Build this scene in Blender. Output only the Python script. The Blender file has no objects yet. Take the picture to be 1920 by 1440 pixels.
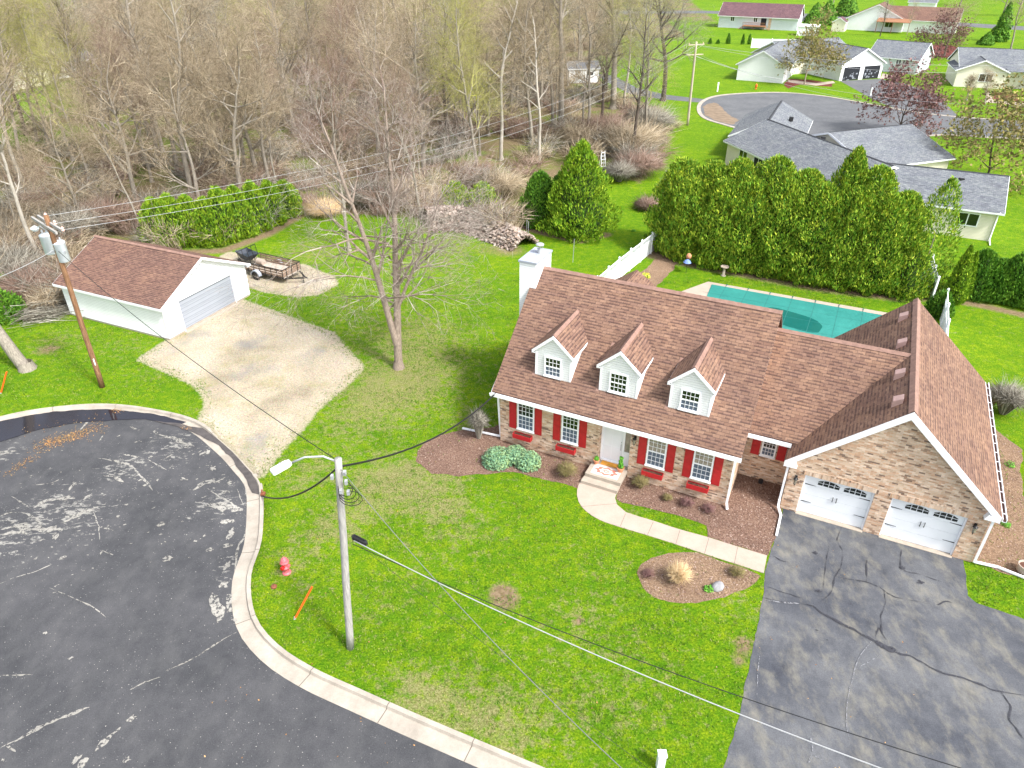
import bpy, math, random
import numpy as np
from mathutils import Vector, Matrix, noise
R = math.radians
S = bpy.context.scene
COL = S.collection
# ------------------------------------------------------------------ camera, light, exposure
F_PX, PITCH, CAM_H = 1352.0, R(31.9), 21.5
cd = bpy.data.cameras.new('camera'); cam = bpy.data.objects.new('camera', cd); COL.objects.link(cam)
cam.location = (0, 0, CAM_H); cam.rotation_euler = (math.pi/2-PITCH, 0, 0)
cd.sensor_width = 36; cd.lens = F_PX/1920*36; cd.clip_start = .5; cd.clip_end = 3000
S.camera = cam
SUN_EL, SUN_AZ = R(50), math.atan2(-.65, .76)          # sun stands to the right and behind the viewer
w = bpy.data.worlds.new('World'); S.world = w; w.use_nodes = True
wn = w.node_tree.nodes; wl = w.node_tree.links; wn.clear()
sky = wn.new('ShaderNodeTexSky'); sky.sky_type = 'NISHITA'; sky.sun_disc = False
sky.sun_elevation = SUN_EL; sky.sun_rotation = math.pi/2-SUN_AZ; sky.air_density = 1; sky.dust_density = 3
hs = wn.new('ShaderNodeHueSaturation'); hs.inputs['Saturation'].default_value = .36
bg = wn.new('ShaderNodeBackground'); bg.inputs['Strength'].default_value = .15
wo = wn.new('ShaderNodeOutputWorld')
wl.new(sky.outputs[0], hs.inputs['Color']); wl.new(hs.outputs[0], bg.inputs[0]); wl.new(bg.outputs[0], wo.inputs[0])
sl = bpy.data.lights.new('sun', 'SUN'); sl.energy = 2.2; sl.angle = R(8); sl.color = (1, .96, .9)
so = bpy.data.objects.new('sun', sl); COL.objects.link(so)
sd = Vector((math.cos(SUN_EL)*math.cos(SUN_AZ), math.cos(SUN_EL)*math.sin(SUN_AZ), math.sin(SUN_EL)))
so.rotation_euler = sd.to_track_quat('Z', 'Y').to_euler(); so.location = (30, -30, 60)
S.view_settings.view_transform = 'Standard'; S.view_settings.look = 'None'
S.view_settings.exposure = 1.32; S.view_settings.gamma = 1
S.cycles.max_bounces = 6; S.cycles.diffuse_bounces = 3; S.cycles.glossy_bounces = 2
S.cycles.transparent_max_bounces = 6

# ------------------------------------------------------------------ measuring helpers
def ray(u, v):
    x = (u-960)/F_PX; y = (v-720)/F_PX
    return Vector((x, math.cos(PITCH)-y*math.sin(PITCH), -(math.sin(PITCH)+y*math.cos(PITCH))))
def P(u, v, z=0.0):
    d = ray(u, v); t = (z-CAM_H)/d.z
    return Vector((d.x*t, d.y*t, z))
def HT(x, y, v):                                       # height above (x, y) seen on photo row v
    d = ray(960, v); return CAM_H + d.z/d.y*y
def proj(X):
    X = np.asarray(X, float); z = X[:, 2]-CAM_H
    fw = X[:, 1]*math.cos(PITCH)-z*math.sin(PITCH); dn = -z*math.cos(PITCH)-X[:, 1]*math.sin(PITCH)
    return 960+F_PX*X[:, 0]/fw, 720+F_PX*dn/fw
def PL(pts, z=0.0): return [P(u, v, z) for u, v in pts]

# ------------------------------------------------------------------ tagging / objects
def tag(o, label=None, cat=None, group=None, kind=None):
    if label: o['label'] = label
    if cat: o['category'] = cat
    if group: o['group'] = group
    if kind: o['kind'] = kind
    return o
def thing(name, loc, rz, label, cat, group=None):
    o = bpy.data.objects.new(name, None); COL.objects.link(o); o.empty_display_size = .3
    o.location = loc; o.rotation_euler = (0, 0, rz)
    return tag(o, label, cat, group)
def kids(o): return [c for c in bpy.data.objects if c.parent == o]
KIDS = {}
def copy_tree(o, loc=None, rz=None, label=None, group=None, scale=None, parent=None):
    c = o.copy(); COL.objects.link(c); c.parent = parent
    KIDS.setdefault(c.name, [])
    if parent: KIDS[parent.name].append(c)
    for k in KIDS.get(o.name, []): copy_tree(k, parent=c)
    if loc is not None: c.location = loc
    if rz is not None: c.rotation_euler = (0, 0, rz)
    if scale is not None: c.scale = scale if hasattr(scale, '__len__') else (scale,)*3
    if label: c['label'] = label
    if group: c['group'] = group
    return c
def link(name, me, mat, parent=None):
    o = bpy.data.objects.new(name, me); COL.objects.link(o)
    if mat: me.materials.append(mat)
    if parent:
        o.parent = parent; KIDS.setdefault(parent.name, []).append(o)
    return o

class MB:
    def __init__(s, M=None): s.v = []; s.f = []; s.M = M
    def poly(s, pts):
        i = len(s.v); s.v += [Vector(p) for p in pts]; s.f.append(list(range(i, i+len(pts)))); return s
    def hexa(s, a, b):                                  # a, b: two loops of 4 points
        i = len(s.v); s.v += [Vector(p) for p in a]+[Vector(p) for p in b]
        s.f += [[i+3, i+2, i+1, i], [i+4, i+5, i+6, i+7]]+[[i+k, i+(k+1) % 4, i+4+(k+1) % 4, i+4+k] for k in range(4)]
        return s
    def box(s, x0, x1, y0, y1, z0, z1):
        return s.hexa([(x0, y0, z0), (x1, y0, z0), (x1, y1, z0), (x0, y1, z0)], [(x0, y0, z1), (x1, y0, z1), (x1, y1, z1), (x0, y1, z1)])
    def slab(s, pts, d):                                # extrude a polygon along vector d
        n = len(pts); i = len(s.v); d = Vector(d); s.v += [Vector(p) for p in pts]+[Vector(p)+d for p in pts]
        s.f += [list(range(i+n-1, i-1, -1)), list(range(i+n, i+2*n))]+[[i+k, i+(k+1) % n, i+n+(k+1) % n, i+n+k] for k in range(n)]
        return s
    def beam(s, p, q, w, h, up=(0, 0, 1)):
        p = Vector(p); q = Vector(q); d = (q-p).normalized(); a = d.cross(Vector(up))
        if a.length < 1e-4: a = d.cross(Vector((0, 1, 0)))
        a.normalize(); b = a.cross(d); a = a*w/2; b = b*h/2
        return s.hexa([p-a-b, p+a-b, p+a+b, p-a+b], [q-a-b, q+a-b, q+a+b, q-a+b])
    def tube(s, pts, rad, n=8, caps=True):
        pts = [Vector(p) for p in pts]
        if not hasattr(rad, '__len__'): rad = [rad]*len(pts)
        i = len(s.v); ref = None
        for k, p in enumerate(pts):
            d = (pts[min(k+1, len(pts)-1)]-pts[max(k-1, 0)]).normalized()
            if ref is None: ref = Vector((1, 0, 0)) if abs(d.x) < .9 else Vector((0, 1, 0))
            a = (ref-d*ref.dot(d)).normalized(); ref = a; b = d.cross(a)
            for j in range(n):
                t = 2*math.pi*j/n; s.v.append(p+(a*math.cos(t)+b*math.sin(t))*rad[k])
        for k in range(len(pts)-1):
            for j in range(n):
                s.f.append([i+k*n+j, i+k*n+(j+1) % n, i+(k+1)*n+(j+1) % n, i+(k+1)*n+j])
        if caps: s.f.append([i+j for j in range(n-1, -1, -1)]); s.f.append([i+(len(pts)-1)*n+j for j in range(n)])
        return s
    def lathe(s, x, y, prof, n=14):
        i = len(s.v)
        for r, z in prof:
            for j in range(n):
                t = 2*math.pi*j/n; s.v.append(Vector((x+r*math.cos(t), y+r*math.sin(t), z)))
        for k in range(len(prof)-1):
            for j in range(n): s.f.append([i+k*n+j, i+k*n+(j+1) % n, i+(k+1)*n+(j+1) % n, i+(k+1)*n+j])
        s.f.append([i+j for j in range(n-1, -1, -1)]); s.f.append([i+(len(prof)-1)*n+j for j in range(n)])
        return s
    def build(s, name, mat, parent=None, smooth=False, recenter=False):
        V = [s.M @ v for v in s.v] if s.M else s.v
        off = Vector((0, 0, 0))
        if recenter:
            xs = [v.x for v in V]; ys = [v.y for v in V]; zs = [v.z for v in V]
            off = Vector(((min(xs)+max(xs))/2, (min(ys)+max(ys))/2, min(zs)))
        me = bpy.data.meshes.new(name); me.from_pydata([v-off for v in V], [], s.f)
        uv = me.uv_layers.new(name='UVMap').data
        Z = Vector((0, 0, 1))
        for p in me.polygons:
            n = p.normal; t = Z.cross(n)
            if t.length < .05: t = Vector((1, 0, 0))
            t.normalize(); b = n.cross(t)
            for li in p.loop_indices:
                q = V[me.loops[li].vertex_index]; uv[li].uv = (q.dot(t), q.dot(b))
            p.use_smooth = smooth
        o = link(name, me, mat, parent); o.location = off
        return o
def npmesh(name, V, F, mat, parent=None, smooth=False):  # F: list of (n,k) index arrays
    me = bpy.data.meshes.new(name); V = np.ascontiguousarray(V, np.float32)
    me.vertices.add(len(V)); me.vertices.foreach_set('co', V.ravel())
    F = [f for f in F if len(f)]
    idx = np.concatenate([f.ravel() for f in F]).astype(np.int32)
    cnt = np.concatenate([np.full(len(f), f.shape[1]) for f in F]).astype(np.int32)
    me.loops.add(len(idx)); me.loops.foreach_set('vertex_index', idx)
    me.polygons.add(len(cnt)); st = np.concatenate([[0], np.cumsum(cnt)[:-1]]).astype(np.int32)
    me.polygons.foreach_set('loop_start', st); me.polygons.foreach_set('loop_total', cnt)
    me.update(calc_edges=True); me.validate()
    if smooth: me.polygons.foreach_set('use_smooth', np.ones(len(cnt), bool))
    return link(name, me, mat, parent)

# ------------------------------------------------------------------ materials
class NT:
    def __init__(s, name, rough=.85, spec=.3):
        s.m = bpy.data.materials.new(name); s.m.use_nodes = True; s.n = s.m.node_tree.nodes; s.l = s.m.node_tree.links
        s.b = s.n['Principled BSDF']; s.b.inputs['Roughness'].default_value = rough; s.b.inputs['Specular IOR Level'].default_value = spec
        s.tc = s.n.new('ShaderNodeTexCoord')
    def lk(s, a, b): s.l.new(a, b)
    def noise(s, scale, detail=4, rough=.6, vec=None, dist=0):
        t = s.n.new('ShaderNodeTexNoise'); t.inputs['Scale'].default_value = scale; t.inputs['Detail'].default_value = detail
        t.inputs['Roughness'].default_value = rough; t.inputs['Distortion'].default_value = dist
        s.lk(vec or s.tc.outputs['Object'], t.inputs['Vector']); return t.outputs['Fac']
    def vor(s, scale, vec=None, feat='F1', out='Distance'):
        t = s.n.new('ShaderNodeTexVoronoi'); t.feature = feat; t.inputs['Scale'].default_value = scale
        s.lk(vec or s.tc.outputs['Object'], t.inputs['Vector']); return t.outputs[out]
    def ramp(s, fac, stops, interp='LINEAR'):
        r = s.n.new('ShaderNodeValToRGB'); r.color_ramp.interpolation = interp; e = r.color_ramp.elements
        while len(e) < len(stops): e.new(.5)
        for k, (p, c) in enumerate(stops):
            e[k].position = p; e[k].color = (c, c, c, 1) if not hasattr(c, '__len__') else (*c, 1)
        s.lk(fac, r.inputs[0]); return r.outputs[0]
    def mix(s, fac, a, b, mode='MIX'):
        x = s.n.new('ShaderNodeMix'); x.data_type = 'RGBA'; x.blend_type = mode
        for k, q in ((0, fac), (6, a), (7, b)):
            if hasattr(q, 'links'): s.lk(q, x.inputs[k])
            elif k == 0: x.inputs[k].default_value = q
            else: x.inputs[k].default_value = (*q, 1)
        return x.outputs[2]
    def math(s, op, a, b=0.0, c=None):
        x = s.n.new('ShaderNodeMath'); x.operation = op
        for k, q in ((0, a), (1, b)):
            if hasattr(q, 'links'): s.lk(q, x.inputs[k])
            else: x.inputs[k].default_value = q
        if c is not None: x.inputs[2].default_value = c
        return x.outputs[0]
    def uvmap(s, scale=(1, 1, 1)):
        m = s.n.new('ShaderNodeMapping'); m.inputs['Scale'].default_value = scale; s.lk(s.tc.outputs['UV'], m.inputs[0]); return m.outputs[0]
    def objmap(s, scale=(1, 1, 1), rot=0):
        m = s.n.new('ShaderNodeMapping'); m.inputs['Scale'].default_value = scale; m.inputs['Rotation'].default_value = (0, 0, rot)
        s.lk(s.tc.outputs['Object'], m.inputs[0]); return m.outputs[0]
    def attr(s, name):
        a = s.n.new('ShaderNodeAttribute'); a.attribute_name = name; return a.outputs['Fac']
    def island(s): return s.n.new('ShaderNodeNewGeometry').outputs['Random Per Island']
    def objrand(s): return s.n.new('ShaderNodeObjectInfo').outputs['Random']
    def brick(s, vec, w_, h_, c1, c2, mort, msize, off=.5, bias=0):
        t = s.n.new('ShaderNodeTexBrick'); t.offset = off
        for k, v in (('Color1', (*c1, 1)), ('Color2', (*c2, 1)), ('Mortar', (*mort, 1)), ('Scale', 1), ('Mortar Size', msize), ('Brick Width', w_), ('Row Height', h_), ('Bias', bias), ('Mortar Smooth', .1)):
            t.inputs[k].default_value = v
        s.lk(vec, t.inputs['Vector']); return t
    def bump(s, h, dist=.02, strength=1.0):
        b = s.n.new('ShaderNodeBump'); b.inputs['Distance'].default_value = dist; b.inputs['Strength'].default_value = strength
        s.lk(h, b.inputs['Height']); s.lk(b.outputs[0], s.b.inputs['Normal'])
    def out(s, col):
        if hasattr(col, 'links'): s.lk(col, s.b.inputs['Base Color'])
        else: s.b.inputs['Base Color'].default_value = (*col, 1)
        return s.m
def simple(name, col, rough=.6, var=.15, scale=6, metal=0, spec=.4, bump=0):
    t = NT(name, rough, spec); t.b.inputs['Metallic'].default_value = metal
    n = t.noise(scale, 5); a = tuple(c*(1-var) for c in col); b = tuple(min(1, c*(1+var)) for c in col)
    if bump: t.bump(t.noise(scale*6, 3), bump)
    return t.out(t.ramp(n, [(.3, a), (.7, b)]))
def shingle(name, dark, mid, light, ww=.33, rh=.155):
    t = NT(name, .93, .15); uv = t.uvmap()
    b1 = t.brick(uv, ww, rh, mid, light, tuple(c*.8 for c in dark), .009)
    b2 = t.brick(uv, ww*.41, rh, (1, 1, 1), (.82, .82, .85), (.9, .9, .9), .004, .33, -.25)
    sx = t.n.new('ShaderNodeSeparateXYZ'); t.lk(uv, sx.inputs[0]); wn_ = t.n.new('ShaderNodeTexWhiteNoise'); wn_.noise_dimensions = '2D'
    row = t.math('FLOOR', t.math('DIVIDE', sx.outputs[1], rh)); sh = t.math('MULTIPLY', row, .37)
    colm = t.math('FLOOR', t.math('ADD', t.math('DIVIDE', sx.outputs[0], .21), sh)); cx = t.n.new('ShaderNodeCombineXYZ'); t.lk(row, cx.inputs[0]); t.lk(colm, cx.inputs[1]); t.lk(cx.outputs[0], wn_.inputs[0])
    lowm = t.math('LESS_THAN', t.math('FRACT', t.math('DIVIDE', sx.outputs[1], rh)), .42); dash_shade = t.math('MULTIPLY', lowm, t.math('GREATER_THAN', wn_.outputs['Value'], .48))  # painted shadow lines: lower part of random tabs darkened in the colour
    b3 = t.brick(uv, ww*2.3, rh, (1, 1, 1), (.8, .78, .84), (1, 1, 1), .0, .21, -.1)
    c = t.mix(1, b1.outputs['Color'], b2.outputs['Color'], 'MULTIPLY'); c = t.mix(1, c, b3.outputs['Color'], 'MULTIPLY'); c = t.mix(dash_shade, c, t.mix(1, c, (.60, .60, .66), 'MULTIPLY'))
    n = t.noise(.5, 5, .6); c = t.mix(1, c, t.ramp(n, [(.3, (.82, .82, .86)), (.7, (1.1, 1.08, 1.04))]), 'MULTIPLY')
    g = t.noise(18, 4, .8); c = t.mix(1, c, t.ramp(g, [(.35, .9), (.65, 1.1)]), 'MULTIPLY')
    t.bump(b1.outputs['Fac'], -.012); return t.out(c)
def brickmat(name, vertical=False):
    t = NT(name, .9, .15); uv = t.uvmap()
    if vertical: uv = t.uvmap((1, 1, 1))
    W, H = (.072, .23) if vertical else (.215, .073)
    b1 = t.brick(uv, W, H, (.47, .345, .25), (.64, .50, .385), (.54, .47, .40), .009, 0 if vertical else .5)
    b2 = t.brick(uv, W, H, (1, 1, 1), (.6, .5, .46), (1, 1, 1), .009, 0 if vertical else .5, -.7)
    # widely scattered dark and reddish bricks
    wn_ = t.n.new('ShaderNodeTexWhiteNoise'); wn_.noise_dimensions = '2D'
    sx = t.n.new('ShaderNodeSeparateXYZ'); t.lk(uv, sx.inputs[0])
    row = t.math('FLOOR', t.math('DIVIDE', sx.outputs[1], H)); colm = t.math('FLOOR', t.math('ADD', t.math('DIVIDE', sx.outputs[0], W), t.math('MULTIPLY', row, .5 if not vertical else 0)))
    cx = t.n.new('ShaderNodeCombineXYZ'); t.lk(row, cx.inputs[0]); t.lk(colm, cx.inputs[1]); t.lk(cx.outputs[0], wn_.inputs[0])
    rc = t.ramp(wn_.outputs['Value'], [(0, (.42, .38, .38)), (.06, (.66, .57, .52)), (.13, (1.02, .86, .76)), (.38, (1.05, 1.0, .95)), (.72, (1.22, 1.22, 1.22))], 'CONSTANT')
    c = t.mix(1, b1.outputs['Color'], rc, 'MULTIPLY')
    c = t.mix(1, c, t.ramp(t.noise(1.1, 4), [(.3, (.9, .88, .86)), (.7, (1.08, 1.08, 1.08))]), 'MULTIPLY')
    t.bump(b1.outputs['Fac'], -.006); return t.out(c)
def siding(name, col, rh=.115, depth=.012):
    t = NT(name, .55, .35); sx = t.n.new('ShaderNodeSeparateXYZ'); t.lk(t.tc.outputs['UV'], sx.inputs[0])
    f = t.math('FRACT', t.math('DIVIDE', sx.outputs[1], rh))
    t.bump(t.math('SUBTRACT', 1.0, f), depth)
    lap_shade = t.ramp(f, [(0, .66), (.10, .66), (.15, 1.0), (1, 1.0)])  # shadow under each board, painted as a dark line in the colour
    c = t.mix(1, t.ramp(t.noise(.8, 5), [(.3, tuple(x*.94 for x in col)), (.7, col)]), lap_shade, 'MULTIPLY')
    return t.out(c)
m_shing = shingle('brown_shingles', (.18, .118, .094), (.215, .129, .090), (.27, .168, .118))
m_shing2 = shingle('dark_brown_shingles', (.16, .105, .088), (.20, .118, .088), (.25, .15, .11), .3, .13)
m_gshing = shingle('grey_shingles', (.15, .165, .172), (.185, .205, .215), (.24, .262, .275), .3, .14)
m_rshing = shingle('maroon_shingles', (.1, .06, .06), (.16, .09, .10), (.2, .12, .13), .3, .14)
m_cap = simple('ridge_cap', (.24, .145, .115), .9, .22, 5)
m_vent = simple('vent_metal', (.36, .24, .22), .6, .1, 5)
m_gcap = simple('grey_ridge_cap', (.035, .038, .045), .9, .2, 5)
m_brick = brickmat('tan_brick'); m_brickv = brickmat('soldier_brick', True)
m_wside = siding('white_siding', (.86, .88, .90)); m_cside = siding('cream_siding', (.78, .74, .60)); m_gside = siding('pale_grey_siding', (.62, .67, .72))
m_white = simple('white_paint', (.85, .87, .90), .45, .03, 3); m_vinyl = simple('white_vinyl', (.82, .85, .90), .4, .03, 2)
m_red = simple('red_paint', (.42, .018, .022), .5, .15, 4); m_door = simple('door_paint', (.74, .77, .80), .4, .02, 3)
m_black = simple('black_metal', (.015, .015, .017), .5, .2); m_conc = simple('concrete_trim', (.36, .31, .255), .9, .12, 4, bump=.004)
m_metal = simple('grey_metal', (.42, .44, .46), .45, .12, 8, .3); m_flash = simple('grey_cap', (.33, .36, .42), .5, .08, 3)
m_terra = simple('terracotta', (.55, .24, .13), .8, .15); m_soil = simple('soil', (.10, .045, .03), .95, .4, 20)
m_orange = simple('orange_marker', (.72, .13, .015), .45, .1); m_rust = simple('rusty_iron', (.20, .07, .035), .8, .35, 14)
m_hyd = simple('faded_red_enamel', (.60, .13, .15), .45, .18, 10); m_hydr = simple('bright_red_enamel', (.5, .01, .01), .4, .1)
m_cable = simple('black_cable', (.012, .012, .014), .5, .1); m_wire = simple('aluminium_wire', (.42, .43, .44), .4, .08, 3, .2)
m_midw = simple('dull_grey_wire', (.16, .16, .17), .5, .2)
m_ins = simple('porcelain', (.65, .42, .36), .3, .1); m_trans = simple('transformer_paint', (.62, .67, .72), .4, .08, 4)
def glass(name, col, rough=.06):
    t = NT(name, rough, .9); t.bump(t.noise(1.5, 2), .01); return t.out(col)
m_glass = glass('dark_glass', (.008, .014, .012)); m_screen = simple('insect_screen', (.09, .12, .17), .45, .1, 8, spec=.5); m_curt = simple('curtained_glass', (.24, .22, .17), .15, .35, 5, spec=.9)
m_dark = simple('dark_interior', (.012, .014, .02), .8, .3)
def woodmat(name, a, b, sc=(3, 3, .4), k=6):
    t = NT(name, .85, .2); n = t.noise(k, 6, .65, t.objmap(sc)); t.bump(n, .01)
    return t.out(t.ramp(n, [(.3, a), (.7, b)]))
m_polew = woodmat('weathered_grey_pole', (.20, .195, .19), (.46, .445, .42), (6, 6, .35)); m_poleb = woodmat('brown_pole', (.09, .035, .018), (.34, .20, .11), (5, 5, .4))
m_pole3 = woodmat('tan_pole', (.30, .26, .19), (.52, .46, .36), (5, 5, .4)); m_deckw = woodmat('cedar_wood', (.20, .095, .05), (.34, .175, .10)); m_oldw = woodmat('old_planks', (.14, .09, .065), (.36, .26, .19), (2, 2, 2), 5)
m_bed = woodmat('grey_boards', (.34, .29, .24), (.5, .44, .38), (1, 1, 1), 4)
def barkmat(name, a, b, zs=.35):
    t = NT(name, .95, .1); n = t.noise(5, 6, .7, t.objmap((3, 3, zs))); t.bump(n, .03)
    return t.out(t.ramp(n, [(.3, a), (.7, b)]))
m_bark = barkmat('grey_bark', (.14, .122, .10), (.37, .335, .28)); m_barkp = barkmat('pale_bark', (.25, .225, .19), (.50, .46, .40)); m_barkd = barkmat('dark_bark', (.055, .045, .038), (.15, .12, .10))
m_barkm = barkmat('maple_bark', (.17, .13, .105), (.38, .31, .255), .8)
def twigmat(name, cols, rs=.25):
    t = NT(name, .9, .1); r = t.math('FRACT', t.math('ADD', t.island(), t.math('MULTIPLY', t.objrand(), rs)))
    c = t.ramp(r, [(k/(len(cols)-1), q) for k, q in enumerate(cols)]); return t.out(c)
m_tw_g = twigmat('grey_twigs', [(.06, .054, .042), (.20, .185, .15), (.46, .44, .38), (.115, .10, .078), (.31, .285, .235)])
m_tw_r = twigmat('reddish_twigs', [(.09, .06, .045), (.23, .155, .12), (.38, .30, .25), (.17, .105, .08), (.28, .185, .14)])
m_tw_t = twigmat('tan_twigs', [(.08, .062, .038), (.30, .235, .15), (.56, .48, .36), (.17, .13, .085), (.42, .34, .225)])
m_tw_y = twigmat('budding_twigs', [(.22, .22, .09), (.38, .38, .08), (.28, .26, .15), (.48, .47, .14)])
m_tw_m = twigmat('maple_twigs', [(.13, .105, .09), (.27, .22, .19), (.50, .46, .41), (.21, .15, .13), (.38, .33, .285)])
m_tw_p = twigmat('plum_twigs', [(.13, .06, .06), (.20, .10, .10), (.26, .16, .15), (.12, .08, .07)])
m_tw_o = twigmat('olive_buds', [(.16, .13, .05), (.24, .20, .08), (.28, .22, .13), (.18, .19, .06)])
def leafmat(name, cols, rough=.7):
    t = NT(name, rough, .2); r = t.island()
    c = t.ramp(r, [(k/(len(cols)-1), q) for k, q in enumerate(cols)])
    c = t.mix(1, c, t.ramp(t.noise(1.6, 3), [(.35, (.72, .82, .8)), (.65, (1.2, 1.08, .9))]), 'MULTIPLY')
    t.b.inputs['Subsurface Weight'].default_value = 0
    return t.out(c)
m_arb = leafmat('arborvitae_fronds', [(.05, .15, .014), (.135, .29, .020), (.25, .39, .03), (.40, .48, .05), (.09, .215, .016)])
m_arbd = leafmat('dark_cedar_fronds', [(.035, .12, .014), (.085, .22, .022), (.15, .31, .03), (.07, .18, .018)])
m_arbb = leafmat('bright_cedar_fronds', [(.07, .18, .010), (.16, .31, .018), (.29, .41, .03), (.12, .24, .014)])
m_blue = leafmat('blue_juniper', [(.10, .22, .14), (.17, .32, .20), (.26, .40, .24), (.16, .26, .10)])
m_oliv = leafmat('olive_leaves', [(.20, .20, .06), (.30, .26, .10), (.24, .18, .10), (.16, .20, .05)])
m_gleaf = leafmat('green_leaves', [(.05, .20, .02), (.10, .32, .03), (.16, .40, .05), (.07, .22, .03)])
m_yfl = leafmat('yellow_flowers', [(.7, .6, .02), (.8, .75, .2), (.2, .4, .03), (.75, .55, .02)])
m_straw = twigmat('straw', [(.42, .28, .14), (.60, .44, .25), (.70, .56, .36), (.5, .33, .16)])
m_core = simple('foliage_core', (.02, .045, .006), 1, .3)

# lawn: two ground attributes tell where the turf is dry and where it is wood floor
def lawnmat():
    t = NT('lawn_turf', .95, .08)
    n1 = t.noise(.55, 6, .68); n2 = t.noise(5, 5, .7); n3 = t.noise(13, 6, .85); n4 = t.noise(.12, 3, .5)
    g = t.ramp(n3, [(.34, (.024, .072, .003)), (.5, (.074, .182, .005)), (.64, (.158, .29, .012))])
    g = t.mix(1, g, t.ramp(n1, [(.32, (.78, .86, .8)), (.68, (1.25, 1.12, 1.05))]), 'MULTIPLY')
    g = t.mix(1, g, t.ramp(n4, [(.35, (.85, .92, .9)), (.65, (1.12, 1.05, 1))]), 'MULTIPLY')
    straw = t.ramp(n3, [(.34, (.095, .08, .03)), (.5, (.22, .20, .085)), (.66, (.40, .36, .21))])
    dry = t.attr('dry')
    n5 = t.noise(1.9, 6, .75)
    k = t.math('ADD', t.math('MULTIPLY', dry, .72), t.math('ADD', t.math('MULTIPLY', t.math('SUBTRACT', n2, .5), 1.6), t.math('MULTIPLY', t.math('SUBTRACT', n5, .5), 2.4)))
    kk = t.ramp(k, [(.24, 0.0), (.48, .50), (.84, .85)])
    yel = t.mix(1, g, (1.9, 1.3, 1.2), 'MULTIPLY')
    g = t.mix(t.ramp(t.noise(2.4, 6, .75), [(.44, 0.0), (.62, .9)]), g, yel)
    g = t.mix(kk, g, straw)
    soil = t.ramp(n2, [(.3, (.14, .085, .055)), (.7, (.30, .21, .15))])
    g = t.mix(t.ramp(t.math('ADD', t.math('MULTIPLY', t.attr('bare'), .7), t.math('MULTIPLY', n2, .5)), [(.45, 0.0), (.75, .9)]), g, soil)
    gk = t.ramp(t.math('ADD', t.math('MULTIPLY', t.attr('grit'), .75), t.math('MULTIPLY', n2, .6)), [(.62, 0.0), (.82, .95)]); g = t.mix(gk, g, t.ramp(n3, [(.34, (.20, .17, .11)), (.5, (.38, .33, .24)), (.66, (.52, .46, .36))]))
    fl = t.ramp(t.noise(9, 6, .75), [(.36, (.04, .03, .017)), (.47, (.13, .10, .055)), (.56, (.25, .19, .115)), (.68, (.42, .34, .22))])
    fg = t.mix(t.ramp(t.noise(.16, 6, .75), [(.46, 0.0), (.58, .8)]), fl, t.mix(.25, g, fl))
    wd = t.ramp(t.math('ADD', t.attr('woods'), t.math('MULTIPLY', t.math('SUBTRACT', n1, .5), .9)), [(.42, 0.0), (.6, 1.0)])
    g = t.mix(wd, g, fg)
    t.bump(n3, .06, 1); return t.out(g)
m_lawn = lawnmat()
def asphalt(name, a, b, blotch, chips=True, zones=()):
    t = NT(name, .88, .25); n = t.noise(.35, 6, .6); f = t.noise(24, 5, .85); m = t.noise(2.2, 5, .6, t.objmap((1, 1, 1)))
    c = t.ramp(n, [(.3, a), (.7, b)])
    c = t.mix(1, c, t.ramp(m, [(.3, (.86, .86, .87)), (.7, (1.13, 1.12, 1.1))]), 'MULTIPLY')
    c = t.mix(1, c, t.ramp(f, [(.3, .72), (.7, 1.3)]), 'MULTIPLY')
    if blotch: c = t.mix(t.ramp(t.noise(.8 if chips else 1.0, 6, .7, t.objmap((1.4, .75, 1), R(25))), [(.48, 0.0), (.76, .35 if chips else .75)]), c, blotch); c = t.mix(t.ramp(t.noise(1.3, 6, .7, t.objmap((1.2, .8, 1), R(-60))), [(.5, 0.0), (.75, .5)]), c, tuple(x*.6 for x in a)) if not chips else c
    if chips: c = t.mix(t.ramp(t.noise(16, 2, .5), [(.70, 0.0), (.735, .8)]), c, (.42, .41, .38))
    if zones:
        mx = None
        for (cx_, cy_, rad_) in zones:
            d_ = t.n.new('ShaderNodeVectorMath'); d_.operation = 'DISTANCE'; t.lk(t.tc.outputs['Object'], d_.inputs[0]); d_.inputs[1].default_value = (cx_, cy_, 0)
            q_ = t.math('SUBTRACT', 1.0, t.math('DIVIDE', d_.outputs['Value'], rad_)); mx = q_ if mx is None else t.math('MAXIMUM', mx, q_)
        wv = t.noise(1.5, 8, .72, t.objmap((1.0, 2.6, 1), R(-22)), .8); wf = t.noise(4.5, 6, .8, t.objmap((1, 1.9, 1), R(-30)), .4)
        k_ = t.math('ADD', t.math('MULTIPLY', t.math('MAXIMUM', mx, 0), .17), t.math('ADD', t.math('MULTIPLY', wv, .65), t.math('MULTIPLY', wf, .35)))
        pk = t.noise(14, 4, .7); c = t.mix(t.ramp(k_, [(.668, 0.0), (.69, .9)]), c, t.ramp(pk, [(.3, (.17, .168, .155)), (.7, (.34, .33, .305))]))
    t.bump(f, .01); return t.out(c)
_zn = [(*P(60, 985, -.13).xy, 4.6), (*P(150, 960, -.13).xy, 3.6), (*P(415, 940, -.13).xy, 2.6), (*P(330, 835, -.13).xy, 3.2), (*P(230, 880, -.13).xy, 2.8), (*P(425, 1060, -.13).xy, 1.6), (*P(10, 850, -.13).xy, 2.0)]
m_asph = asphalt('street_asphalt', (.046, .048, .053), (.074, .075, .081), (.12, .12, .12), True, _zn)
m_drive = asphalt('sealed_asphalt', (.045, .050, .064), (.120, .125, .135), (.23, .215, .17), False)
m_far = asphalt('far_asphalt', (.09, .095, .105), (.13, .135, .143), None, False)
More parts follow.
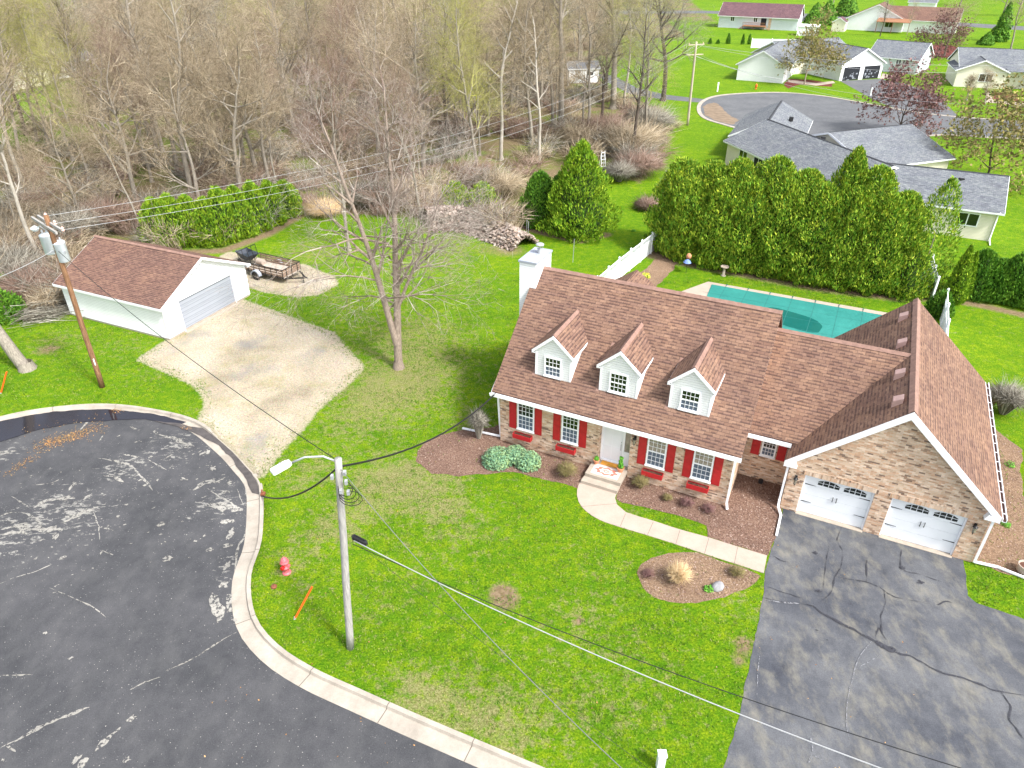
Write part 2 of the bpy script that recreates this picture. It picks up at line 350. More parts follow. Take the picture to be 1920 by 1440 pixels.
def holes(m, sc, lo_, hi_):
    nt = m.node_tree; tc = nt.nodes.new('ShaderNodeTexCoord'); nn = nt.nodes.new('ShaderNodeTexNoise'); nn.inputs['Scale'].default_value = sc; nn.inputs['Detail'].default_value = 5; nn.inputs['Roughness'].default_value = .75
    rr = nt.nodes.new('ShaderNodeValToRGB'); rr.color_ramp.elements[0].position = lo_; rr.color_ramp.elements[1].position = hi_; nt.links.new(tc.outputs['Object'], nn.inputs['Vector']); nt.links.new(nn.outputs['Fac'], rr.inputs[0]); nt.links.new(rr.outputs[0], nt.nodes['Principled BSDF'].inputs['Alpha']); return m
m_worn = asphalt('worn_patch', (.20, .195, .175), (.33, .32, .295), None, False)
m_crack = simple('crack_sealer', (.032, .033, .042), .7, .3, 12); m_scuff = simple('pale_crack', (.17, .175, .19), .9, .2, 6)
holes(m_worn, 7, .44, .49); holes(m_crack, 9, .38, .46); holes(m_scuff, 6, .42, .55)
m_oil = simple('oil_stain', (.02, .018, .018), .5, .4, 9); m_wet = simple('wet_silt', (.07, .06, .055), .25, .35, 3, spec=.6)
def concmat(name, a, b):
    t = NT(name, .9, .15); n = t.noise(1.2, 6, .65); f = t.noise(20, 5, .8)
    c = t.mix(1, t.ramp(n, [(.3, a), (.7, b)]), t.ramp(f, [(.3, .9), (.7, 1.08)]), 'MULTIPLY'); t.bump(f, .004); return t.out(c)
m_curb = concmat('curb_concrete', (.28, .25, .212), (.42, .38, .328)); m_walk = concmat('walk_concrete', (.35, .285, .235), (.42, .35, .295)); m_joint = simple('joint', (.13, .11, .09), .95)
def gravelmat():
    t = NT('gravel', .95, .1); v = t.vor(26, out='Color'); n = t.noise(.28, 5, .6); f = t.noise(16, 6, .85)
    c = t.ramp(n, [(.3, (.29, .25, .18)), (.45, (.41, .355, .265)), (.7, (.50, .44, .35))]); c = t.mix(1, c, t.ramp(t.noise(9, 6, .85), [(.34, .55), (.5, 1.0), (.66, 1.3)]), 'MULTIPLY')
    c = t.mix(1, c, t.ramp(f, [(.25, .45), (.5, 1.0), (.75, 1.25)]), 'MULTIPLY')
    c = t.mix(t.ramp(t.noise(.5, 5, .7), [(.53, 0.0), (.72, .55)]), c, (.26, .24, .08))
    c = t.mix(t.ramp(t.noise(.33, 4, .6, t.objmap((1, 1, 1), 1)), [(.56, 0.0), (.72, .55)]), c, (.20, .205, .22))
    c = t.mix(1, c, t.mix(.25, (1, 1, 1), v), 'MULTIPLY'); t.bump(f, .03); return t.out(c)
m_grav = gravelmat()
def mulchmat(name, a, b, c_):
    t = NT(name, 1, .05); f = t.noise(13, 6, .9); v = t.noise(26, 4, .85, t.objmap((1, .35, 1), .7)); n = t.noise(.7, 5)
    c = t.ramp(f, [(.32, a), (.5, b), (.68, c_)]); c = t.mix(1, c, t.ramp(v, [(.3, .6), (.7, 1.4)]), 'MULTIPLY')
    c = t.mix(1, c, t.ramp(n, [(.3, (.85, .83, .82)), (.7, (1.15, 1.15, 1.1))]), 'MULTIPLY'); t.bump(f, .05); return t.out(c)
m_mulch = mulchmat('wood_mulch', (.06, .034, .027), (.17, .105, .082), (.36, .26, .21)); m_mulchd = mulchmat('dry_mulch', (.075, .045, .032), (.22, .145, .10), (.42, .33, .24)); m_rmulch = mulchmat('red_mulch', (.07, .02, .018), (.14, .045, .04), (.2, .08, .07))
m_cover = NT('pool_cover', .6, .3); _f = m_cover.noise(1.6, 5); m_cover.bump(_f, .08); m_cover = m_cover.out(m_cover.ramp(m_cover.noise(.5, 4), [(.3, (.022, .175, .155)), (.7, (.034, .225, .198))]))
m_wetc = simple('wet_cover', (.008, .105, .095), .15, .1, 2, spec=.6)
_t = NT('puddle_water', .03, .6); _t.bump(_t.noise(4, 3), .003); m_water = _t.out((.012, .011, .018))
m_leaf = leafmat('dead_leaves', [(.30, .15, .05), (.42, .25, .11), (.22, .10, .04), (.5, .36, .2)])
m_log = twigmat('split_firewood', [(.20, .15, .12), (.34, .27, .23), (.50, .43, .38), (.14, .10, .085), (.42, .32, .25)], .999)

# ------------------------------------------------------------------ ground and other setting
rng = random.Random(7); nr = np.random.default_rng(7)
def smooth(pts, step=.4, closed=False):                # Catmull-Rom through the points
    pts = [Vector(p) for p in pts]; out = []; n = len(pts)
    rngk = range(n if closed else n-1)
    for k in rngk:
        p0 = pts[(k-1) % n] if closed or k > 0 else pts[0]; p1 = pts[k]; p2 = pts[(k+1) % n]; p3 = pts[(k+2) % n] if closed or k+2 < n else pts[-1]
        m = max(1, int((p2-p1).length/step))
        for j in range(m):
            t = j/m; out.append(.5*((2*p1)+(p2-p0)*t+(2*p0-5*p1+4*p2-p3)*t*t+(3*p1-p0-3*p2+p3)*t**3))
    if not closed: out.append(pts[-1])
    return out
def dense(pts, step=.25):
    out = []; n = len(pts)
    for k in range(n):
        a = Vector(pts[k]); b = Vector(pts[(k+1) % n]); m = max(1, int((b-a).length/step))
        out += [a.lerp(b, j/m) for j in range(m)]
    return out
def ragged(pts, amp, sc=1.5, step=.2, seed=0):
    out = []
    for p in dense(pts, step):
        q = Vector((p.x*sc+seed*13.7, p.y*sc, seed)); out.append(p+Vector((noise.noise(q)+.6*noise.noise(q*3.1), noise.noise(q+Vector((31, 7, 2)))+.6*noise.noise(q*3.1+Vector((9, 9, 9))), 0))*amp)
    return out
def sheet(name, pts, z, mat, kind='structure', thick=0):
    mb = MB(); pts = [Vector((p.x, p.y, z)) for p in pts]
    if sum(pts[k].x*pts[(k+1) % len(pts)].y-pts[(k+1) % len(pts)].x*pts[k].y for k in range(len(pts))) < 0: pts.reverse()
    if thick: mb.slab(pts, (0, 0, -thick))
    else: mb.poly(pts)
    o = mb.build(name, mat); tag(o, kind=kind); return o
def inpoly(X, Y, poly):
    px = np.array([p.x for p in poly]); py = np.array([p.y for p in poly]); r = np.zeros(np.shape(X), bool); n = len(poly); j = n-1
    for i in range(n):
        if py[i] != py[j]:
            c = ((py[i] > Y) != (py[j] > Y)) & (X < (px[j]-px[i])*(Y-py[i])/(py[j]-py[i])+px[i]); r ^= c
        j = i
    return r
def segdist(X, Y, line):
    d = np.full(np.shape(X), 1e9)
    for a, b in zip(line[:-1], line[1:]):
        vx, vy = b.x-a.x, b.y-a.y; L = vx*vx+vy*vy+1e-9
        t = np.clip(((X-a.x)*vx+(Y-a.y)*vy)/L, 0, 1); d = np.minimum(d, np.hypot(X-a.x-t*vx, Y-a.y-t*vy))
    return d
HO, HA = P(938.4, 825), R(-26.1)                       # house frame: front left corner, angle
def HW(x, y, z=0): return Vector((HO.x+x*math.cos(HA)-y*math.sin(HA), HO.y+x*math.sin(HA)+y*math.cos(HA), z))

curb_px = [(-330, 900), (-160, 830), (0, 781), (100, 763), (200, 757), (290, 767), (370, 788), (430, 832), (465, 868), (487, 895), (494, 930), (491, 1012), (471, 1080), (479, 1153), (520, 1207), (588, 1252), (680, 1294), (780, 1338), (860, 1372), (950, 1410), (1022, 1440), (1160, 1497), (1400, 1600), (1700, 1720)]
curb = smooth(PL(curb_px), .5)
def offset(line, d):
    out = []
    for k, p in enumerate(line):
        t = (line[min(k+1, len(line)-1)]-line[max(k-1, 0)]).normalized(); out.append(p+Vector((t.y, -t.x, 0))*d)
    return out
SIDE = 1
test = offset(curb, .5)
street_poly = curb+[Vector((40, -6, 0)), Vector((-60, -6, 0)), Vector((-60, 25, 0))]
if not inpoly(np.array([test[30].x]), np.array([test[30].y]), street_poly)[0]: SIDE = -1
# curb and gutter: solid concrete band, street 13 cm below the lawn
ZS = -.13
prof = [(0, -.35), (0, .015), (.16, .015), (.20, ZS+.02), (.74, ZS+.012), (.74, -.35)]
def bandmesh(name, line, prof, mat, side, zadd=None):
    offs = [offset(line, side*d) for d, z in prof]; V = []; n = len(prof)
    for k in range(len(line)):
        for j, (d, z) in enumerate(prof):
            q = offs[j][k]; zz = z
            if zadd and .01 < z: zz = z+zadd(line[k])
            V.append((q.x, q.y, zz))
    F = [[k*n+j, k*n+(j+1) % n, (k+1)*n+(j+1) % n, (k+1)*n+j] for k in range(len(line)-1) for j in range(n)]
    mb = MB(); mb.v = [Vector(v) for v in V]; mb.f = [list(reversed(f)) if side > 0 else f for f in F]
    return mb.build(name, mat)
apA, apB = P(405, 812), P(489, 893)                     # dropped kerb where the gravel drive comes in
apc = (apA+apB)/2; apr = (apA-apB).length/2
def drop(p):
    d = (p-apc).length; return -.10*max(0, min(1, (apr+.5-d)/.8))
tag(bandmesh('kerb', curb, prof, m_curb, SIDE, drop), kind='structure')
jm = MB(); acc = 0
for k in range(1, len(curb)):
    acc += (curb[k]-curb[k-1]).length
    if acc > 3.05:
        acc = 0; t = (curb[k]-curb[k-1]).normalized(); nrm = Vector((t.y, -t.x, 0))*SIDE
        for (d0, z0), (d1, z1) in zip(prof[1:-1], prof[2:-1]):
            a = curb[k]+nrm*d0; b = curb[k]+nrm*d1; tt = t*.014
            e0 = Vector((0, 0, z0+.004+(drop(curb[k]) if z0 > .01 else 0))); e1 = Vector((0, 0, z1+.004+(drop(curb[k]) if z1 > .01 else 0)))
            jm.poly([a-tt+e0, b-tt+e1, b+tt+e1, a+tt+e0])
tag(jm.build('kerb_joints', m_joint), kind='structure')
inner = offset(curb, SIDE*.72)
sheet('street', inner+street_poly[len(curb):], ZS, m_asph)
PSZ = lambda pts: PL(pts, ZS)
# standing water along the kerb
wat = [(-160, 845), (0, 791), (100, 772), (200, 767), (290, 777), (350, 792), (330, 800), (272, 786), (209, 789), (146, 793), (73, 806), (0, 830), (-160, 885)]
sheet('puddle', ragged(PSZ(wat), .07, 1.2, .2, 3), ZS+.034, m_water)
sheet('wet_gutter', ragged(PSZ([(395, 808), (437, 836), (468, 868), (487, 905), (489, 930), (474, 925), (462, 900), (436, 862), (410, 836), (350, 806), (290, 789), (340, 796)]), .06, 1.5, .2, 5), ZS+.040, m_wet)

# ground sheet: fine near the house, wide to the horizon
def axis(a, b, step, far):
    c = list(np.arange(a, b, step)); s = step; x = b
    while x < far: c.append(x); s *= 1.35; x += min(s, 60)
    s = step; x = a-step; lo = []
    while x > -far: lo.append(x); s *= 1.35; x -= min(s, 60)
    return np.array(sorted(lo)+c)
gx = axis(-44, 44, .3, 900); gy = axis(6, 74, .3, 1000); gy = gy[gy > -60]
XX, YY = np.meshgrid(gx, gy); nx, ny = len(gx), len(gy)
cin = offset(curb, SIDE*.06)
inS = inpoly(XX, YY, cin+street_poly[len(curb):])
near = np.where(segdist(XX, YY, cin) < .2)             # snap the nearest ground vertices onto the kerb
for a, b in zip(*near):
    p = Vector((XX[a, b], YY[a, b], 0)); best = None
    for q0, q1 in zip(cin[:-1], cin[1:]):
        if (q0-p).length > 1.2: continue
        v_ = q1-q0; t_ = max(0, min(1, (p-q0).dot(v_)/v_.length_squared)); q = q0+v_*t_
        if best is None or (q-p).length < (best-p).length: best = q
    if best is not None: XX[a, b], YY[a, b] = best.x, best.y; inS[a, b] = False
ZZ = np.where(inS, -.5, 0.0)
gravel_px = [(319, 639), (269, 672), (331, 699), (369, 717), (387, 733), (397, 755), (384, 783), (402, 808), (440, 838), (470, 870), (487, 888), (500, 868), (522, 838), (556, 805), (587, 767), (650, 714), (672, 689), (640, 655), (619, 627), (575, 611), (534, 596), (470, 572), (440, 562), (380, 600)]
pad_px = [(419, 481), (431, 475), (494, 489), (569, 499), (594, 511), (619, 520), (625, 533), (594, 550), (556, 553), (503, 545), (464, 533), (440, 520), (415, 500)]
gravel_c = PL(gravel_px+[gravel_px[0]]); pad_c = PL(pad_px+[pad_px[0]])
woods_px = [(-900, 560), (-300, 640), (0, 560), (60, 590), (150, 560), (200, 470), (300, 470), (420, 462), (560, 395), (640, 400), (800, 410), (880, 440), (950, 440), (975, 400), (1010, 360), (1060, 322), (1140, 318), (1200, 345), (1245, 300), (1250, 265), (1243, 215), (1200, 188), (1150, 170), (1120, 150), (1110, 105), (1250, 68), (1310, 35), (1330, 12)]
woods = PL(woods_px)+[Vector((60, 420, 0)), Vector((-700, 420, 0)), Vector((-500, 60, 0))]
far = YY > 6
wmask = np.clip(np.where(inpoly(XX, YY, woods), .5+segdist(XX, YY, woods)*.35, .5-segdist(XX, YY, woods)*.35), 0, 1)
for (u, v, rad) in [(110, 185, 9), (330, 150, 5), (480, 140, 4), (60, 250, 5)]:   # clearings with grass
    c = P(u, v); wmask = np.where((XX-c.x)**2+((YY-c.y)*.7)**2 < rad**2*1.6, .12, wmask)
dry = np.zeros_like(XX); bare = np.zeros_like(XX)
def blot(px, rx, amt, arr, ry=None):
    c = P(*px); rx = rx*(1.25 if arr is dry else 1); ry = ry or rx; arr += amt*np.exp(-((XX-c.x)/rx)**2-((YY-c.y)/ry)**2)
for px, r_, a in [((720, 900), 1.6, .75), ((760, 915), 1.4, .6), ((840, 950), 1.2, .75), ((650, 975), 1.0, .5), ((600, 1000), 1.1, .5), ((560, 905), 1.1, .45), ((540, 1050), .8, .4), ((760, 1280), 1.0, .4), ((870, 1330), 1.2, .6), ((960, 1385), 1.3, .6), ((790, 1310), .8, .5), ((720, 760), 2.5, .4), ((650, 800), 1.6, .35), ((800, 700), 2.2, .4), ((780, 620), 2.2, .35), ((870, 540), 2.2, .4), ((800, 480), 3.5, .5), ((700, 740), 1.6, .35), ((240, 650), 1.6, .35), ((110, 640), 1.6, .5), ((1220, 860), .8, .3), ((890, 790), 1.2, .5), ((620, 480), 3, .35), ((560, 470), 2.2, .35), ((1100, 1165), .9, .4), ((1040, 1300), 1, .15), ((1380, 1130), 1, .4), ((1150, 1340), 1.4, .3), ((1000, 1180), 1.6, .2), ((1310, 950), .7, .4), ((1180, 965), .6, .4), ((840, 880), .9, .5), ((590, 870), 1, .4), ((700, 640), 3.5, .35), ((760, 720), 3, .3), ((640, 560), 3, .3), ((850, 640), 3, .25), ((560, 1100), 1.2, .3), ((800, 1050), 1.5, .25), ((900, 1000), 1.2, .3), ((1150, 1080), 1.2, .3), ((700, 1150), 1.2, .3), ((1200, 1250), 1.4, .25), ((540, 640), 1.2, .4), ((510, 850), .7, .6), ((390, 770), .7, .5), ((290, 700), .9, .4)]:
    blot(px, r_, a, dry)
for px, r_, a in [((940, 1112), .55, .95), ((952, 1128), .5, .7), ((1085, 1163), .28, .8), ((1395, 1208), .42, .9), ((1385, 1240), .35, .7), ((90, 655), .9, .7), ((905, 465), 2.4, .35), ((960, 470), 1.6, .5), ((1238, 455), 1.4, .3), ((1860, 530), 1.2, .2), ((1740, 730), 1.0, .3)]:
    blot(px, r_, a, bare)
hedge_line = [HW(-.6, 27.6), HW(2, 27.2), HW(6, 27), HW(12, 26.8), HW(17, 27.5), HW(20, 29)]
bare = np.maximum(bare, np.clip(1.1-segdist(XX, YY, hedge_line)*.62, 0, .9))
bare = np.maximum(bare, np.clip(.9-segdist(XX, YY, PL([(1770, 560), (1850, 575), (1960, 600)]))*.9, 0, .8))
bare = np.maximum(bare, np.clip(.95-segdist(XX, YY, PL([(965, 420), (1000, 432), (1085, 452), (1135, 440)]))*.9, 0, .8))
bare = np.maximum(bare, np.clip(.95-segdist(XX, YY, PL([(265, 452), (330, 474), (420, 470), (500, 440), (560, 405)]))*.8, 0, .8))
V = np.stack([XX.ravel(), YY.ravel(), ZZ.ravel()], 1)
ii = (np.arange(ny-1)[:, None]*nx+np.arange(nx-1)[None, :]).ravel()
lawn = npmesh('lawn', V, [np.stack([ii, ii+1, ii+nx+1, ii+nx], 1)], m_lawn); tag(lawn, kind='structure')
grit = np.maximum(np.clip(1-segdist(XX, YY, gravel_c)/.8, 0, 1), np.clip(1-segdist(XX, YY, pad_c)/.8, 0, 1))
for nm, arr in (('grit', grit), ('woods', wmask), ('dry', np.clip(dry, 0, 1)), ('bare', np.clip(bare, 0, 1))):
    a = lawn.data.attributes.new(nm, 'FLOAT', 'POINT'); a.data.foreach_set('value', arr.ravel().astype(np.float32))

# gravel drive, sealed driveway, walk, beds
gravel_poly = ragged(PL(gravel_px), .30, 1.3, .15, 1)
sheet('gravel_drive', gravel_poly, .006, m_grav)
pad_poly = ragged(PL(pad_px), .2, 1.3, .2, 2); sheet('gravel_pad', pad_poly, .006, m_grav)
drive_px = [(1468, 956), (1446, 1030), (1435, 1071), (1431, 1116), (1417, 1190), (1404, 1252), (1392, 1317), (1378, 1370), (1355, 1440), (1300, 1570)]
drive_w = PL(drive_px)
dp = drive_w+[Vector((14, 4, 0)), Vector((40, 4, 0)), P(2600, 1380), P(2100, 1212), P(1920, 1161), P(1831, 1131), P(1814, 1117), P(1811, 1079), P(1806, 1049), HW(20.8, 1.2), HW(13.3, 1.2)]
drive_poly = ragged(dp, .05, 1.6, .2, 4); sheet('driveway', drive_poly, .010, m_drive)
walk_lo = smooth(PL([(1091, 896), (1082, 919), (1085, 941), (1099, 959), (1124, 975), (1161, 988), (1214, 1004), (1267.5, 1021), (1321, 1039), (1377, 1057), (1432, 1075)]), .3)
walk_up = smooth(PL([(1160, 918), (1153, 934), (1157, 947), (1174, 961), (1198, 969), (1225, 977), (1274, 993), (1328, 1008), (1382, 1025), (1438, 1042)]), .3)
walk_poly = walk_lo+walk_up[::-1]; sheet('front_walk', walk_poly, .022, m_walk, thick=.1)
jm = MB()
for a, b in [((1085, 950), (1157, 944)), ((1163, 987), (1173, 963)), ((1214, 1003), (1225, 978)), ((1267, 1020), (1275, 994)), ((1321, 1038), (1329, 1009)), ((1377, 1056), (1383, 1026))]:
    a = P(*a, .026); b = P(*b, .026); n_ = (b-a).cross(Vector((0, 0, 1))).normalized()*.008; jm.poly([a-n_, a+n_, b+n_, b-n_])
tag(jm.build('walk_joints', m_joint), kind='structure')
bedL = ragged(PL([(783, 845), (800, 825), (850, 809), (890, 806), (925, 800)])+[HW(-.1, 2), HW(4.9, .2), HW(4.9, -1.3)]+PL([(1085, 917), (1060, 908), (1020, 900), (985, 889), (960, 885), (900, 890), (860, 893), (810, 888), (782, 866)]), .1, 1.5, .15, 6)
sheet('mulch_bed', bedL, .008, m_mulch)
bedR = ragged([HW(4.9, .2), HW(11, .2), HW(11, 2.8), HW(13.5, 2.8), HW(13.4, 1.2)]+PL([(1467, 958), (1446, 1030), (1438, 1043), (1382, 1024), (1328, 1007), (1326, 986), (1296, 975), (1255, 963), (1208, 951), (1165, 943), (1155, 936), (1160, 920)]), .05, 1.5, .15, 7)
sheet('mulch_bed', bedR, .014, m_mulch)
isl_px = [(1196, 1072), (1208, 1053), (1239, 1041), (1271, 1036), (1310, 1037), (1345, 1050), (1400, 1068), (1427, 1080), (1415, 1094), (1392, 1106), (1349, 1122), (1302, 1130), (1255, 1128), (1224, 1119), (1205, 1103)]
bedI = smooth(PL(isl_px), .3, True); bedI = ragged(bedI, .07, 2, .15, 8); sheet('island_bed', bedI, .008, m_mulchd)
bedG_px = [(1806, 1046), (1830, 1000), (1842, 905), (1833, 800), (1826, 745), (1860, 800), (1893, 827), (1917, 843), (1913, 880), (1922, 930), (1950, 1000), (1960, 1095), (1900, 1078), (1860, 1065)]
bedG = ragged(PL(bedG_px), .15, 1.5, .2, 9); sheet('side_bed', bedG, .008, m_mulchd)
bedF = ragged(PL([(1180, 530), (1243, 474), (1268, 492), (1262, 506), (1236, 532), (1212, 552), (1190, 560)]), .15, 1.2, .2, 10); sheet('corner_bed', bedF, .007, m_mulchd)
brk = MB()                                               # low brick edging round the island bed's left side
# pool surround
deck = [HW(3.6, 14), HW(3.55, 21.5), HW(4.84, 24.0), HW(19.5, 24.2), HW(19.5, 14)]
sheet('pool_surround', deck, .03, m_walk, thick=.1)

# ragged patches and strokes on the asphalt
DZ = [0]
def stroke(mb, pts, wdt, z, seed, taper=True, amp=.5, st=.15):
    DZ[0] += 1; z += (DZ[0] % 97)*.00025
    pts = smooth(pts, st); n = len(pts); Lp, Rp = [], []
    for k, p in enumerate(pts):
        t = (pts[min(k+1, n-1)]-pts[max(k-1, 0)]).normalized(); nn = Vector((t.y, -t.x, 0))
        ww = wdt*(1-.85*abs(2*k/(n-1)-1)**3 if taper else 1)
        a = ww*(.5+amp*noise.noise(Vector((p.x*3.1, p.y*3.1, seed)))); b = ww*(.5+amp*noise.noise(Vector((p.x*3.1, p.y*3.1, seed+9.3))))
        Lp.append(Vector((p.x+nn.x*a, p.y+nn.y*a, z))); Rp.append(Vector((p.x-nn.x*b, p.y-nn.y*b, z)))
    for k in range(n-1): mb.poly([Rp[k], Rp[k+1], Lp[k+1], Lp[k]] if SIDE else [])
def blob(mb, c, rx, ry, ang, z, seed, rag=.35, n=26):
    DZ[0] += 1; z += (DZ[0] % 97)*.00025
    pts = []
    for k in range(n):
        t = 2*math.pi*k/n; rr = 1+rag*(noise.noise(Vector((math.cos(t)*1.8, math.sin(t)*1.8, seed)))+.6*noise.noise(Vector((math.cos(t)*5, math.sin(t)*5, seed))))*1.5
        x = rx*rr*math.cos(t); y = ry*rr*math.sin(t); pts.append(Vector((c.x+x*math.cos(ang)-y*math.sin(ang), c.y+x*math.sin(ang)+y*math.cos(ang), z)))
    mb.poly(pts)
Z5 = lambda x, y: P(x/2.057, 740+y/2.057, ZS)
wz = ZS+.004; worn = MB()
for pts, wd in [([(5, 1360), (90, 1318), (190, 1265), (275, 1230), (345, 1206)], .13), ([(20, 1352), (60, 1378)], .1), ([(355, 1385), (395, 1340), (465, 1282)], .2), ([(300, 1440), (345, 1400)], .16), ([(0, 1083), (60, 1082), (120, 1080)], .05),
                ([(130, 438), (180, 410), (250, 398), (290, 400)], .16), ([(0, 470), (40, 455), (100, 458), (160, 495)], .14), ([(0, 520), (60, 508), (120, 520), (200, 515), (240, 525)], .3), ([(0, 545), (50, 530), (110, 535)], .2), ([(240, 495), (300, 465), (380, 432)], .15), ([(250, 470), (300, 462), (350, 425)], .12), ([(45, 392), (120, 440)], .05), ([(265, 370), (295, 338)], .12), ([(400, 515), (435, 520)], .08),
                ([(398, 312), (440, 318), (478, 338)], .1), ([(380, 245), (440, 255), (500, 272), (530, 300), (560, 330), (590, 370)], .1), ([(475, 230), (545, 246)], .1), ([(570, 250), (645, 292)], .07),
                ([(600, 150), (660, 165), (720, 190), (750, 200)], .16), ([(745, 370), (790, 345), (865, 325)], .22), ([(760, 350), (830, 322)], .15), ([(790, 430), (860, 425), (930, 445)], .28), ([(800, 362), (850, 395), (930, 440)], .07), ([(810, 290), (835, 275)], .16), ([(770, 235), (810, 215)], .2), ([(700, 320), (725, 330)], .1),
                ([(640, 1065), (700, 1040), (760, 1010), (850, 950), (915, 915)], .045), ([(100, 318), (130, 310)], .05), ([(0, 730), (60, 705), (130, 685), (200, 655)], .04), ([(120, 350), (200, 340), (260, 310)], .035), ([(915, 365), (940, 430)], .04), ([(750, 140), (830, 185), (880, 240), (925, 285)], .17), ([(930, 300), (950, 370), (960, 460), (945, 540), (915, 600), (905, 690), (900, 760)], .09), ([(410, 860), (350, 815), (250, 770), (190, 745)], .035), ([(360, 450), (380, 510), (385, 560)], .05), ([(390, 600), (440, 620)], .035), ([(500, 1140), (560, 1110), (620, 1090)], .04)]:
    stroke(worn, [Z5(*p) for p in pts], wd, wz, wd*77, st=.08, amp=.9)
for (x, y, rx, ry) in [(622, 500, .17, .13), (646, 632, .17, .17), (862, 435, .3, .2), (880, 583, .2, .14), (876, 660, .22, .13), (865, 732, .18, .16), (880, 490, .3, .15), (890, 535, .3, .13), (870, 376, .2, .09), (886, 340, .1, .1), (905, 870, .09, .09), (505, 1250, .15, .1), (295, 1408, .15, .09), (175, 920, .08, .05), (272, 1017, .08, .05), (242, 630, .12, .09), (390, 612, .1, .05), (455, 470, .08, .07), (608, 330, .09, .05), (338, 395, .22, .08), (150, 120, .2, .05), (20, 222, .35, .12), (515, 130, .25, .06), (580, 240, .1, .1), (808, 600, .14, .12), (488, 425, .08, .05), (140, 632, .08, .05), (600, 145, .15, .1), (545, 330, .12, .05), (930, 445, .1, .1), (215, 545, .22, .12), (200, 520, .25, .1), (260, 400, .2, .08), (560, 350, .08, .08), (755, 565, .1, .05), (790, 545, .06, .06), (12, 1412, .09, .04), (487, 1410, .1, .07), (650, 240, .2, .05), (720, 200, .15, .08), (660, 280, .15, .04), (700, 330, .06, .05), (820, 285, .2, .09), (800, 225, .25, .1), (460, 160, .15, .04), (390, 170, .25, .04), (330, 115, .5, .06)]:
    blob(worn, Z5(x, y), rx, ry, rng.uniform(0, 3), wz, x*.13, .5)
stroke(worn, [Z5(830, 770), Z5(815, 790), Z5(835, 820), Z5(855, 870)], .32, wz, 5, False, .6, .1)
stroke(worn, [Z5(885, 770), Z5(885, 840)], .16, wz, 6, False, .6, .1)
for _ in range(230):                                     # small flakes round the worn rim
    k = rng.random(); x = rng.choice([rng.gauss(240, 160), rng.gauss(700, 180), rng.gauss(860, 70)]); y = 90+abs(rng.gauss(0, 1))*260 if x > 500 else rng.gauss(480, 110)
    if x < 0 or y < 170*(1-x/900): continue
    q = Z5(x, y)
    if segdist(np.array([q.x]), np.array([q.y]), inner)[0] < .25 or not inpoly(np.array([q.x]), np.array([q.y]), inner+street_poly[len(curb):])[0]: continue
    blob(worn, q, rng.uniform(.02, .09), rng.uniform(.012, .035), R(rng.gauss(20, 25)), wz, rng.random()*99, .5, 9)
tag(worn.build('worn_patches', m_worn), kind='structure')
dk = MB(); D4 = lambda x, y: P(1380+x/2.44, 850+y/2.44)
for pts, wd in [([(290, 690), (350, 700), (400, 735), (480, 780), (560, 820), (640, 865), (720, 905), (800, 930), (900, 985), (1000, 1020), (1100, 1050), (1180, 1085), (1240, 1098), (1318, 1108)], .075), ([(360, 695), (430, 640), (450, 570), (480, 520), (490, 455), (465, 400), (480, 345)], .04), ([(455, 565), (530, 580), (600, 590), (660, 620), (720, 655), (800, 675), (890, 692)], .035), ([(675, 630), (685, 690), (665, 750), (665, 820), (685, 855)], .035), ([(600, 590), (600, 490)], .035), ([(640, 850), (650, 800), (670, 830)], .03), ([(1210, 1092), (1250, 1150), (1255, 1220), (1318, 1310)], .06), ([(150, 615), (220, 640), (300, 665)], .035), ([(755, 440), (760, 530), (850, 560), (950, 595)], .03), ([(165, 470), (210, 495), (245, 500)], .03), ([(640, 860), (690, 900), (740, 905)], .16), ([(920, 695), (960, 682), (995, 688)], .05), ([(400, 635), (415, 500), (430, 400)], .02), ([(120, 660), (200, 680), (300, 692)], .02)]:
    stroke(dk, [D4(p[0]+3*math.sin(p[1]*.7), p[1]) for p in pts], wd, .0165, wd*31, True, 1.3, .06)
for x, y, r_ in [(843, 592, .14), (370, 812, .05), (415, 857, .04), (760, 525, .1), (375, 632, .1), (360, 458, .1)]: blob(dk, D4(x, y), r_, r_*.7, 0, .0165, x, .7)
tag(dk.build('sealed_cracks', m_crack), kind='structure')
dl = MB()
for pts, wd in [([(620, 862), (560, 940), (530, 1040), (510, 1130), (505, 1240), (520, 1340)], .03), ([(340, 1300), (350, 1370), (330, 1420)], .06), ([(350, 1380), (415, 1420)], .05), ([(545, 990), (600, 960), (670, 920)], .04), ([(130, 672), (200, 684), (290, 690)], .06), ([(95, 1120), (100, 1000), (110, 900)], .03)]:
    stroke(dl, [D4(*p) for p in pts], wd, .0145, wd*17, True, .8, .1)
tag(dl.build('pale_cracks', m_scuff), kind='structure')

# far street and paths
cul_px = [(1310, 205), (1318, 190), (1345, 180), (1400, 175), (1470, 174), (1540, 180), (1590, 188), (1640, 197), (1700, 208), (1760, 216), (1830, 222), (2000, 232), (2600, 262), (2600, 330), (2000, 268), (1850, 258), (1730, 256), (1560, 300), (1430, 255), (1365, 236), (1322, 222)]
cul = smooth(PL(cul_px), 1.0, True); sheet('far_street', cul, .012, m_far)
kb = offset(cul, 0); k2 = []
MBk = MB()
for k in range(len(cul)):
    a = cul[k]; b = cul[(k+1) % len(cul)]; t = (b-a).normalized(); n_ = Vector((t.y, -t.x, 0))*.28
    if a.y > 85 and a.x < 95: MBk.slab([a-n_+Vector((0, 0, .06)), b-n_+Vector((0, 0, .06)), b+n_+Vector((0, 0, .06)), a+n_+Vector((0, 0, .06))], (0, 0, -.2))
tag(MBk.build('far_kerb', m_curb), kind='structure')
sheet('far_driveway', PL([(1575, 152), (1650, 148), (1700, 158), (1760, 180), (1800, 222), (1750, 222), (1700, 212), (1640, 188)]), .018, m_far)
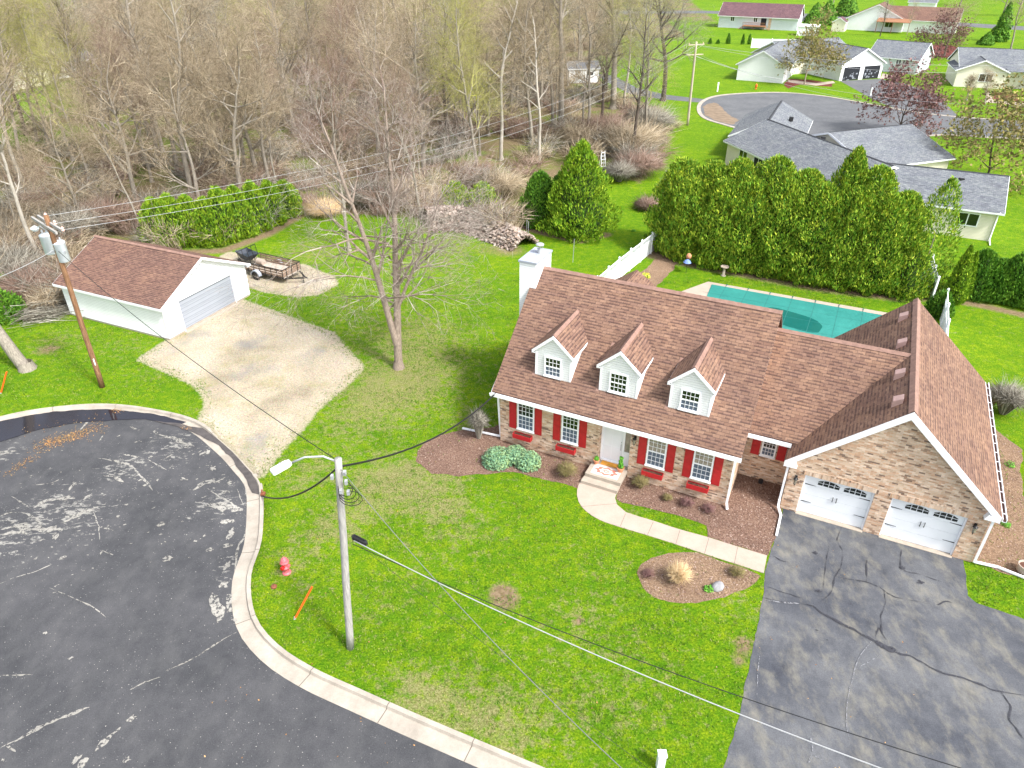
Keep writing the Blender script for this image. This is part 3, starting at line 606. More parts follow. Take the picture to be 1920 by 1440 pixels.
sheet('footpath', PL([(1115, 138), (1150, 142), (1195, 165), (1250, 178), (1320, 186), (1318, 193), (1240, 186), (1180, 176), (1140, 155)]), .014, m_far)
sheet('back_road', PL([(900, 22), (1320, 20), (1560, 27), (1760, 40), (2100, 60), (2100, 68), (1760, 47), (1560, 33), (1320, 25), (900, 27)]), .014, m_far)
sheet('back_driveway', PL([(1500, 30), (1525, 31), (1530, 44), (1505, 42)]), .03, m_far)

# ------------------------------------------------------------------ the main house (its own frame: x along the front, y to the back)
H = thing('house', HO, HA, 'tan brick house with three white dormers, red shutters and an attached two-door garage', 'house')
def rotM(x, y, z, a): return Matrix.Translation((x, y, z)) @ Matrix.Rotation(a, 4, 'Z')
def window(parent, M, w_, h_, cols=4, rows=3, up=None, lo=None, sill=True, name='window', trim=.07):
    f = MB(M)                                            # local: x right, -y out, z up
    f.box(0, trim, -.05, .0, 0, h_).box(w_-trim, w_, -.05, .0, 0, h_).box(trim, w_-trim, -.05, .0, h_-trim, h_).box(trim, w_-trim, -.055, 0, 0, trim*.9)
    hm = h_*.5; f.box(trim, w_-trim, -.045, 0, hm-.03, hm+.03)
    if sill: f.box(-.03, w_+.03, -.09, -.002, -.045, -.002)
    fo = f.build(name, m_white, parent)
    g = MB(M)
    for (z0, z1, yy) in ((trim*.9, hm-.03, -.030), (hm+.03, h_-trim, -.038)):
        for c in range(1, cols):
            x = trim+(w_-2*trim)*c/cols; g.box(x-.008, x+.008, yy-.008, yy+.012, z0, z1)
        for r in range(1, rows):
            z = z0+(z1-z0)*r/rows; g.box(trim, w_-trim, yy-.006, yy+.012, z-.008, z+.008)
    g.build('glazing_bars', m_white, fo)
    MB(M).box(trim, w_-trim, -.022, -.004, hm+.03, h_-trim).build('upper_pane', up or m_glass, fo)
    MB(M).box(trim, w_-trim, -.015, -.004, trim*.9, hm-.03).build('lower_pane', lo or m_screen, fo)
    return fo
SLM = .797
zm = lambda y: 3.05+SLM*(y+.33)
# front wall in pieces round the door recess
b = MB()
b.box(0, 5.14, 0, .25, -.05, 2.95).box(6.62, 11.22, 0, .25, -.05, 2.95).box(5.14, 6.62, 0, .25, 2.72, 2.95)
b.box(5.141, 6.619, .42, .5, -.05, 2.72).box(5.06, 5.14, .25, .5, -.05, 2.72).box(6.62, 6.7, .25, .5, -.05, 2.72)
b.build('front_wall', m_brick, H)
b = MB()
for x in (0.0, 11.22-.25):
    b.slab([(x, .251, -.05), (x, 10.2, -.05), (x, 10.2, zm(.0)-.1), (x, 5.1, 7.2), (x, .251, zm(.251)-.15)], (.25, 0, 0))
b.box(.251, 10.969, 9.95, 10.2, -.05, 3.2); b.build('side_wall', m_brick, H)
T = .1
def roofslab(name, pts, mat, parent, t=T, nrm=None):
    return MB().slab(pts, (0, 0, -t)).build(name, mat, parent)
xl0, xl1, xr = -.27, -.06, 11.46
roofslab('roof', [(xl0, -.33, zm(-.33)), (xr, -.33, zm(-.33)), (xr, 5.1, zm(5.1)), (xl1, 5.1, zm(5.1)), (xl1, 4.12, zm(4.12)), (xl0-.12, 4.12, zm(4.12))], m_shing, H)
roofslab('back_roof', [(xr, 10.53, zm(-.33)), (xl0, 10.53, zm(-.33)), (xl0, 6.1, zm(4.1)), (xl1, 6.1, zm(4.1)), (xl1, 5.1, zm(5.1)), (xr, 5.1, zm(5.1))], m_shing, H)
def cap(parent, a, c, wd=.28, mat=None, slope=.8):
    a = Vector(a); c = Vector(c); d = (c-a).normalized(); s_ = d.cross(Vector((0, 0, 1))).normalized()*wd/2; dz = Vector((0, 0, -wd/2*slope+.0))
    up = Vector((0, 0, .035)); mb = MB()
    n = max(1, int((c-a).length/.3))
    for k in range(n):                                  # overlapping cap shingles
        p = a+(c-a)*(k/n); q = a+(c-a)*((k+1.08)/n); lift = Vector((0, 0, .012))
        mb.poly([p+up-s_*1+dz, q+up+lift-s_+dz, q+up+lift, p+up]); mb.poly([p+up, q+up+lift, q+up+lift+s_+dz, p+up+s_+dz])
    return mb.build('ridge_cap', mat or m_cap, parent)
cap(H, (xl1, 5.1, zm(5.1)), (xr, 5.1, zm(5.1)), .3)
tr = MB()                                                # white rake boards
for x, dz_ in ((xl0-.02, .02), (xr-.025, .102)): tr.slab([(x, -.34, zm(-.33)-dz_), (x, 5.1, zm(5.1)-dz_), (x, 5.1, zm(5.1)-.22), (x, -.34, zm(-.33)-.22)], (.02, 0, 0))
tr.slab([(xl0, -.33, zm(-.33)-T-.001), (xr, -.33, zm(-.33)-T-.001), (xr, -.33, zm(-.33)-.2), (xl0, -.33, zm(-.33)-.2)], (0, .02, 0))
tr.box(xl0+.01, xr-.01, -.30, -.002, 2.85, 2.87).build('rake_board', m_white, H)
def gutter(parent, x0, x1, y, z, sgn=-1, name='gutter'):
    g = MB(); a, c = sorted((y, y+sgn*.02)); g.box(x0, x1, a, c, z-.12, z+.0)
    a, c = sorted((y, y+sgn*.13)); g.box(x0, x1, a, c, z-.135, z-.12)
    a, c = sorted((y+sgn*.13, y+sgn*.15)); g.box(x0, x1, a, c, z-.13, z+.02)
    x = x0+.3
    while x < x1: a, c = sorted((y+sgn*.02, y+sgn*.13)); g.box(x, x+.025, a, c, z-.02, z-.005); x += .8
    return g.build(name, m_white, parent)
gutter(H, -.3, 11.48, -.352, zm(-.33)-.07)
win = [(.95, 1.84, .51, 1.86, .80), (3.26, 4.12, 2.82, 4.14, 3.08), (7.41, 8.29, 7.0, 8.31, 7.33), (9.48, 10.36, 9.09, 10.38, 9.40)]
for k, (x0, x1, s0, s1, bx) in enumerate(win):
    window(H, rotM(x0, 0, 1.06, 0), x1-x0, 1.62, 4, 3, m_glass if k < 2 else m_curt)
    for sx in (s0, s1):
        s = MB().box(sx, sx+.37, -.03, 0, .98, 2.66).box(sx+.05, sx+.32, -.042, -.03, 1.04, 1.78).box(sx+.05, sx+.32, -.042, -.03, 1.87, 2.60)
        s.build('shutter', m_red, H)
    s = MB().box(bx, bx+.96, -.27, -.25, .58, .83).box(bx, bx+.96, -.02, 0, .58, .83).box(bx, bx+.02, -.25, -.02, .58, .83).box(bx+.94, bx+.96, -.25, -.02, .58, .83).box(bx+.02, bx+.94, -.25, -.02, .58, .60)
    bo = s.build('window_box', m_red, H)
    s = MB(); s.box(bx+.02, bx+.94, -.25, -.02, .6, .78)
    for j in range(26): 
        x = bx+.06+.84*rng.random(); y = -.22+.17*rng.random(); s.tube([(x, y, .77), (x+rng.uniform(-.04, .04), y+rng.uniform(-.04, .04), .80+.05*rng.random())], [.02, .006], 4)
    s.build('soil', m_soil, bo)
# entrance door with side light
d = MB().box(5.22, 6.2, .36, .40, .42, 2.62)
for z0, z1 in ((.55, 1.25), (1.38, 2.5)):
    for x0, x1 in ((5.32, 5.66), (5.76, 6.1)): d.box(x0, x1, .348, .36, z0, z1)
dd = d.build('front_door', m_door, H); MB().box(6.09, 6.12, .31, .33, 1.15, 1.5).box(6.09, 6.12, .33, .36, 1.18, 1.2).box(6.09, 6.12, .33, .36, 1.45, 1.47).box(6.085, 6.125, .335, .36, 1.58, 1.63).build('door_handle', m_metal, dd)
MB().box(5.145, 5.22, .28, .42, .36, 2.70).box(6.2, 6.28, .28, .42, .36, 2.70).box(6.54, 6.615, .28, .42, .36, 2.70).box(5.22, 6.2, .28, .42, 2.62, 2.70).box(6.28, 6.54, .3, .42, .36, 1.15).box(6.28, 6.54, .28, .42, 2.62, 2.7).box(5.22, 6.2, .25, .42, .36, .42).build('door_frame', m_white, H)
MB().box(6.28, 6.54, .33, .36, 1.15, 2.62).build('side_light', m_curt, H)
def lantern(x, y, z):
    l = MB().box(x-.05, x+.05, y-.03, y, z-.05, z+.15).tube([(x, y-.03, z+.1), (x, y-.14, z+.17), (x, y-.14, z+.12)], .012, 6)
    l.lathe(x, y-.14, [(.01, z+.14), (.10, z+.06), (.10, z+.045), (.075, z+.045), (.055, z-.2), (.06, z-.22), (.02, z-.26), (.008, z-.34)], 8)
    o = l.build('wall_lantern', m_black, H)
    g = MB().lathe(x, y-.14, [(.08, z+.03), (.062, z-.19)], 8); g.build('lantern_glass', m_curt, o)
lantern(6.82, 0, 2.3)
# dormers
for dx in (1.51, 4.70, 7.93):
    cx = dx+.9; z0 = 3.86; fy = .72; ez = 5.22; pz = 6.12; sl_ = (pz-ez)/1.0
    m = MB(); m.slab([(dx, fy, zm(fy)-.05), (dx+1.8, fy, zm(fy)-.05), (dx+1.8, fy, ez+.04), (cx, fy, pz-.06), (dx, fy, ez+.04)], (0, .1, 0))
    for x in (dx, dx+1.72): m.slab([(x, fy+.101, zm(fy+.1)-.05), (x, 2.55, zm(2.55)-.05), (x, 2.35, ez+.05), (x, fy+.101, ez+.05)], (.08, 0, 0))
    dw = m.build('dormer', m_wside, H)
    yv = lambda z: (z-3.05)/SLM-.33
    m = MB()
    for sg in (-1, 1):
        e = cx+sg*1.02; ze = pz+.06-1.02*sl_
        m.slab([(e, fy-.1, ze), (cx, fy-.1, pz+.06), (cx, yv(pz+.06)+.02, pz+.06), (e, yv(ze)+.02, ze)], (0, 0, -.06))
    m.build('dormer_roof', m_shing, dw); c_ = cap(dw, (cx, fy-.1, pz+.06), (cx, yv(pz+.06)-.05, pz+.06), .26, None, sl_)
    m = MB()
    for sg in (-1, 1):
        e = cx+sg*1.04; ze = pz+.05-1.04*sl_
        m.slab([(e, fy-.13, ze), (cx, fy-.13, pz+.05), (cx, fy-.13, pz-.13), (e, fy-.13, ze-.16)], (0, .03, 0))
        m.slab([(e, fy-.1, ze-.02), (e, yv(ze)-.0, ze-.02), (e, yv(ze)-.12, ze-.13), (e, fy-.1, ze-.13)], (-sg*.02, 0, 0))
        a, c = sorted((cx+sg*.9, cx+sg*1.02)); m.box(a, c, fy-.1, 2.2, ze-.16, ze-.14)
        m.box(min(cx+sg*.9, cx+sg*.82), max(cx+sg*.9, cx+sg*.82), fy-.015, fy, zm(fy)+.01, ez-.05)
    m.build('dormer_trim', m_white, dw)
    q = window(dw, rotM(cx-.43, fy, 3.98, 0), .86, 1.02, 4, 2, m_glass, m_glass if dx > 4 and dx < 5 else m_screen)
    for k in list(KIDS[q.name]):                         # keep panes one level down
        k.parent = dw; KIDS[dw.name].append(k)
    KIDS[q.name] = []
    # counter-flashing along the cheeks
    MB().poly([(dx-.14, fy-.08, zm(fy-.08)+.012), (dx, fy-.08, zm(fy-.08)+.012), (dx, 2.6, zm(2.6)+.012), (dx-.14, 2.6, zm(2.6)+.012)]).build('flashing', m_cap, dw)
# wing
WE, WR = 1.72, 5.75; zw = lambda y: 3.0+.799*(y-WE)
MB().box(11.221, 13.35, 2.55, 2.8, -.05, 3.45).build('wing_wall', m_brick, H); MB().box(11.221, 13.35, 9, 9.2, -.05, 3.3).build('wing_wall', m_brick, H)
zg = lambda x: 6.35-.917*abs(17.06-x)
xg = lambda z: 17.06-(6.35-z)/.917
roofslab('wing_roof', [(11.225, WE, zw(WE)), (xg(zw(WE))+.03, WE, zw(WE)), (xg(zw(WR))+.03, WR, zw(WR)), (11.225, WR, zw(WR))], m_shing, H)
roofslab('wing_back_roof', [(11.225, WR, zw(WR)), (xg(zw(WR))+.03, WR, zw(WR)), (xg(zw(WE))+.03, 2*WR-WE, zw(WE)), (11.225, 2*WR-WE, zw(WE))], m_shing, H)
cap(H, (11.3, WR, zw(WR)), (xg(zw(WR))+.05, WR, zw(WR)), .3)
gutter(H, 11.3, 13.2, WE-.02, zw(WE)-.06)
MB().box(11.23, 13.34, WE+.01, 2.548, 2.80, 2.82).build('wing_soffit', m_white, H)
window(H, rotM(11.99, 2.55, 1.4, 0), .64, .92, 4, 2)
for sx in (11.56, 12.69): MB().box(sx, sx+.37, 2.52, 2.55, 1.34, 2.36).box(sx+.05, sx+.32, 2.508, 2.52, 1.4, 1.82).box(sx+.05, sx+.32, 2.508, 2.52, 1.88, 2.3).build('shutter', m_red, H)
MB().lathe(12.3, 2.3, [(.09, .0), (.11, .1), (.1, .2), (.03, .22)], 10).build('vent_hood', m_black, H)
# garage
gx0, gx1, gy0, gy1 = 13.36, 20.82, .95, 11.5
b = MB()
b.slab([(gx0, gy0, -.05), (14.03, gy0, -.05), (14.03, gy0, 2.1), (gx0, gy0, 2.1)], (0, .3, 0)).slab([(16.75, gy0, -.05), (17.39, gy0, -.05), (17.39, gy0, 2.1), (16.75, gy0, 2.1)], (0, .3, 0)).slab([(20.12, gy0, -.05), (gx1, gy0, -.05), (gx1, gy0, 2.1), (20.12, gy0, 2.1)], (0, .3, 0))
b.slab([(gx0, gy0, 2.1), (gx1, gy0, 2.1), (gx1, gy0, zg(gx1)-.12), (17.06, gy0, 6.2), (gx0, gy0, zg(gx0)-.12)], (0, .3, 0))
b.build('garage_front_wall', m_brick, H)
MB().box(gx0, gx0+.25, gy0+.301, gy1, -.05, 2.75).box(gx1-.25, gx1, gy0+.301, gy1, -.05, 2.68).slab([(gx0+.251, gy1, -.05), (gx1-.251, gy1, -.05), (gx1-.251, gy1, 2.7), (17.06, gy1, 6.1), (gx0+.251, gy1, 2.7)], (0, -.25, 0)).build('garage_side_wall', m_brick, H)
yf, yb = .72, 11.75; xe0, xe1 = 13.08, 21.08
roofslab('garage_roof', [(xe0, yf, zg(xe0)), (17.06, yf, 6.35), (17.06, yb, 6.35), (xe0, yb, zg(xe0))], m_shing, H)
roofslab('garage_east_roof', [(17.06, yf, 6.35), (xe1, yf, zg(xe1)), (xe1, yb, zg(xe1)), (17.06, yb, 6.35)], m_shing, H)
cap(H, (17.06, yf, 6.35), (17.06, yb, 6.35), .34, None, .917)
m = MB()
for sg, xe in ((-1, xe0), (1, xe1)):
    m.slab([(xe-sg*.02, yf-.03, zg(xe)-.0), (17.06, yf-.03, 6.35-.01), (17.06, yf-.03, 6.35-.36), (xe-sg*.02, yf-.03, zg(xe)-.30)], (0, .03, 0))
    m.slab([(xe-sg*.02, yf, zg(xe)-.3), (17.06, yf, 6.35-.36), (17.06, yf, 6.35-.33), (xe-sg*.02, yf, zg(xe)-.27)], (0, .22, 0))
    a, c = sorted((xe, xe-sg*.5)); m.slab([(xe-sg*.02, yf-.032, zg(xe)-.26), (xe-sg*.55, yf-.032, zg(xe)-.26), (xe-sg*.45, yf-.032, zg(xe)-.02), (xe-sg*.02, yf-.032, zg(xe)-.02)], (0, .28, 0))
m.build('gable_trim', m_white, H)
def sidegutter(x, y0, y1, z, sg):
    g = MB(); a, c = sorted((x, x+sg*.02)); g.box(a, c, y0, y1, z-.12, z); a, c = sorted((x, x+sg*.13)); g.box(a, c, y0, y1, z-.135, z-.12); a, c = sorted((x+sg*.13, x+sg*.155)); g.box(a, c, y0, y1, z-.13, z+.02)
    y = y0+.35
    while y < y1: a, c = sorted((x-sg*.06, x+sg*.14)); g.box(a, c, y, y+.03, z-.005, z+.012); y += .72
    gb = g.build('gutter', m_white, H); a, c = sorted((x+sg*.021, x+sg*.129)); MB().box(a, c, y0+.02, y1-.02, z-.12, z-.06).build('gutter_debris', m_soil, gb); return gb
sidegutter(xe1+.02, yf-.02, yb, zg(xe1)-.03, 1)
for x0, x1 in ((14.03, 16.75), (17.39, 20.12)):
    wd = x1-x0; D = MB()
    for k in range(4): D.box(x0+.06, x1-.06, gy0+.14, gy0+.2, .03+k*.5, .03+k*.5+.492)
    D.box(x0+.06, x1-.06, gy0+.155, gy0+.21, .03, 2.05)
    dn = D.build('garage_door', m_door, H)
    MB().box(x0, x0+.06, gy0+.06, gy0+.25, 0, 2.1).box(x1-.06, x1, gy0+.06, gy0+.25, 0, 2.1).box(x0+.06, x1-.06, gy0+.06, gy0+.25, 2.05, 2.1).build('door_jamb', m_white, dn)
    for c0 in (.22, .60):
        g = MB()
        xa = x0+wd*c0-.05; W = .88
        for c in range(4):
            u0 = xa+c*W/4+.015; u1 = xa+(c+1)*W/4-.015
            g.box(u0, u1, gy0+.13, gy0+.141, 1.66, 1.77)
            f0 = 1-((c/4-.5)*2)**2; f1 = 1-(((c+1)/4-.5)*2)**2
            g.slab([(u0, gy0+.13, 1.80), (u1, gy0+.13, 1.80), (u1, gy0+.13, 1.83+.12*f1), (u0, gy0+.13, 1.83+.12*f0)], (0, .011, 0))
        g.build('arched_lights', m_glass, dn)
    h_ = MB()
    for z in (.62, 1.55):
        h_.slab([(x0+.08, gy0+.125, z-.02), (x0+.5, gy0+.125, z-.004), (x0+.5, gy0+.125, z+.004), (x0+.08, gy0+.125, z+.02)], (0, .014, 0)); h_.slab([(x1-.5, gy0+.125, z-.004), (x1-.08, gy0+.125, z-.02), (x1-.08, gy0+.125, z+.02), (x1-.5, gy0+.125, z+.004)], (0, .014, 0))
    for xx in ((x0+x1)/2-.09, (x0+x1)/2+.06): h_.box(xx, xx+.025, gy0+.09, gy0+.105, .98, 1.22).box(xx, xx+.025, gy0+.105, gy0+.14, .99, 1.01).box(xx, xx+.025, gy0+.105, gy0+.14, 1.19, 1.21)
    h_.build('door_hardware', m_black, dn)
    a = MB(); n = 16                                     # arched soldier course
    for k in range(n):
        u0, u1 = x0-.12+(wd+.24)*k/n, x0-.12+(wd+.24)*(k+1)/n; f = lambda u: .10*(1-((u-(x0+x1)/2)/(wd/2+.12))**2)
        a.slab([(u0, gy0-.025, 2.1+f(u0)*.0), (u1, gy0-.025, 2.1), (u1, gy0-.025, 2.3+f(u1)), (u0, gy0-.025, 2.3+f(u0))], (0, .024, 0))
    a.build('brick_arch', m_brickv, H)
    MB().box(x0+.0, x1, gy0-.12, gy0+.13, -.02, .03).build('threshold', m_conc, H)
lantern(13.7, gy0, 1.8); lantern(20.42, gy0, 1.8)
for y in (10.1, 7.15, 4.18, 1.92):                       # ridge vents on the garage's west slope
    x = 16.55; z = zg(x); v = MB().slab([(x-.17, y-.2, z-.16), (x+.17, y-.2, z+.14), (x+.17, y-.2, z+.36), (x-.17, y-.2, z+.16)], (0, .4, 0)); v.build('roof_vent', m_vent, H)
for x in (2.2, 6.7, 8.9):
    v = MB().slab([(x, 5.25, zm(4.9)), (x, 5.6, zm(4.55)), (x, 5.6, zm(4.55)+.22), (x, 5.25, zm(4.9)+.14)], (.4, 0, 0)); v.build('roof_vent', m_cap, H)
# chimney
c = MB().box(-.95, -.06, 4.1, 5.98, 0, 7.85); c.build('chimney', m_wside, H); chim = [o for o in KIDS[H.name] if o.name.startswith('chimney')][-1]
MB().box(-1.0, -.01, 4.05, 6.03, 7.85, 7.95).build('chimney_cap', m_flash, chim)
f = MB().lathe(-.42, 5.35, [(.13, 7.95), (.13, 8.2)], 12)
for a in range(4): t = a*math.pi/2+.4; f.tube([(-.42+.12*math.cos(t), 5.35+.12*math.sin(t), 8.18), (-.42+.17*math.cos(t), 5.35+.17*math.sin(t), 8.38)], .012, 5)
f.lathe(-.42, 5.35, [(.2, 8.37), (.21, 8.41), (.17, 8.45), (.04, 8.47)], 14).build('flue', m_metal, chim)
# rear porch gable that peeps over the ridge
pg = MB(); pk = (4.4, 3.9)
for sg in (-1, 1): pg.slab([(2.35, 9.0, 4.45), (2.35, 13.6, 4.45), (2.35+sg*2.0, 13.6, 3.1), (2.35+sg*2.0, 9.0, 3.1)], (0, 0, -.1))
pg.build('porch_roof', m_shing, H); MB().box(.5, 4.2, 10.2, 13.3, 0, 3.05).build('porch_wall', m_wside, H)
# downspouts
def pipe(parent, pts, name='downspout', r=.045):
    m = MB()
    for a, c in zip(pts[:-1], pts[1:]): m.beam(a, Vector(c)+(Vector(c)-Vector(a)).normalized()*.03, .09, .07, (0, 1, 0) if abs((Vector(c)-Vector(a)).normalized().z) > .8 else (0, 0, 1))
    return m.build(name, m_white, parent)
HM = Matrix.Translation(HO) @ Matrix.Rotation(HA, 4, 'Z'); HI = HM.inverted()
L = lambda u, v, z=.08: HI @ P(u, v, z)
pipe(H, [(11.3, -.4, 2.9), (11.22, -.08, 2.7), (11.22, -.08, .25), (11.3, -.28, .1)])
pipe(H, [(13.2, .75, 2.55), (13.28, .88, 2.35), (13.28, .88, .5), (13.3, .7, .2), L(1464, 966), L(1456, 1003)])
pipe(H, [(20.9, .9, 2.4), (20.9, .9, .12), L(1870, 1063), L(1960, 1098)])
pipe(H, [(-.35, -.4, 2.9), (-.08, -.05, 2.7), (-.06, .15, .12), L(868, 803)])
pipe(H, [(13.1, 1.75, 2.85), (13.3, 2.4, 2.5), (13.32, 2.45, 1.5)])

# porch and step (concrete stoop moves with nothing else)
st = MB(HM).box(4.9, 6.62, -1.0, .0, .19, .36).box(5.14, 6.62, 0, .42, .19, .355).box(4.95, 6.57, -.95, 0, 0, .19).box(4.86, 6.60, -1.38, -.951, 0, .18)
tag(st.build('entrance_steps', m_conc, recenter=True), 'pale concrete stoop with one lower step before the white front door', 'steps')
# things on the stoop
mt = MB(HM).box(5.3, 6.08, -.06, .33, .362, .38); tag(mt.build('doormat', simple('coir', (.58, .27, .04), .95, .15, 30), recenter=True), 'orange coir doormat lying right before the white front door', 'doormat')
rug = MB(HM).box(5.1, 6.4, -.86, -.1, .362, .372); ro = rug.build('rug', simple('rug_cream', (.72, .60, .56), .95, .08, 20), recenter=True); tag(ro, 'cream rug with a coral lattice medallion lying on the stoop', 'rug')
rp = MB(); ox, oy = ro.location.x, ro.location.y
def HWl(x, y, z): v = HM @ Vector((x, y, z)); return v-ro.location
def ringpoly(cx, cy, rx, ry, wv, lob, z, n=64):
    for k in range(n):
        q = []
        for kk, sc in ((k, 1), (k+1, 1), (k+1, wv), (k, wv)):
            t = 2*math.pi*kk/n; r_ = 1+.13*math.cos(lob*t)
            q.append(HWl(cx+rx*r_*sc*math.cos(t), cy+ry*r_*sc*math.sin(t), z))
        rp.poly(q)
ringpoly(5.75, -.48, .50, .27, .62, 8, .3735); ringpoly(5.75, -.48, .14, .09, .45, 4, .3735)
for (a, c, d, e) in ((5.13, 6.37, -.83, -.815), (5.13, 6.37, -.145, -.13), (5.13, 5.145, -.815, -.145), (6.355, 6.37, -.815, -.145)): rp.poly([HWl(a, d, .3735), HWl(c, d, .3735), HWl(c, e, .3735), HWl(a, e, .3735)])
rp.build('rug_pattern', simple('coral', (.58, .17, .13), .95, .1, 20), ro)

def cloud_leaves(n, fn, size, seed, up=.3, spray=False):   # fn(rng) -> position arrays (n,3) and outward normals (n,3)
    g = np.random.default_rng(seed); Pn, N = fn(g, n)
    a = g.normal(size=(n, 3)); a /= np.linalg.norm(a, axis=1)[:, None]
    N = N+a*.9; N[:, 2] += up; N /= np.linalg.norm(N, axis=1)[:, None]
    t = np.cross(N, g.normal(size=(n, 3))); t /= np.linalg.norm(t, axis=1)[:, None]; b = np.cross(N, t)
    s = size*(.6+.8*g.random((n, 1)))
    if spray:
        t = N*.75+g.normal(size=(n, 3))*.38; t[:, 2] += .85; t /= np.linalg.norm(t, axis=1)[:, None]; b = np.cross(t, g.normal(size=(n, 3))); b /= np.linalg.norm(b, axis=1)[:, None]; b *= .55; s = s*1.25
    V = np.stack([Pn-t*s*.5, Pn-b*s*.32, Pn+t*s*.65, Pn+b*s*.32], 1).reshape(-1, 3)
    i = np.arange(n)[:, None]*4
    return V, i+np.arange(4)[None, :]
def potted(x, y, hgt, spread, label, n=90, r=.15):
    t = thing('potted_plant', (HM @ Vector((x, y, .372))), 0, label, 'potted plant')
    MB().lathe(0, 0, [(r*.62, 0), (r*.95, .2), (r*1.08, .2), (r*1.08, .25), (r*.9, .25), (r*.88, .21)], 14).build('pot', m_terra, t)
    MB().lathe(0, 0, [(r*.87, .2), (.01, .23)], 12).build('soil', m_soil, t)
    def fn(g, n):
        z = g.random(n); a = g.random(n)*6.28; rr = spread*(1-.4*z)*np.sqrt(g.random(n))
        Pn = np.stack([rr*np.cos(a), rr*np.sin(a), .23+z*hgt], 1); N = np.stack([np.cos(a), np.sin(a), a*0+.3], 1); return Pn, N
    V, F = cloud_leaves(n, fn, .09, int(x*100)); npmesh('foliage', V, [F], m_gleaf, t)
    return t
potted(5.12, -.12, .16, .13, 'small green plant in a terracotta pot at the left side of the front door')
potted(6.33, -.2, .62, .13, 'tall bushy green plant in a terracotta pot at the right side of the front door', 260, .17)

# ------------------------------------------------------------------ detached garage
GA = P(*(0+1020/3.2, 380+828/3.2)); GR = R(66.0)
G = thing('detached_garage', GA, GR, 'white sided detached garage with brown shingle gable roof and one wide closed door', 'garage')
W_, L_ = 7.3, 8.8; ez, rz = 2.42, 4.2; gs = (rz-ez)/(W_/2); zq = lambda x: rz-gs*abs(x-W_/2)+.0
m = MB(); m.slab([(0, 0, .12), (1.32, 0, .12), (1.32, 0, 2.14), (0, 0, 2.14)], (0, .15, 0)).slab([(5.98, 0, .12), (W_, 0, .12), (W_, 0, 2.14), (5.98, 0, 2.14)], (0, .15, 0)).slab([(0, 0, 2.14), (W_, 0, 2.14), (W_, 0, ez-.08), (W_/2, 0, rz-.08), (0, 0, ez-.08)], (0, .15, 0))
m.box(0, .15, .151, L_, .12, ez-.05).box(W_-.15, W_, .151, L_, .12, ez-.05).slab([(.151, L_, .12), (W_-.151, L_, .12), (W_-.151, L_, ez-.08), (W_/2, L_, rz-.08), (.151, L_, ez-.08)], (0, -.15, 0))
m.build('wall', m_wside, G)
MB().box(.02, W_-.02, .02, L_-.02, -.1, .118).build('foundation', m_conc, G)
ov = .28
for sg in (-1, 1):
    e = W_/2+sg*(W_/2+ov); MB().slab([(e, -ov, zq(e)+.06), (W_/2, -ov, rz+.06), (W_/2, L_+ov, rz+.06), (e, L_+ov, zq(e)+.06)], (0, 0, -.08)).build('roof', m_shing2, G)
cap(G, (W_/2, -ov, rz+.06), (W_/2, L_+ov, rz+.06), .3, None, gs)
m = MB()
for sg in (-1, 1):
    e = W_/2+sg*(W_/2+ov+.02)
    for y in (-ov-.025, L_+ov): m.slab([(e, y, zq(e)+.05), (W_/2, y, rz+.05), (W_/2, y, rz-.12), (e, y, zq(e)-.12)], (0, .025, 0))
    m.slab([(e, -ov, zq(e)+.05), (e, L_+ov, zq(e)+.05), (e, L_+ov, zq(e)-.12), (e, -ov, zq(e)-.12)], (-sg*.02, 0, 0)); a, c = sorted((W_/2+sg*W_/2, e)); m.box(a, c, -ov, L_+ov, zq(e)-.12, zq(e)-.10)
m.slab([(-ov, -ov, zq(-ov)-.1), (W_/2, -ov, rz-.1), (W_+ov, -ov, zq(-ov)-.1), (W_/2, -ov, rz-.12)], (0, ov-.001, 0))
for x in (0, W_-.09): m.box(x, x+.09, -.02, -.001, .12, ez-.06)
m.build('trim', m_white, G)
m = MB()
for k in range(4): m.box(1.36, 5.94, .1, .14, .14+k*.495, .14+k*.495+.475)
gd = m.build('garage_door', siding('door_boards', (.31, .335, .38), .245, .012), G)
MB().box(1.32, 1.36, .0, .14, .0, 2.14).box(5.94, 5.98, 0, .14, 0, 2.14).box(1.36, 5.94, .0, .14, 2.10, 2.14).build('door_jamb', m_white, gd)
MB().box(1.2, 6.1, -.25, .1, -.05, .03).build('apron', m_conc, G)

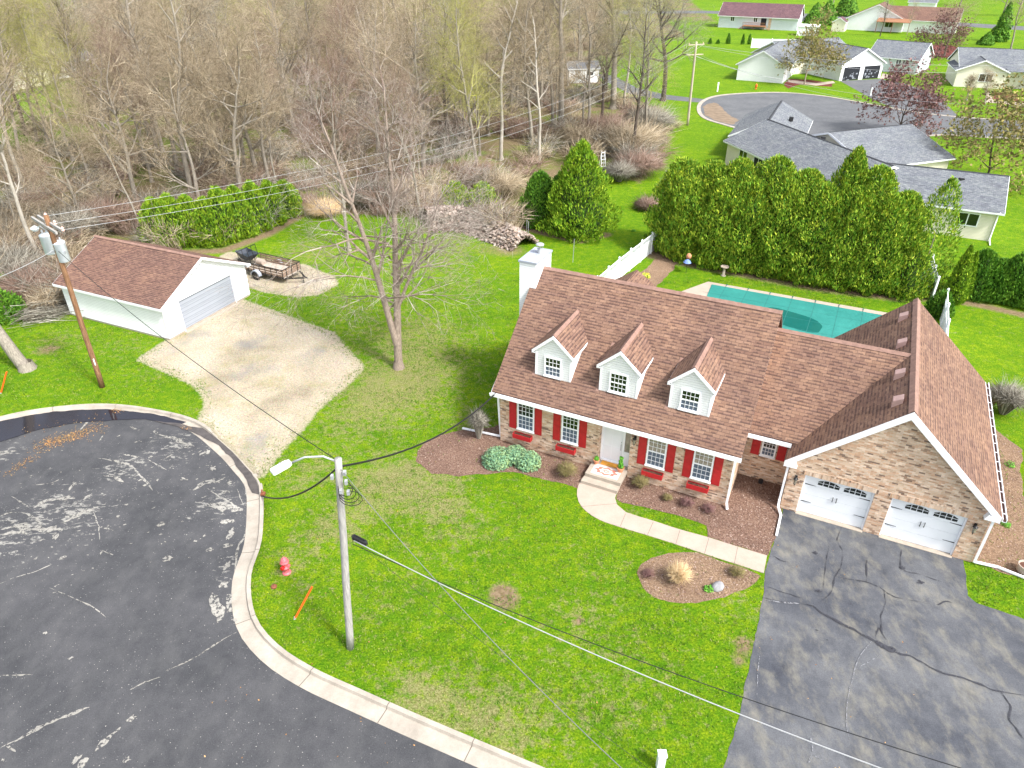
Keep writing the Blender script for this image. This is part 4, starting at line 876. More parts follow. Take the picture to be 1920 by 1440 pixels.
# ------------------------------------------------------------------ generic gabled block for the neighbours
def gable(parent, p0, p1, hw, ze, zr, wall, roof, capm=None, ovh=.4, name='wall', trim=True, ov_end=.3):
    p0 = Vector((p0[0], p0[1], 0)); p1 = Vector((p1[0], p1[1], 0)); d = (p1-p0); Ln = d.length; a = math.atan2(d.y, d.x)
    M = Matrix.Translation(p0-Vector((parent.location.x, parent.location.y, 0))) @ Matrix.Rotation(a, 4, 'Z'); M = Matrix.Rotation(-parent.rotation_euler.z, 4, 'Z') @ M
    s_ = (zr-ze)/hw; z = lambda y: zr-s_*abs(y)
    m = MB(M); m.slab([(0, -hw, 0), (0, hw, 0), (0, hw, ze-.08), (0, 0, zr-.08), (0, -hw, ze-.08)], (Ln, 0, 0)); m.build(name, wall, parent)
    for sg in (-1, 1):
        e = sg*(hw+ovh); pts = [(-ov_end, e, z(e)+.05), (Ln+ov_end, e, z(e)+.05), (Ln+ov_end, 0, zr+.05), (-ov_end, 0, zr+.05)]
        MB(M).slab(pts, (0, 0, -.08)).build('roof', roof, parent)
    if capm:
        o = MB(M).slab([(-ov_end, -.12, zr+.05-s_*.12+.03), (-ov_end, 0, zr+.085), (-ov_end, .12, zr+.05-s_*.12+.03)], (Ln+2*ov_end, 0, 0)).build('ridge_cap', capm, parent)
    if trim:
        t = MB(M)
        for sg in (-1, 1):
            e = sg*(hw+ovh+.02)
            for x in (-ov_end-.03, Ln+ov_end): t.slab([(x, e, z(e)+.04), (x, 0, zr+.04), (x, 0, zr-.16), (x, e, z(e)-.14)], (.03, 0, 0))
            t.slab([(-ov_end, e, z(e)+.03), (Ln+ov_end, e, z(e)+.03), (Ln+ov_end, e, z(e)-.12), (-ov_end, e, z(e)-.12)], (0, -sg*.03, 0))
            a_, c_ = sorted((sg*hw, e)); t.box(-ov_end, Ln+ov_end, a_, c_, z(e)-.12, z(e)-.10)
        t.build('trim', m_white, parent)
    return M
def fwin(parent, M, x, y, z, w_, h_, ang, dark=None, name='window'):   # simple two-light window on a far wall
    Q = M @ rotM(x, y, z, ang); f = MB(Q).box(-.09, w_+.09, -.05, 0, -.09, 0).box(-.09, w_+.09, -.05, 0, h_, h_+.09).box(-.09, 0, -.05, 0, 0, h_).box(w_, w_+.09, -.05, 0, 0, h_).box(w_/2-.04, w_/2+.04, -.05, 0, 0, h_)
    fo = f.build(name, m_white, parent); MB(Q).box(0, w_, -.025, -.003, 0, h_).build('pane', dark or m_glass, fo); return fo
def fromto(a, b, z=0.0): return P(*a, z), P(*b, z)
# grey-roofed angled house behind the hedge
c0 = P(1700, 330, 3)
N1 = thing('angled_house', (33.5, 63.9, 0), 0, 'long angled single-storey house with grey shingle roofs and cream siding behind the hedge', 'house')
d_ = Vector((math.cos(HA), math.sin(HA), 0)); nrm_ = Vector((-d_.y, d_.x, 0))
eR = P(1200+1825/2.6667, 1065/2.6667, 2.55); rE = P(1200+1848/2.6667, 880/2.6667, 4.5)
p1 = rE-d_*.3; p0 = p1-d_*8.6; hwR = abs((eR-rE).dot(nrm_))-.35
MR = gable(N1, p0-d_*.2, p1, hwR, 2.65, 4.45, m_cside, m_gshing, m_gcap)
F4 = lambda x, y: (1150+x/2.494, 260+y/2.494)
q = MR.inverted() @ (P(*F4(1600, 385), 1.2)-Vector((33.5, 63.9, 0)))
fwin(N1, MR, q.x, -hwR, 1.1, 1.5, .95, 0)
pipe(N1, [Vector((p1.x, p1.y, 0))-Vector((33.5, 63.9, 0))+v for v in (-nrm_*(hwR+.4)+Vector((0, 0, 2.5)), -nrm_*(hwR+.06)-d_*.05+Vector((0, 0, 2.2)), -nrm_*(hwR+.06)-d_*.05+Vector((0, 0, .15)), -nrm_*(hwR+1.2)-d_*.05+Vector((0, 0, .08)))])
a_, b_ = P(1200+1200/2.6667, 803/2.6667, 4.5), P(1200+645/2.6667, 597/2.6667, 4.5)
a_ = a_+(a_-b_).normalized()*1.5
MM = gable(N1, a_, b_, 4.6, 2.65, 4.45, m_cside, m_gshing, m_gcap)
Ln = (b_-a_).length
fwin(N1, MM, Ln-2.6, 4.6, 1.0, 1.4, 1.25, math.pi); fwin(N1, MM, Ln-5.4, 4.6, .15, 1.6, 2.0, math.pi, m_dark, 'patio_door'); fwin(N1, MM, Ln-8.2, 4.6, 1.2, 1.2, 1.0, math.pi)
a2, b2 = P(1200+955/2.6667, 662/2.6667, 4.5), P(1200+1345/2.6667, 622/2.6667, 4.5)
gable(N1, a2, b2, 6.0, 2.6, 4.5, m_cside, m_gshing, m_gcap)
a3, b3 = P(1200+645/2.6667, 597/2.6667, 4.5), P(1200+708/2.6667, 503/2.6667, 4.5)
gable(N1, a3, b3, 3.6, 2.65, 4.4, m_cside, m_gshing, m_gcap)
for u, v, z in ((838, 695, 4.1), (917, 690, 4.1), (757, 590, 3.9), (1607, 898, 4.0)):
    c = P(1200+u/2.6667, v/2.6667, z)-Vector((33.5, 63.9, 0)); MB().box(c.x-.18, c.x+.18, c.y-.18, c.y+.18, c.z-.35, c.z+.12).build('roof_vent', m_black, N1)
# white house with open double garage
N2 = thing('white_house', (50, 135, 0), 0, 'white sided house with grey roof and an open double garage at the far turning circle', 'house')
gable(N2, (42.7, 133.5), (48.4, 144.3), 3.9, 2.75, 4.9, m_wside, m_gshing, m_gcap)
gable(N2, (48.0, 145.2), (62, 151.5), 5.0, 2.7, 4.95, m_cside, m_gshing, m_gcap)
gg = (P(1200+995/2.6667, 405/2.6667)+P(1200+1200/2.6667, 390/2.6667))/2
gv = (P(1200+1200/2.6667, 390/2.6667)-P(1200+995/2.6667, 405/2.6667)); hwg = gv.length/2; gn = Vector((-gv.y, gv.x, 0)).normalized()
MG = gable(N2, gg, gg+gn*13, hwg, 2.7, 5.0, m_wside, m_gshing, m_gcap)
for y0, y1 in ((-hwg+.55, -.45), (.45, hwg-.55)):
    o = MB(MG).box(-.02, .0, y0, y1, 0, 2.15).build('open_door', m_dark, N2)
    f = MB(MG).box(-.06, -.021, y0-.1, y0, 0, 2.25).box(-.06, -.021, y1, y1+.1, 0, 2.25).box(-.06, -.021, y0, y1, 2.15, 2.25).build('door_frame', m_white, N2)
    s = MB(MG)
    for j in range(14): yy = y0+.2+rng.random()*(y1-y0-.6); zz = rng.random()*1.3; s.box(-.05, -.021, yy, yy+.1+.3*rng.random(), zz, zz+.05+.35*rng.random())
    s.build('stored_goods', simple('clutter', (.22, .24, .28), .7, .8, 3), N2)
aR = P(1654, 134); bR = P(1716, 140); dR = (bR-aR).normalized(); nR = Vector((-dR.y, dR.x, 0))
MW = gable(N2, aR+nR*4.6-dR*3, bR+nR*4.6, 4.6, 2.6, 4.8, m_gside, m_gshing, m_gcap)
for x in (5.0, (bR-aR).length+3-2.6): fwin(N2, MW, x, -4.6, 1.1, .8, 1.1, 0)
# cream house at the right edge
N3 = thing('cream_house', (80, 130, 0), 0, 'cream sided house with grey roof and a recessed brick porch at the right edge', 'house')
fl = P(1787, 162); fr = P(1843, 165); dv = (fr-fl).normalized(); nv = Vector((-dv.y, dv.x, 0)); mid = fl+dv*3.6
MC = gable(N3, mid, mid+nv*9, 3.6, 2.7, 4.2, m_cside, m_gshing, m_gcap)
gable(N3, fl+nv*7.2+dv*.6, fl+nv*7.2+dv*26, 6.2, 2.7, 5.2, m_cside, m_gshing, m_gcap)
fwin(N3, MC, 0, .2, 1.0, 1.9, 1.1, -math.pi/2)
MC2 = Matrix.Translation(fl-Vector((80, 130, 0))) @ Matrix.Rotation(math.atan2(dv.y, dv.x), 4, 'Z')
MB(MC2).box(7.21, 12, 1.4, 1.9, 0, 2.6).build('brick_wall', m_brick, N3); fwin(N3, MC2, 8.6, 1.4, 1.1, 1.3, 1.0, 0)
MB(MC2).box(12, 20, -1.5, 1.9, 0, 2.6).build('wing_wall', m_cside, N3); MB(MC2).slab([(7.2, -.2, 2.66), (20.4, -.2, 2.66), (20.4, 3, 3.1), (7.2, 3, 3.1)], (0, 0, .08)).build('porch_roof', m_gshing, N3)
# far houses
N4 = thing('red_roof_house', (66, 216, 0), 0, 'long pale house with faded maroon roof and a timber deck behind', 'house')
a4 = P(1346, 51); b4 = P(1493, 58); d4 = (b4-a4).normalized(); n4 = Vector((-d4.y, d4.x, 0))
M4 = gable(N4, a4+n4*4.2, b4+n4*4.2, 4.2, 3.2, 5.9, m_gside, m_rshing, None, .5)
L4 = (b4-a4).length
for x in (3.2, 9.3): fwin(N4, M4, x, -4.2, 1.7, .9, 1.1, 0)
MB(M4).box(11.2, 12.6, -4.24, -4.2, .9, 2.9).build('patio_door', m_dark, N4); MB(M4).box(13.2, 13.9, -4.25, -4.2, 0, 3.0).build('brick_panel', m_brick, N4)
dk_ = MB(M4); dk_.box(7.0, 12.8, -7.0, -4.25, .75, .9)
for x in np.arange(7, 12.9, .3): dk_.box(x, x+.06, -7.0, -6.94, .9, 1.7)
dk_.box(7, 12.8, -7.02, -6.92, 1.7, 1.78)
for x in (7.1, 9.8, 12.6): dk_.box(x, x+.14, -6.95, -6.8, 0, .75)
for k in range(4): dk_.box(12.85+k*.28, 13.13+k*.28, -6.8, -5.6, .55-k*.18, .62-k*.18).box(6.7-k*.28, 6.98-k*.28, -6.8, -5.6, .55-k*.18, .62-k*.18)
dk_.build('deck', m_deckw, N4)
N5 = thing('brown_roof_house', (100, 205, 0), 0, 'white house with brown roof and a cedar pergola roof over its patio', 'house')
a5 = P(1598, 56); b5 = P(1712, 62); d5 = (b5-a5).normalized(); n5 = Vector((-d5.y, d5.x, 0))
m5 = (a5+b5)/2+d5*(-2.2)
M5 = gable(N5, m5, m5+n5*11, (b5-a5).length/2-.6, 3.0, 6.2, m_wside, m_shing2, None, .5)
M5b = gable(N5, m5+n5*7+d5*2, m5+n5*7+d5*19, 5.2, 3.0, 5.6, m_wside, m_shing2, None, .5)
w5 = MB(M5); fwin(N5, M5, 0, 2.5-5, 1.1, 1.8, 1.1, -math.pi/2)
pr = MB(Matrix.Translation(m5-Vector((100, 205, 0))) @ Matrix.Rotation(math.atan2(d5.y, d5.x), 4, 'Z'))
pr.slab([(.6, -3.8, 2.5), (8.6, -3.8, 2.5), (8.6, -.1, 3.1), (.6, -.1, 3.1)], (0, 0, .1))
for x in (.8, 4.5, 8.4): pr.box(x, x+.15, -3.75, -3.6, 0, 2.5)
pr.build('patio_roof', m_deckw, N5)
N6 = thing('roadside_house', (115, 262, 0), 0, 'white far house above the brown roof, at the top edge', 'house')
a6 = P(1702, 20); b6 = P(1752, 22); gable(N6, a6, b6, 4.5, 3, 5.2, m_wside, m_gshing, None)
N7 = thing('hidden_house', P(110, 158), 0, 'pale house with a brown roof half hidden behind the bare trees on the left', 'house')
a7, b7 = P(-70, 150), P(70, 162); M7 = gable(N7, a7, b7, 4.5, 2.9, 4.6, m_cside, m_shing2, None)
a8, b8 = P(95, 150), P(185, 138); n8 = Vector((-(b8-a8).y, (b8-a8).x, 0)).normalized(); M8 = gable(N7, a8+n8*4, b8+n8*4, 4.0, 2.7, 4.2, m_wside, m_gshing, None)
for k in range(5): fwin(N7, M8, 1+k*1.9, -4.0, .8, 1.2, 1.3, 0)
# sheds
def shed(px, w_, l_, ang, wall, roof, label, ze=2.1, zr=2.9):
    c = P(*px); o = thing('garden_shed', c, ang, label, 'shed')
    d = Vector((math.cos(ang), math.sin(ang), 0)); M = gable(o, c-d*l_/2, c+d*l_/2, w_/2, ze, zr, wall, roof, None, .15, 'wall', True, .15); return o, M
o, M = shed((1090, 152), 3.4, 5.2, R(8), m_wside, m_gshing, 'small white shed with grey roof standing among the trunks at the wood edge', 2.3, 3.2)
MB(M).box(3.2, 4.2, -1.73, -1.7, 1.2, 1.7).build('window', m_dark, o)
o, M = shed((1572, 58), 3.2, 3.6, R(60), m_cside, m_rshing, 'cream garden shed with maroon roof between the two far houses', 2.3, 3.3)
o, M = shed((1513, 66), 3.4, 5.0, R(-20), m_white, m_white, 'plain white low shelter beside the maroon-roofed house', 2.2, 2.5)

# ------------------------------------------------------------------ white vinyl fences
def fence(pts, h_, label, step=2.4, name='vinyl_fence', solid=False, zb=0):
    base = pts[0]; root = thing(name, Vector((base.x, base.y, 0)), 0, label, 'fence'); pan = MB()
    pl = []
    for a, b in zip(pts[:-1], pts[1:]):
        n = max(1, round((b-a).length/step)); pl += [a.lerp(b, k/n) for k in range(n)]
    pl.append(pts[-1])
    for k, p in enumerate(pl):
        q = p-base; MB().box(q.x-.06, q.x+.06, q.y-.06, q.y+.06, 0, h_+.08).lathe(q.x, q.y, [(.09, h_+.08), (.09, h_+.12), (.01, h_+.2)], 4).build('post', m_vinyl, root)
        if k < len(pl)-1:
            r_ = pl[k+1]-base; t = (r_-q).normalized(); L0 = (r_-q).length
            for z0 in (.1, h_*.72, h_-.05): pan.beam(q+t*.06+Vector((0, 0, z0)), r_-t*.06+Vector((0, 0, z0)), .05, .09)
            x = .1
            while x < L0-.1:
                c = q+t*x; zt = h_*.70 if not solid else h_-.1
                pan.beam(c+Vector((0, 0, .14)), c+Vector((0, 0, zt)), .02, .15 if True else .1, t); x += .158
                if not solid and int(x/.158) % 1 == 0: pan.beam(c+Vector((0, 0, h_*.74)), c+Vector((0, 0, h_-.1)), .02, .045, t)
    pan.build('panel', m_vinyl, root); return root
fence([HW(-1.45, 17.5), HW(-1.2, 21.4), HW(-.35, 29.5)], 1.65, 'white vinyl privacy fence with picket top running from behind the house to the hedge', 2.0)
fa = P(1751, 557); fb = P(1776, 505)
fence([Vector((30.6, 49.4, 0)), Vector((29.0, 45.4, 0))], 1.7, 'short white vinyl fence section between the hedge and the narrow arborvitae', 2.0)
fence([Vector((28.6, 43.4, 0)), Vector((26.4, 39.0, 0)), Vector((25.0, 36.4, 0))], 1.7, 'white vinyl fence section running behind the garage ridge', 2.0)
fence([P(1408, 90), P(1520, 92)], 1.9, 'plain white board fence beyond the far lawn by the maroon-roofed house', 4.5, 'board_fence', True)

# ------------------------------------------------------------------ utility poles and wires
def px_pole(name, base, top_px, ztop, r0, r1, mat, label):
    b = P(*base); t = P(*top_px, ztop)-b; o = thing(name, b, 0, label, 'utility pole')
    n = 10; MB().tube([t*(k/n)+Vector((.006*math.sin(k*1.3), .006*math.cos(k), 0)) for k in range(n+1)], [r0+(r1-r0)*k/n for k in range(n+1)], 12).build('pole_shaft', mat, o, True)
    return o, b, t
def loc(b, u, v, z): return P(u, v, z)-b
p1_, b1, t1 = px_pole('utility_pole', (657, 1215), (634, 860), 8.4, .135, .11, m_polew, 'weathered grey wooden pole with street light on the front lawn by the kerb')
m = MB(); a = t1*.985; hd = loc(b1, 523, 881, 8.3); e = loc(b1, 546, 868, 8.35)
m.tube([a, a.lerp(e, .3)+Vector((0, 0, .22)), a.lerp(e, .7)+Vector((0, 0, .2)), e], .03, 8); la = m.build('lamp_arm', m_metal, p1_, True)
dh = (hd-e).normalized(); nh = Vector((-dh.y, dh.x, 0)); c0 = e+dh*.02
m = MB().slab([c0-nh*.09, c0+nh*.09, c0+dh*.12+nh*.14, c0+dh*.56+nh*.14, c0+dh*.60+nh*.1, c0+dh*.60-nh*.1, c0+dh*.56-nh*.14, c0+dh*.12-nh*.14], (0, 0, .09)); lh = m.build('lamp_head', m_white, p1_)
MB().box(c0.x+dh.x*.3-.05, c0.x+dh.x*.3+.05, c0.y+dh.y*.3-.05, c0.y+dh.y*.3+.05, c0.z+.09, c0.z+.14).lathe(c0.x+dh.x*.45, c0.y+dh.y*.45, [(.03, c0.z+.09), (.03, c0.z+.14)], 8).build('photocell', m_metal, lh)
m = MB(); q = t1*.95
for k, (dx, dz) in enumerate([(.2, 0), (.2, -.35), (-.19, -.15), (.0, -.7), (.22, -.75)]): MB().box(q.x+dx-.04, q.x+dx+.04, q.y-.2, q.y-.08, q.z+dz-.07, q.z+dz+.07).build('bracket', m_metal, p1_)
for k in range(4):
    m = MB(); c = t1*.9+Vector((.17+.05*k, -.12, -.1*k)); m.tube([c+Vector((.22*math.sin(t*.63)*(1+.2*k), -.03*k, .3*math.cos(t*.63)-.2)) for t in range(9)], .012, 5); m.build('wire_loop', m_cable, p1_)
p2_, b2, t2 = px_pole('utility_pole', (192, 726), (86, 404), 9.9, .145, .115, m_poleb, 'brown wooden pole carrying two transformers beside the detached garage')
m = MB(); m.beam(loc(b2, 60, 408, 9.35), loc(b2, 106, 437, 9.35), .1, .13); m.build('cross_arm', m_polew, p2_); m = MB(); m.beam(loc(b2, 71, 405, 9.5), loc(b2, 118, 433, 9.5), .1, .13); m.build('cross_arm', m_polew, p2_)
insp = [loc(b2, 86, 405, 9.6), loc(b2, 103, 419, 9.6), loc(b2, 118, 431, 9.6)]
for q in insp: MB().lathe(q.x, q.y, [(.03, q.z-.1), (.08, q.z-.02), (.04, q.z+.03), (.08, q.z+.08), (.03, q.z+.16)], 8).build('insulator', m_ins, p2_)
for (u, v) in ((90, 457), (115, 471)):
    q = loc(b2, u, v, 8.0); n = MB().lathe(q.x, q.y, [(.22, q.z-.55), (.29, q.z-.5), (.29, q.z+.42), (.31, q.z+.44), (.26, q.z+.52), (.05, q.z+.55)], 16); tr_ = n.build('transformer', m_trans, p2_, True)
    n = MB(); n.lathe(q.x-.1, q.y, [(.05, q.z+.5), (.03, q.z+.6), (.06, q.z+.66), (.03, q.z+.75)], 8).lathe(q.x+.1, q.y+.05, [(.05, q.z+.5), (.03, q.z+.6), (.05, q.z+.66), (.03, q.z+.72)], 8).build('bushing', m_metal, tr_)
q = t2*.81; n = MB().box(q.x-.4, q.x+.4, q.y-.03, q.y+.03, q.z-.05, q.z+.05); n.build('transformer_bracket', m_metal, p2_)
q = loc(b2, 65, 428, 9.0); n = MB().tube([t2*.9, (t2*.9).lerp(q, .6)+Vector((0, 0, .25)), q], .025, 6); n.build('lamp_arm', m_metal, p2_); MB().lathe(q.x, q.y, [(.05, q.z+.12), (.2, q.z+.02), (.2, q.z-.03), (.12, q.z-.14)], 12).build('lamp_head', m_trans, p2_)
n = MB().box(.12, .15, -.16, -.1, 1.5, 1.9); n.M = None; n.build('tag_plate', m_white, p2_)
p3_, b3_, t3 = px_pole('utility_pole', (1289, 235), (1306, 78), 10.1, .17, .13, m_pole3, 'tan wooden pole with two cross arms at the far wood edge by the footpath')
for z in (9.75, 8.6): m = MB(); c = t3*(z/10.1); m.beam(c-Vector((1.1, .35, 0)), c+Vector((1.1, .35, 0)), .1, .12); m.build('cross_arm', m_pole3, p3_)
for s_ in (-1, 0, 1): MB().lathe(t3.x*.965+s_*.95, t3.y*.965+s_*.3, [(.03, 9.8), (.07, 9.86), (.03, 10.0)], 8).build('insulator', m_ins, p3_)
def wire(a, b, sag, r_, mat, label, group=None, n=24, name='power_line'):
    pts = [a.lerp(b, k/n)-Vector((0, 0, 4*sag*(k/n)*(1-k/n))) for k in range(n+1)]
    o = MB().tube(pts, r_, 5).build(name, mat, None, True, True); tag(o, label, 'cable', group); return o
g_ = 'overhead lines between the poles'
for k, (q, nm) in enumerate(zip(insp, ('uppermost', 'middle', 'lowest'))):
    e = b3_+t3*.965+Vector(((k-1)*.95, (k-1)*.3, -.05 if k else .25)); wire(b2+q, e, 2.3+.25*k, .011, m_wire, '%s pale line from the transformer pole across the wood to the far pole' % nm, g_, 40)
wire(b2+t2*.82, b1+t1*.99, .5, .014, m_cable, 'twisted dark line from the transformer pole down to the street light pole', None, 30)
wire(b2+t2*.83, P(-140, 560, 8), .3, .013, m_wire, 'pale line leaving the transformer pole to the left edge')
for k, (u, v, z0, z1) in enumerate([(2050, 116, 9.8, 9), (2050, 128, 9.5, 9), (2050, 200, 8.6, 8), (2050, 214, 8.4, 7.6)]):
    e = b3_+t3*(z0/10.1)+Vector((.9 if k % 2 else -.6, .2, 0)); wire(e, P(u, v, z1), 1.2+.3*k, .014, m_wire, ('%s of the four pale lines running right from the far pole' % ('uppermost', 'second', 'third', 'lowest')[k]), g_, 30)
wire(b3_+t3*.84, P(1480, 150, 4.5), .4, .018, m_wire, 'thin line dropping from the far pole to the white house')
# cables at the near pole
tp = b1+t1*.965; low = b1+t1*.63
wire(tp, Vector((HW(-.1, -.1).x, HW(-.1, -.1).y, 2.9)), .75, .035, m_cable, 'thick black cable from the pole top to the left corner of the brick house')
kerbpt = P(490, 930, -.02); wire(tp, kerbpt, .55, .035, m_cable, 'thick black cable from the pole top down to the kerb')
wire(tp, P(1230, 1500, 6.4), .5, .011, m_midw, 'grey line running from the pole top down to the bottom edge of the lawn')
wire(low+Vector((.35, -.1, -.05)), P(1760, 1480, 5.2), .45, .017, m_wire, 'thick pale line running from the pole across the lawn and the driveway')
wire(low+Vector((.3, -.1, -.2)), P(1900, 1470, 4.9), .5, .013, m_cable, 'thin black line running beside the thick pale line over the driveway')
wire(low+Vector((.5, -.1, -.25)), P(1215, 1440, .02), .1, .006, m_cable, 'very thin dark line slanting from the splice case down to the lawn')
sp = low+Vector((.3, -.12, -.12)); se = P(689, 1020, 5.0)
n = MB().tube([P(661, 1006, 5.05), P(664, 1007.5, 5.05), P(685, 1018, 5.02), P(689, 1020, 5.0)], [.03, .075, .075, .03], 10)
for k in range(7): c = P(664+k*3.4, 1007.5+k*1.75, 5.05); n.lathe(c.x, c.y, [(.06, c.z-.09), (.085, c.z-.06), (.085, c.z+.06), (.06, c.z+.09)], 6)
tag(n.build('splice_case', m_black, None, False, True), 'black ribbed splice case hanging on the thick line next to the pole', 'splice case')
n = MB(Matrix.Translation(P(494, 928))).box(-.1, .08, -.1, .1, -.1, .12).tube([(-.05, 0, .1), (-.02, 0, .3)], .04, 6); tag(n.build('cable_anchor', m_rust, None, False, True), 'small rusty anchor at the kerb where the black cable ends', 'anchor')

# ------------------------------------------------------------------ hydrants, stakes and other small things
def hydrant(loc_, mat, mat2, label, s=1.0):
    o = thing('fire_hydrant', loc_, 0, label, 'fire hydrant')
    MB().lathe(0, 0, [(.17, 0), (.17, .05), (.13, .05), (.115, .12), (.115, .30), (.16, .30), (.17, .36), (.125, .37), (.125, .56), (.17, .57), (.175, .62), (.15, .63), (.145, .68), (.12, .75), (.07, .80), (.03, .81), (.03, .86), (.01, .865)], 18).build('barrel', mat, o, True)
    for sg in (-1, 1): MB().tube([(sg*.1, 0, .46), (sg*.17, 0, .46), (sg*.17, 0, .46), (sg*.21, 0, .46)], [.05, .05, .065, .06], 10).build('side_outlet', mat, o)
    MB().tube([(0, -.1, .44), (0, -.2, .44), (0, -.2, .44), (0, -.25, .44)], [.065, .065, .085, .075], 12).build('front_outlet', mat2, o); o.scale = (s,)*3; return o
hydrant(P(538, 1074), m_hyd, m_hydr, 'faded red fire hydrant on the lawn by the kerb').rotation_euler = (0, 0, -.3)
hydrant(P(1417, 167), m_orange, m_orange, 'orange fire hydrant on the grass at the far turning circle')
def stake(px, top, z, label):
    b = P(*px); t = P(*top, z)-b; o = thing('marker_stake', b, 0, label, 'marker stake'); d = t.normalized(); s_ = Vector((.045, .0, 0))
    m = MB(); m.beam(t*.06-s_*.0, t, .03, .09, (0, 1, 0)); m.beam(t*.06+s_+Vector((0, -.01, 0)), t+s_+Vector((0, -.01, 0)), .03, .05, (0, 1, 0)); m.build('blade', m_orange, o); MB().beam((0, 0, -.05), t*.07, .07, .07).build('spring_base', m_metal, o)
stake((551, 1161), (584, 1100), 1.35, 'leaning orange marker stake on the lawn below the red hydrant'); stake((1, 738), (12, 697), 1.3, 'leaning orange marker stake at the left edge of the lawn')
n = MB(Matrix.Translation(P(514, 1101))).lathe(0, 0, [(.11, 0), (.12, .06), (.09, .09), (.02, .095)], 14); tag(n.build('valve_cap', m_rust, None, True, True), 'low rusty round valve cap in the grass near the red hydrant', 'valve cap')
q = P(1237, 1440); n = MB(Matrix.Translation(q)).box(-.11, .11, -.1, .1, 0, .7).box(-.13, .13, -.12, .12, .7, .78); tag(n.build('cable_pedestal', m_white, None, False, True), 'white square pedestal at the bottom edge of the lawn', 'pedestal')
for px, h_, lb in (((1345, 172), 1.3, 'white marker post left of the far turning circle'), ((1632, 180), 1.1, 'white marker post beside the far driveway')):
    q = P(*px); o = thing('marker_post', q, 0, lb, 'post'); MB().box(-.1, .1, -.05, .05, 0, h_).build('blade', m_white, o); MB().box(-.11, .11, -.06, .06, h_, h_+.12).build('cap', m_white, o)
q = P(1816, 221); o = thing('mailbox', q, 0, 'black mailbox on a post at the far kerb', 'mailbox'); MB().beam((0, 0, 0), (.25, 0, 1.3), .13, .13).build('post', m_black, o); MB().box(.0, .6, -.16, .16, 1.3, 1.6).build('box', m_black, o)
q = P(1356, 517); o = thing('birdbath', q, 0, 'cream pedestal birdbath on the grass before the hedge', 'birdbath'); MB().lathe(0, 0, [(.2, 0), (.19, .05), (.11, .12), (.08, .55), (.1, .62)], 16).build('pedestal', m_conc, o, True); MB().lathe(0, 0, [(.1, .6), (.28, .68), (.31, .75), (.27, .75), (.2, .70), (.01, .69)], 20).build('basin', m_walk, o, True)
q = P(1286, 512); o = thing('garden_ornament', q, .3, 'blue and orange garden ornament on a thin stake at the hedge foot', 'ornament'); MB().tube([(0, 0, 0), (0, 0, 1.0)], .015, 5).build('stake', m_black, o); MB().lathe(0, 0, [(.3, .85), (.2, 1.0), (.02, 1.1)], 10).build('blue_dish', simple('blue_paint', (.16, .25, .55), .5), o); MB().lathe(.25, .3, [(.02, 1.0), (.17, 1.05), (.2, 1.25), (.1, 1.4), (.01, 1.42)], 12).build('orange_ball', m_terra, o, True)
q = P(1209, 531); o = thing('flower_urn', q, 0, 'white urn with yellow flowers in the bed behind the house', 'flower pot'); MB().lathe(0, 0, [(.14, 0), (.08, .1), (.12, .3), (.2, .38), (.18, .38)], 14).build('urn', m_white, o)
def fnb(rx, rz_, z0):
    def fn(g, n):
        a = g.normal(size=(n, 3)); a /= np.linalg.norm(a, axis=1)[:, None]; r_ = (.55+.5*g.random((n, 1)))
        Pn = a*r_*np.array([rx, rx, rz_]); Pn[:, 2] += z0; return Pn[Pn[:, 2] > .02], a[Pn[:, 2] > .02]
    return fn
V, F = (lambda pn: cloud_leaves(len(pn[0]), lambda g, n: pn, .09, 3))(fnb(.38, .28, .55)(np.random.default_rng(3), 500)); npmesh('flowers', V, [F], m_yfl, o)
q = P(1918, 1073); o = thing('garden_pot', q, 0, 'cream round pot at the right edge beside the downspout pipe', 'pot'); MB().lathe(0, 0, [(.2, 0), (.27, .1), (.28, .35), (.31, .4), (.25, .4), (.24, .33)], 18).build('bowl', m_walk, o, True); MB().lathe(0, 0, [(.24, .33), (.01, .35)], 14).build('soil', m_soil, o)
q = P(1345, 1102); n = MB(Matrix.Translation(q)); n.lathe(0, 0, [(.26, -.02), (.27, .08), (.2, .2), (.1, .26), (.01, .27)], 9); o = n.build('boulder', simple('pale_stone', (.27, .27, .285), .9, .25, 5, bump=.02), None, True, True); o.scale = (1.1, .8, 1); o.rotation_euler = (0, 0, .5); tag(o, 'pale grey boulder in the island bed', 'boulder')
q = P(1131, 318); o = thing('step_ladder', q, .2, 'white step ladder standing at the wood edge behind the cedars', 'ladder')
for x in (-.25, .25): MB().beam((x, 0, 0), (x*.7, .35, 1.9), .06, .04).build('rail', m_white, o); MB().beam((x, .8, 0), (x*.7, .38, 1.85), .05, .03).build('rear_leg', m_white, o)
for k in range(5): MB().box(-.22, .22, .04+k*.07, .14+k*.07, .3+k*.35, .34+k*.35).build('step', m_white, o)
for (px, h_) in (((955, 492), 0), ((1074, 492), 1.9), ((987, 447), 1.6), ((990, 448), 1.5)):
    if h_: q = P(*px); o = thing('garden_stake', q, 0, {1.9: 'lone grey pole standing in the grass right of the chimney', 1.6: 'taller of the two thin stakes at the end of the firewood pile', 1.5: 'shorter of the two thin stakes at the end of the firewood pile'}[h_], 'stake'); MB().tube([(0, 0, 0), (.03, 0, h_)], .022, 6).build('rod', m_metal, o)

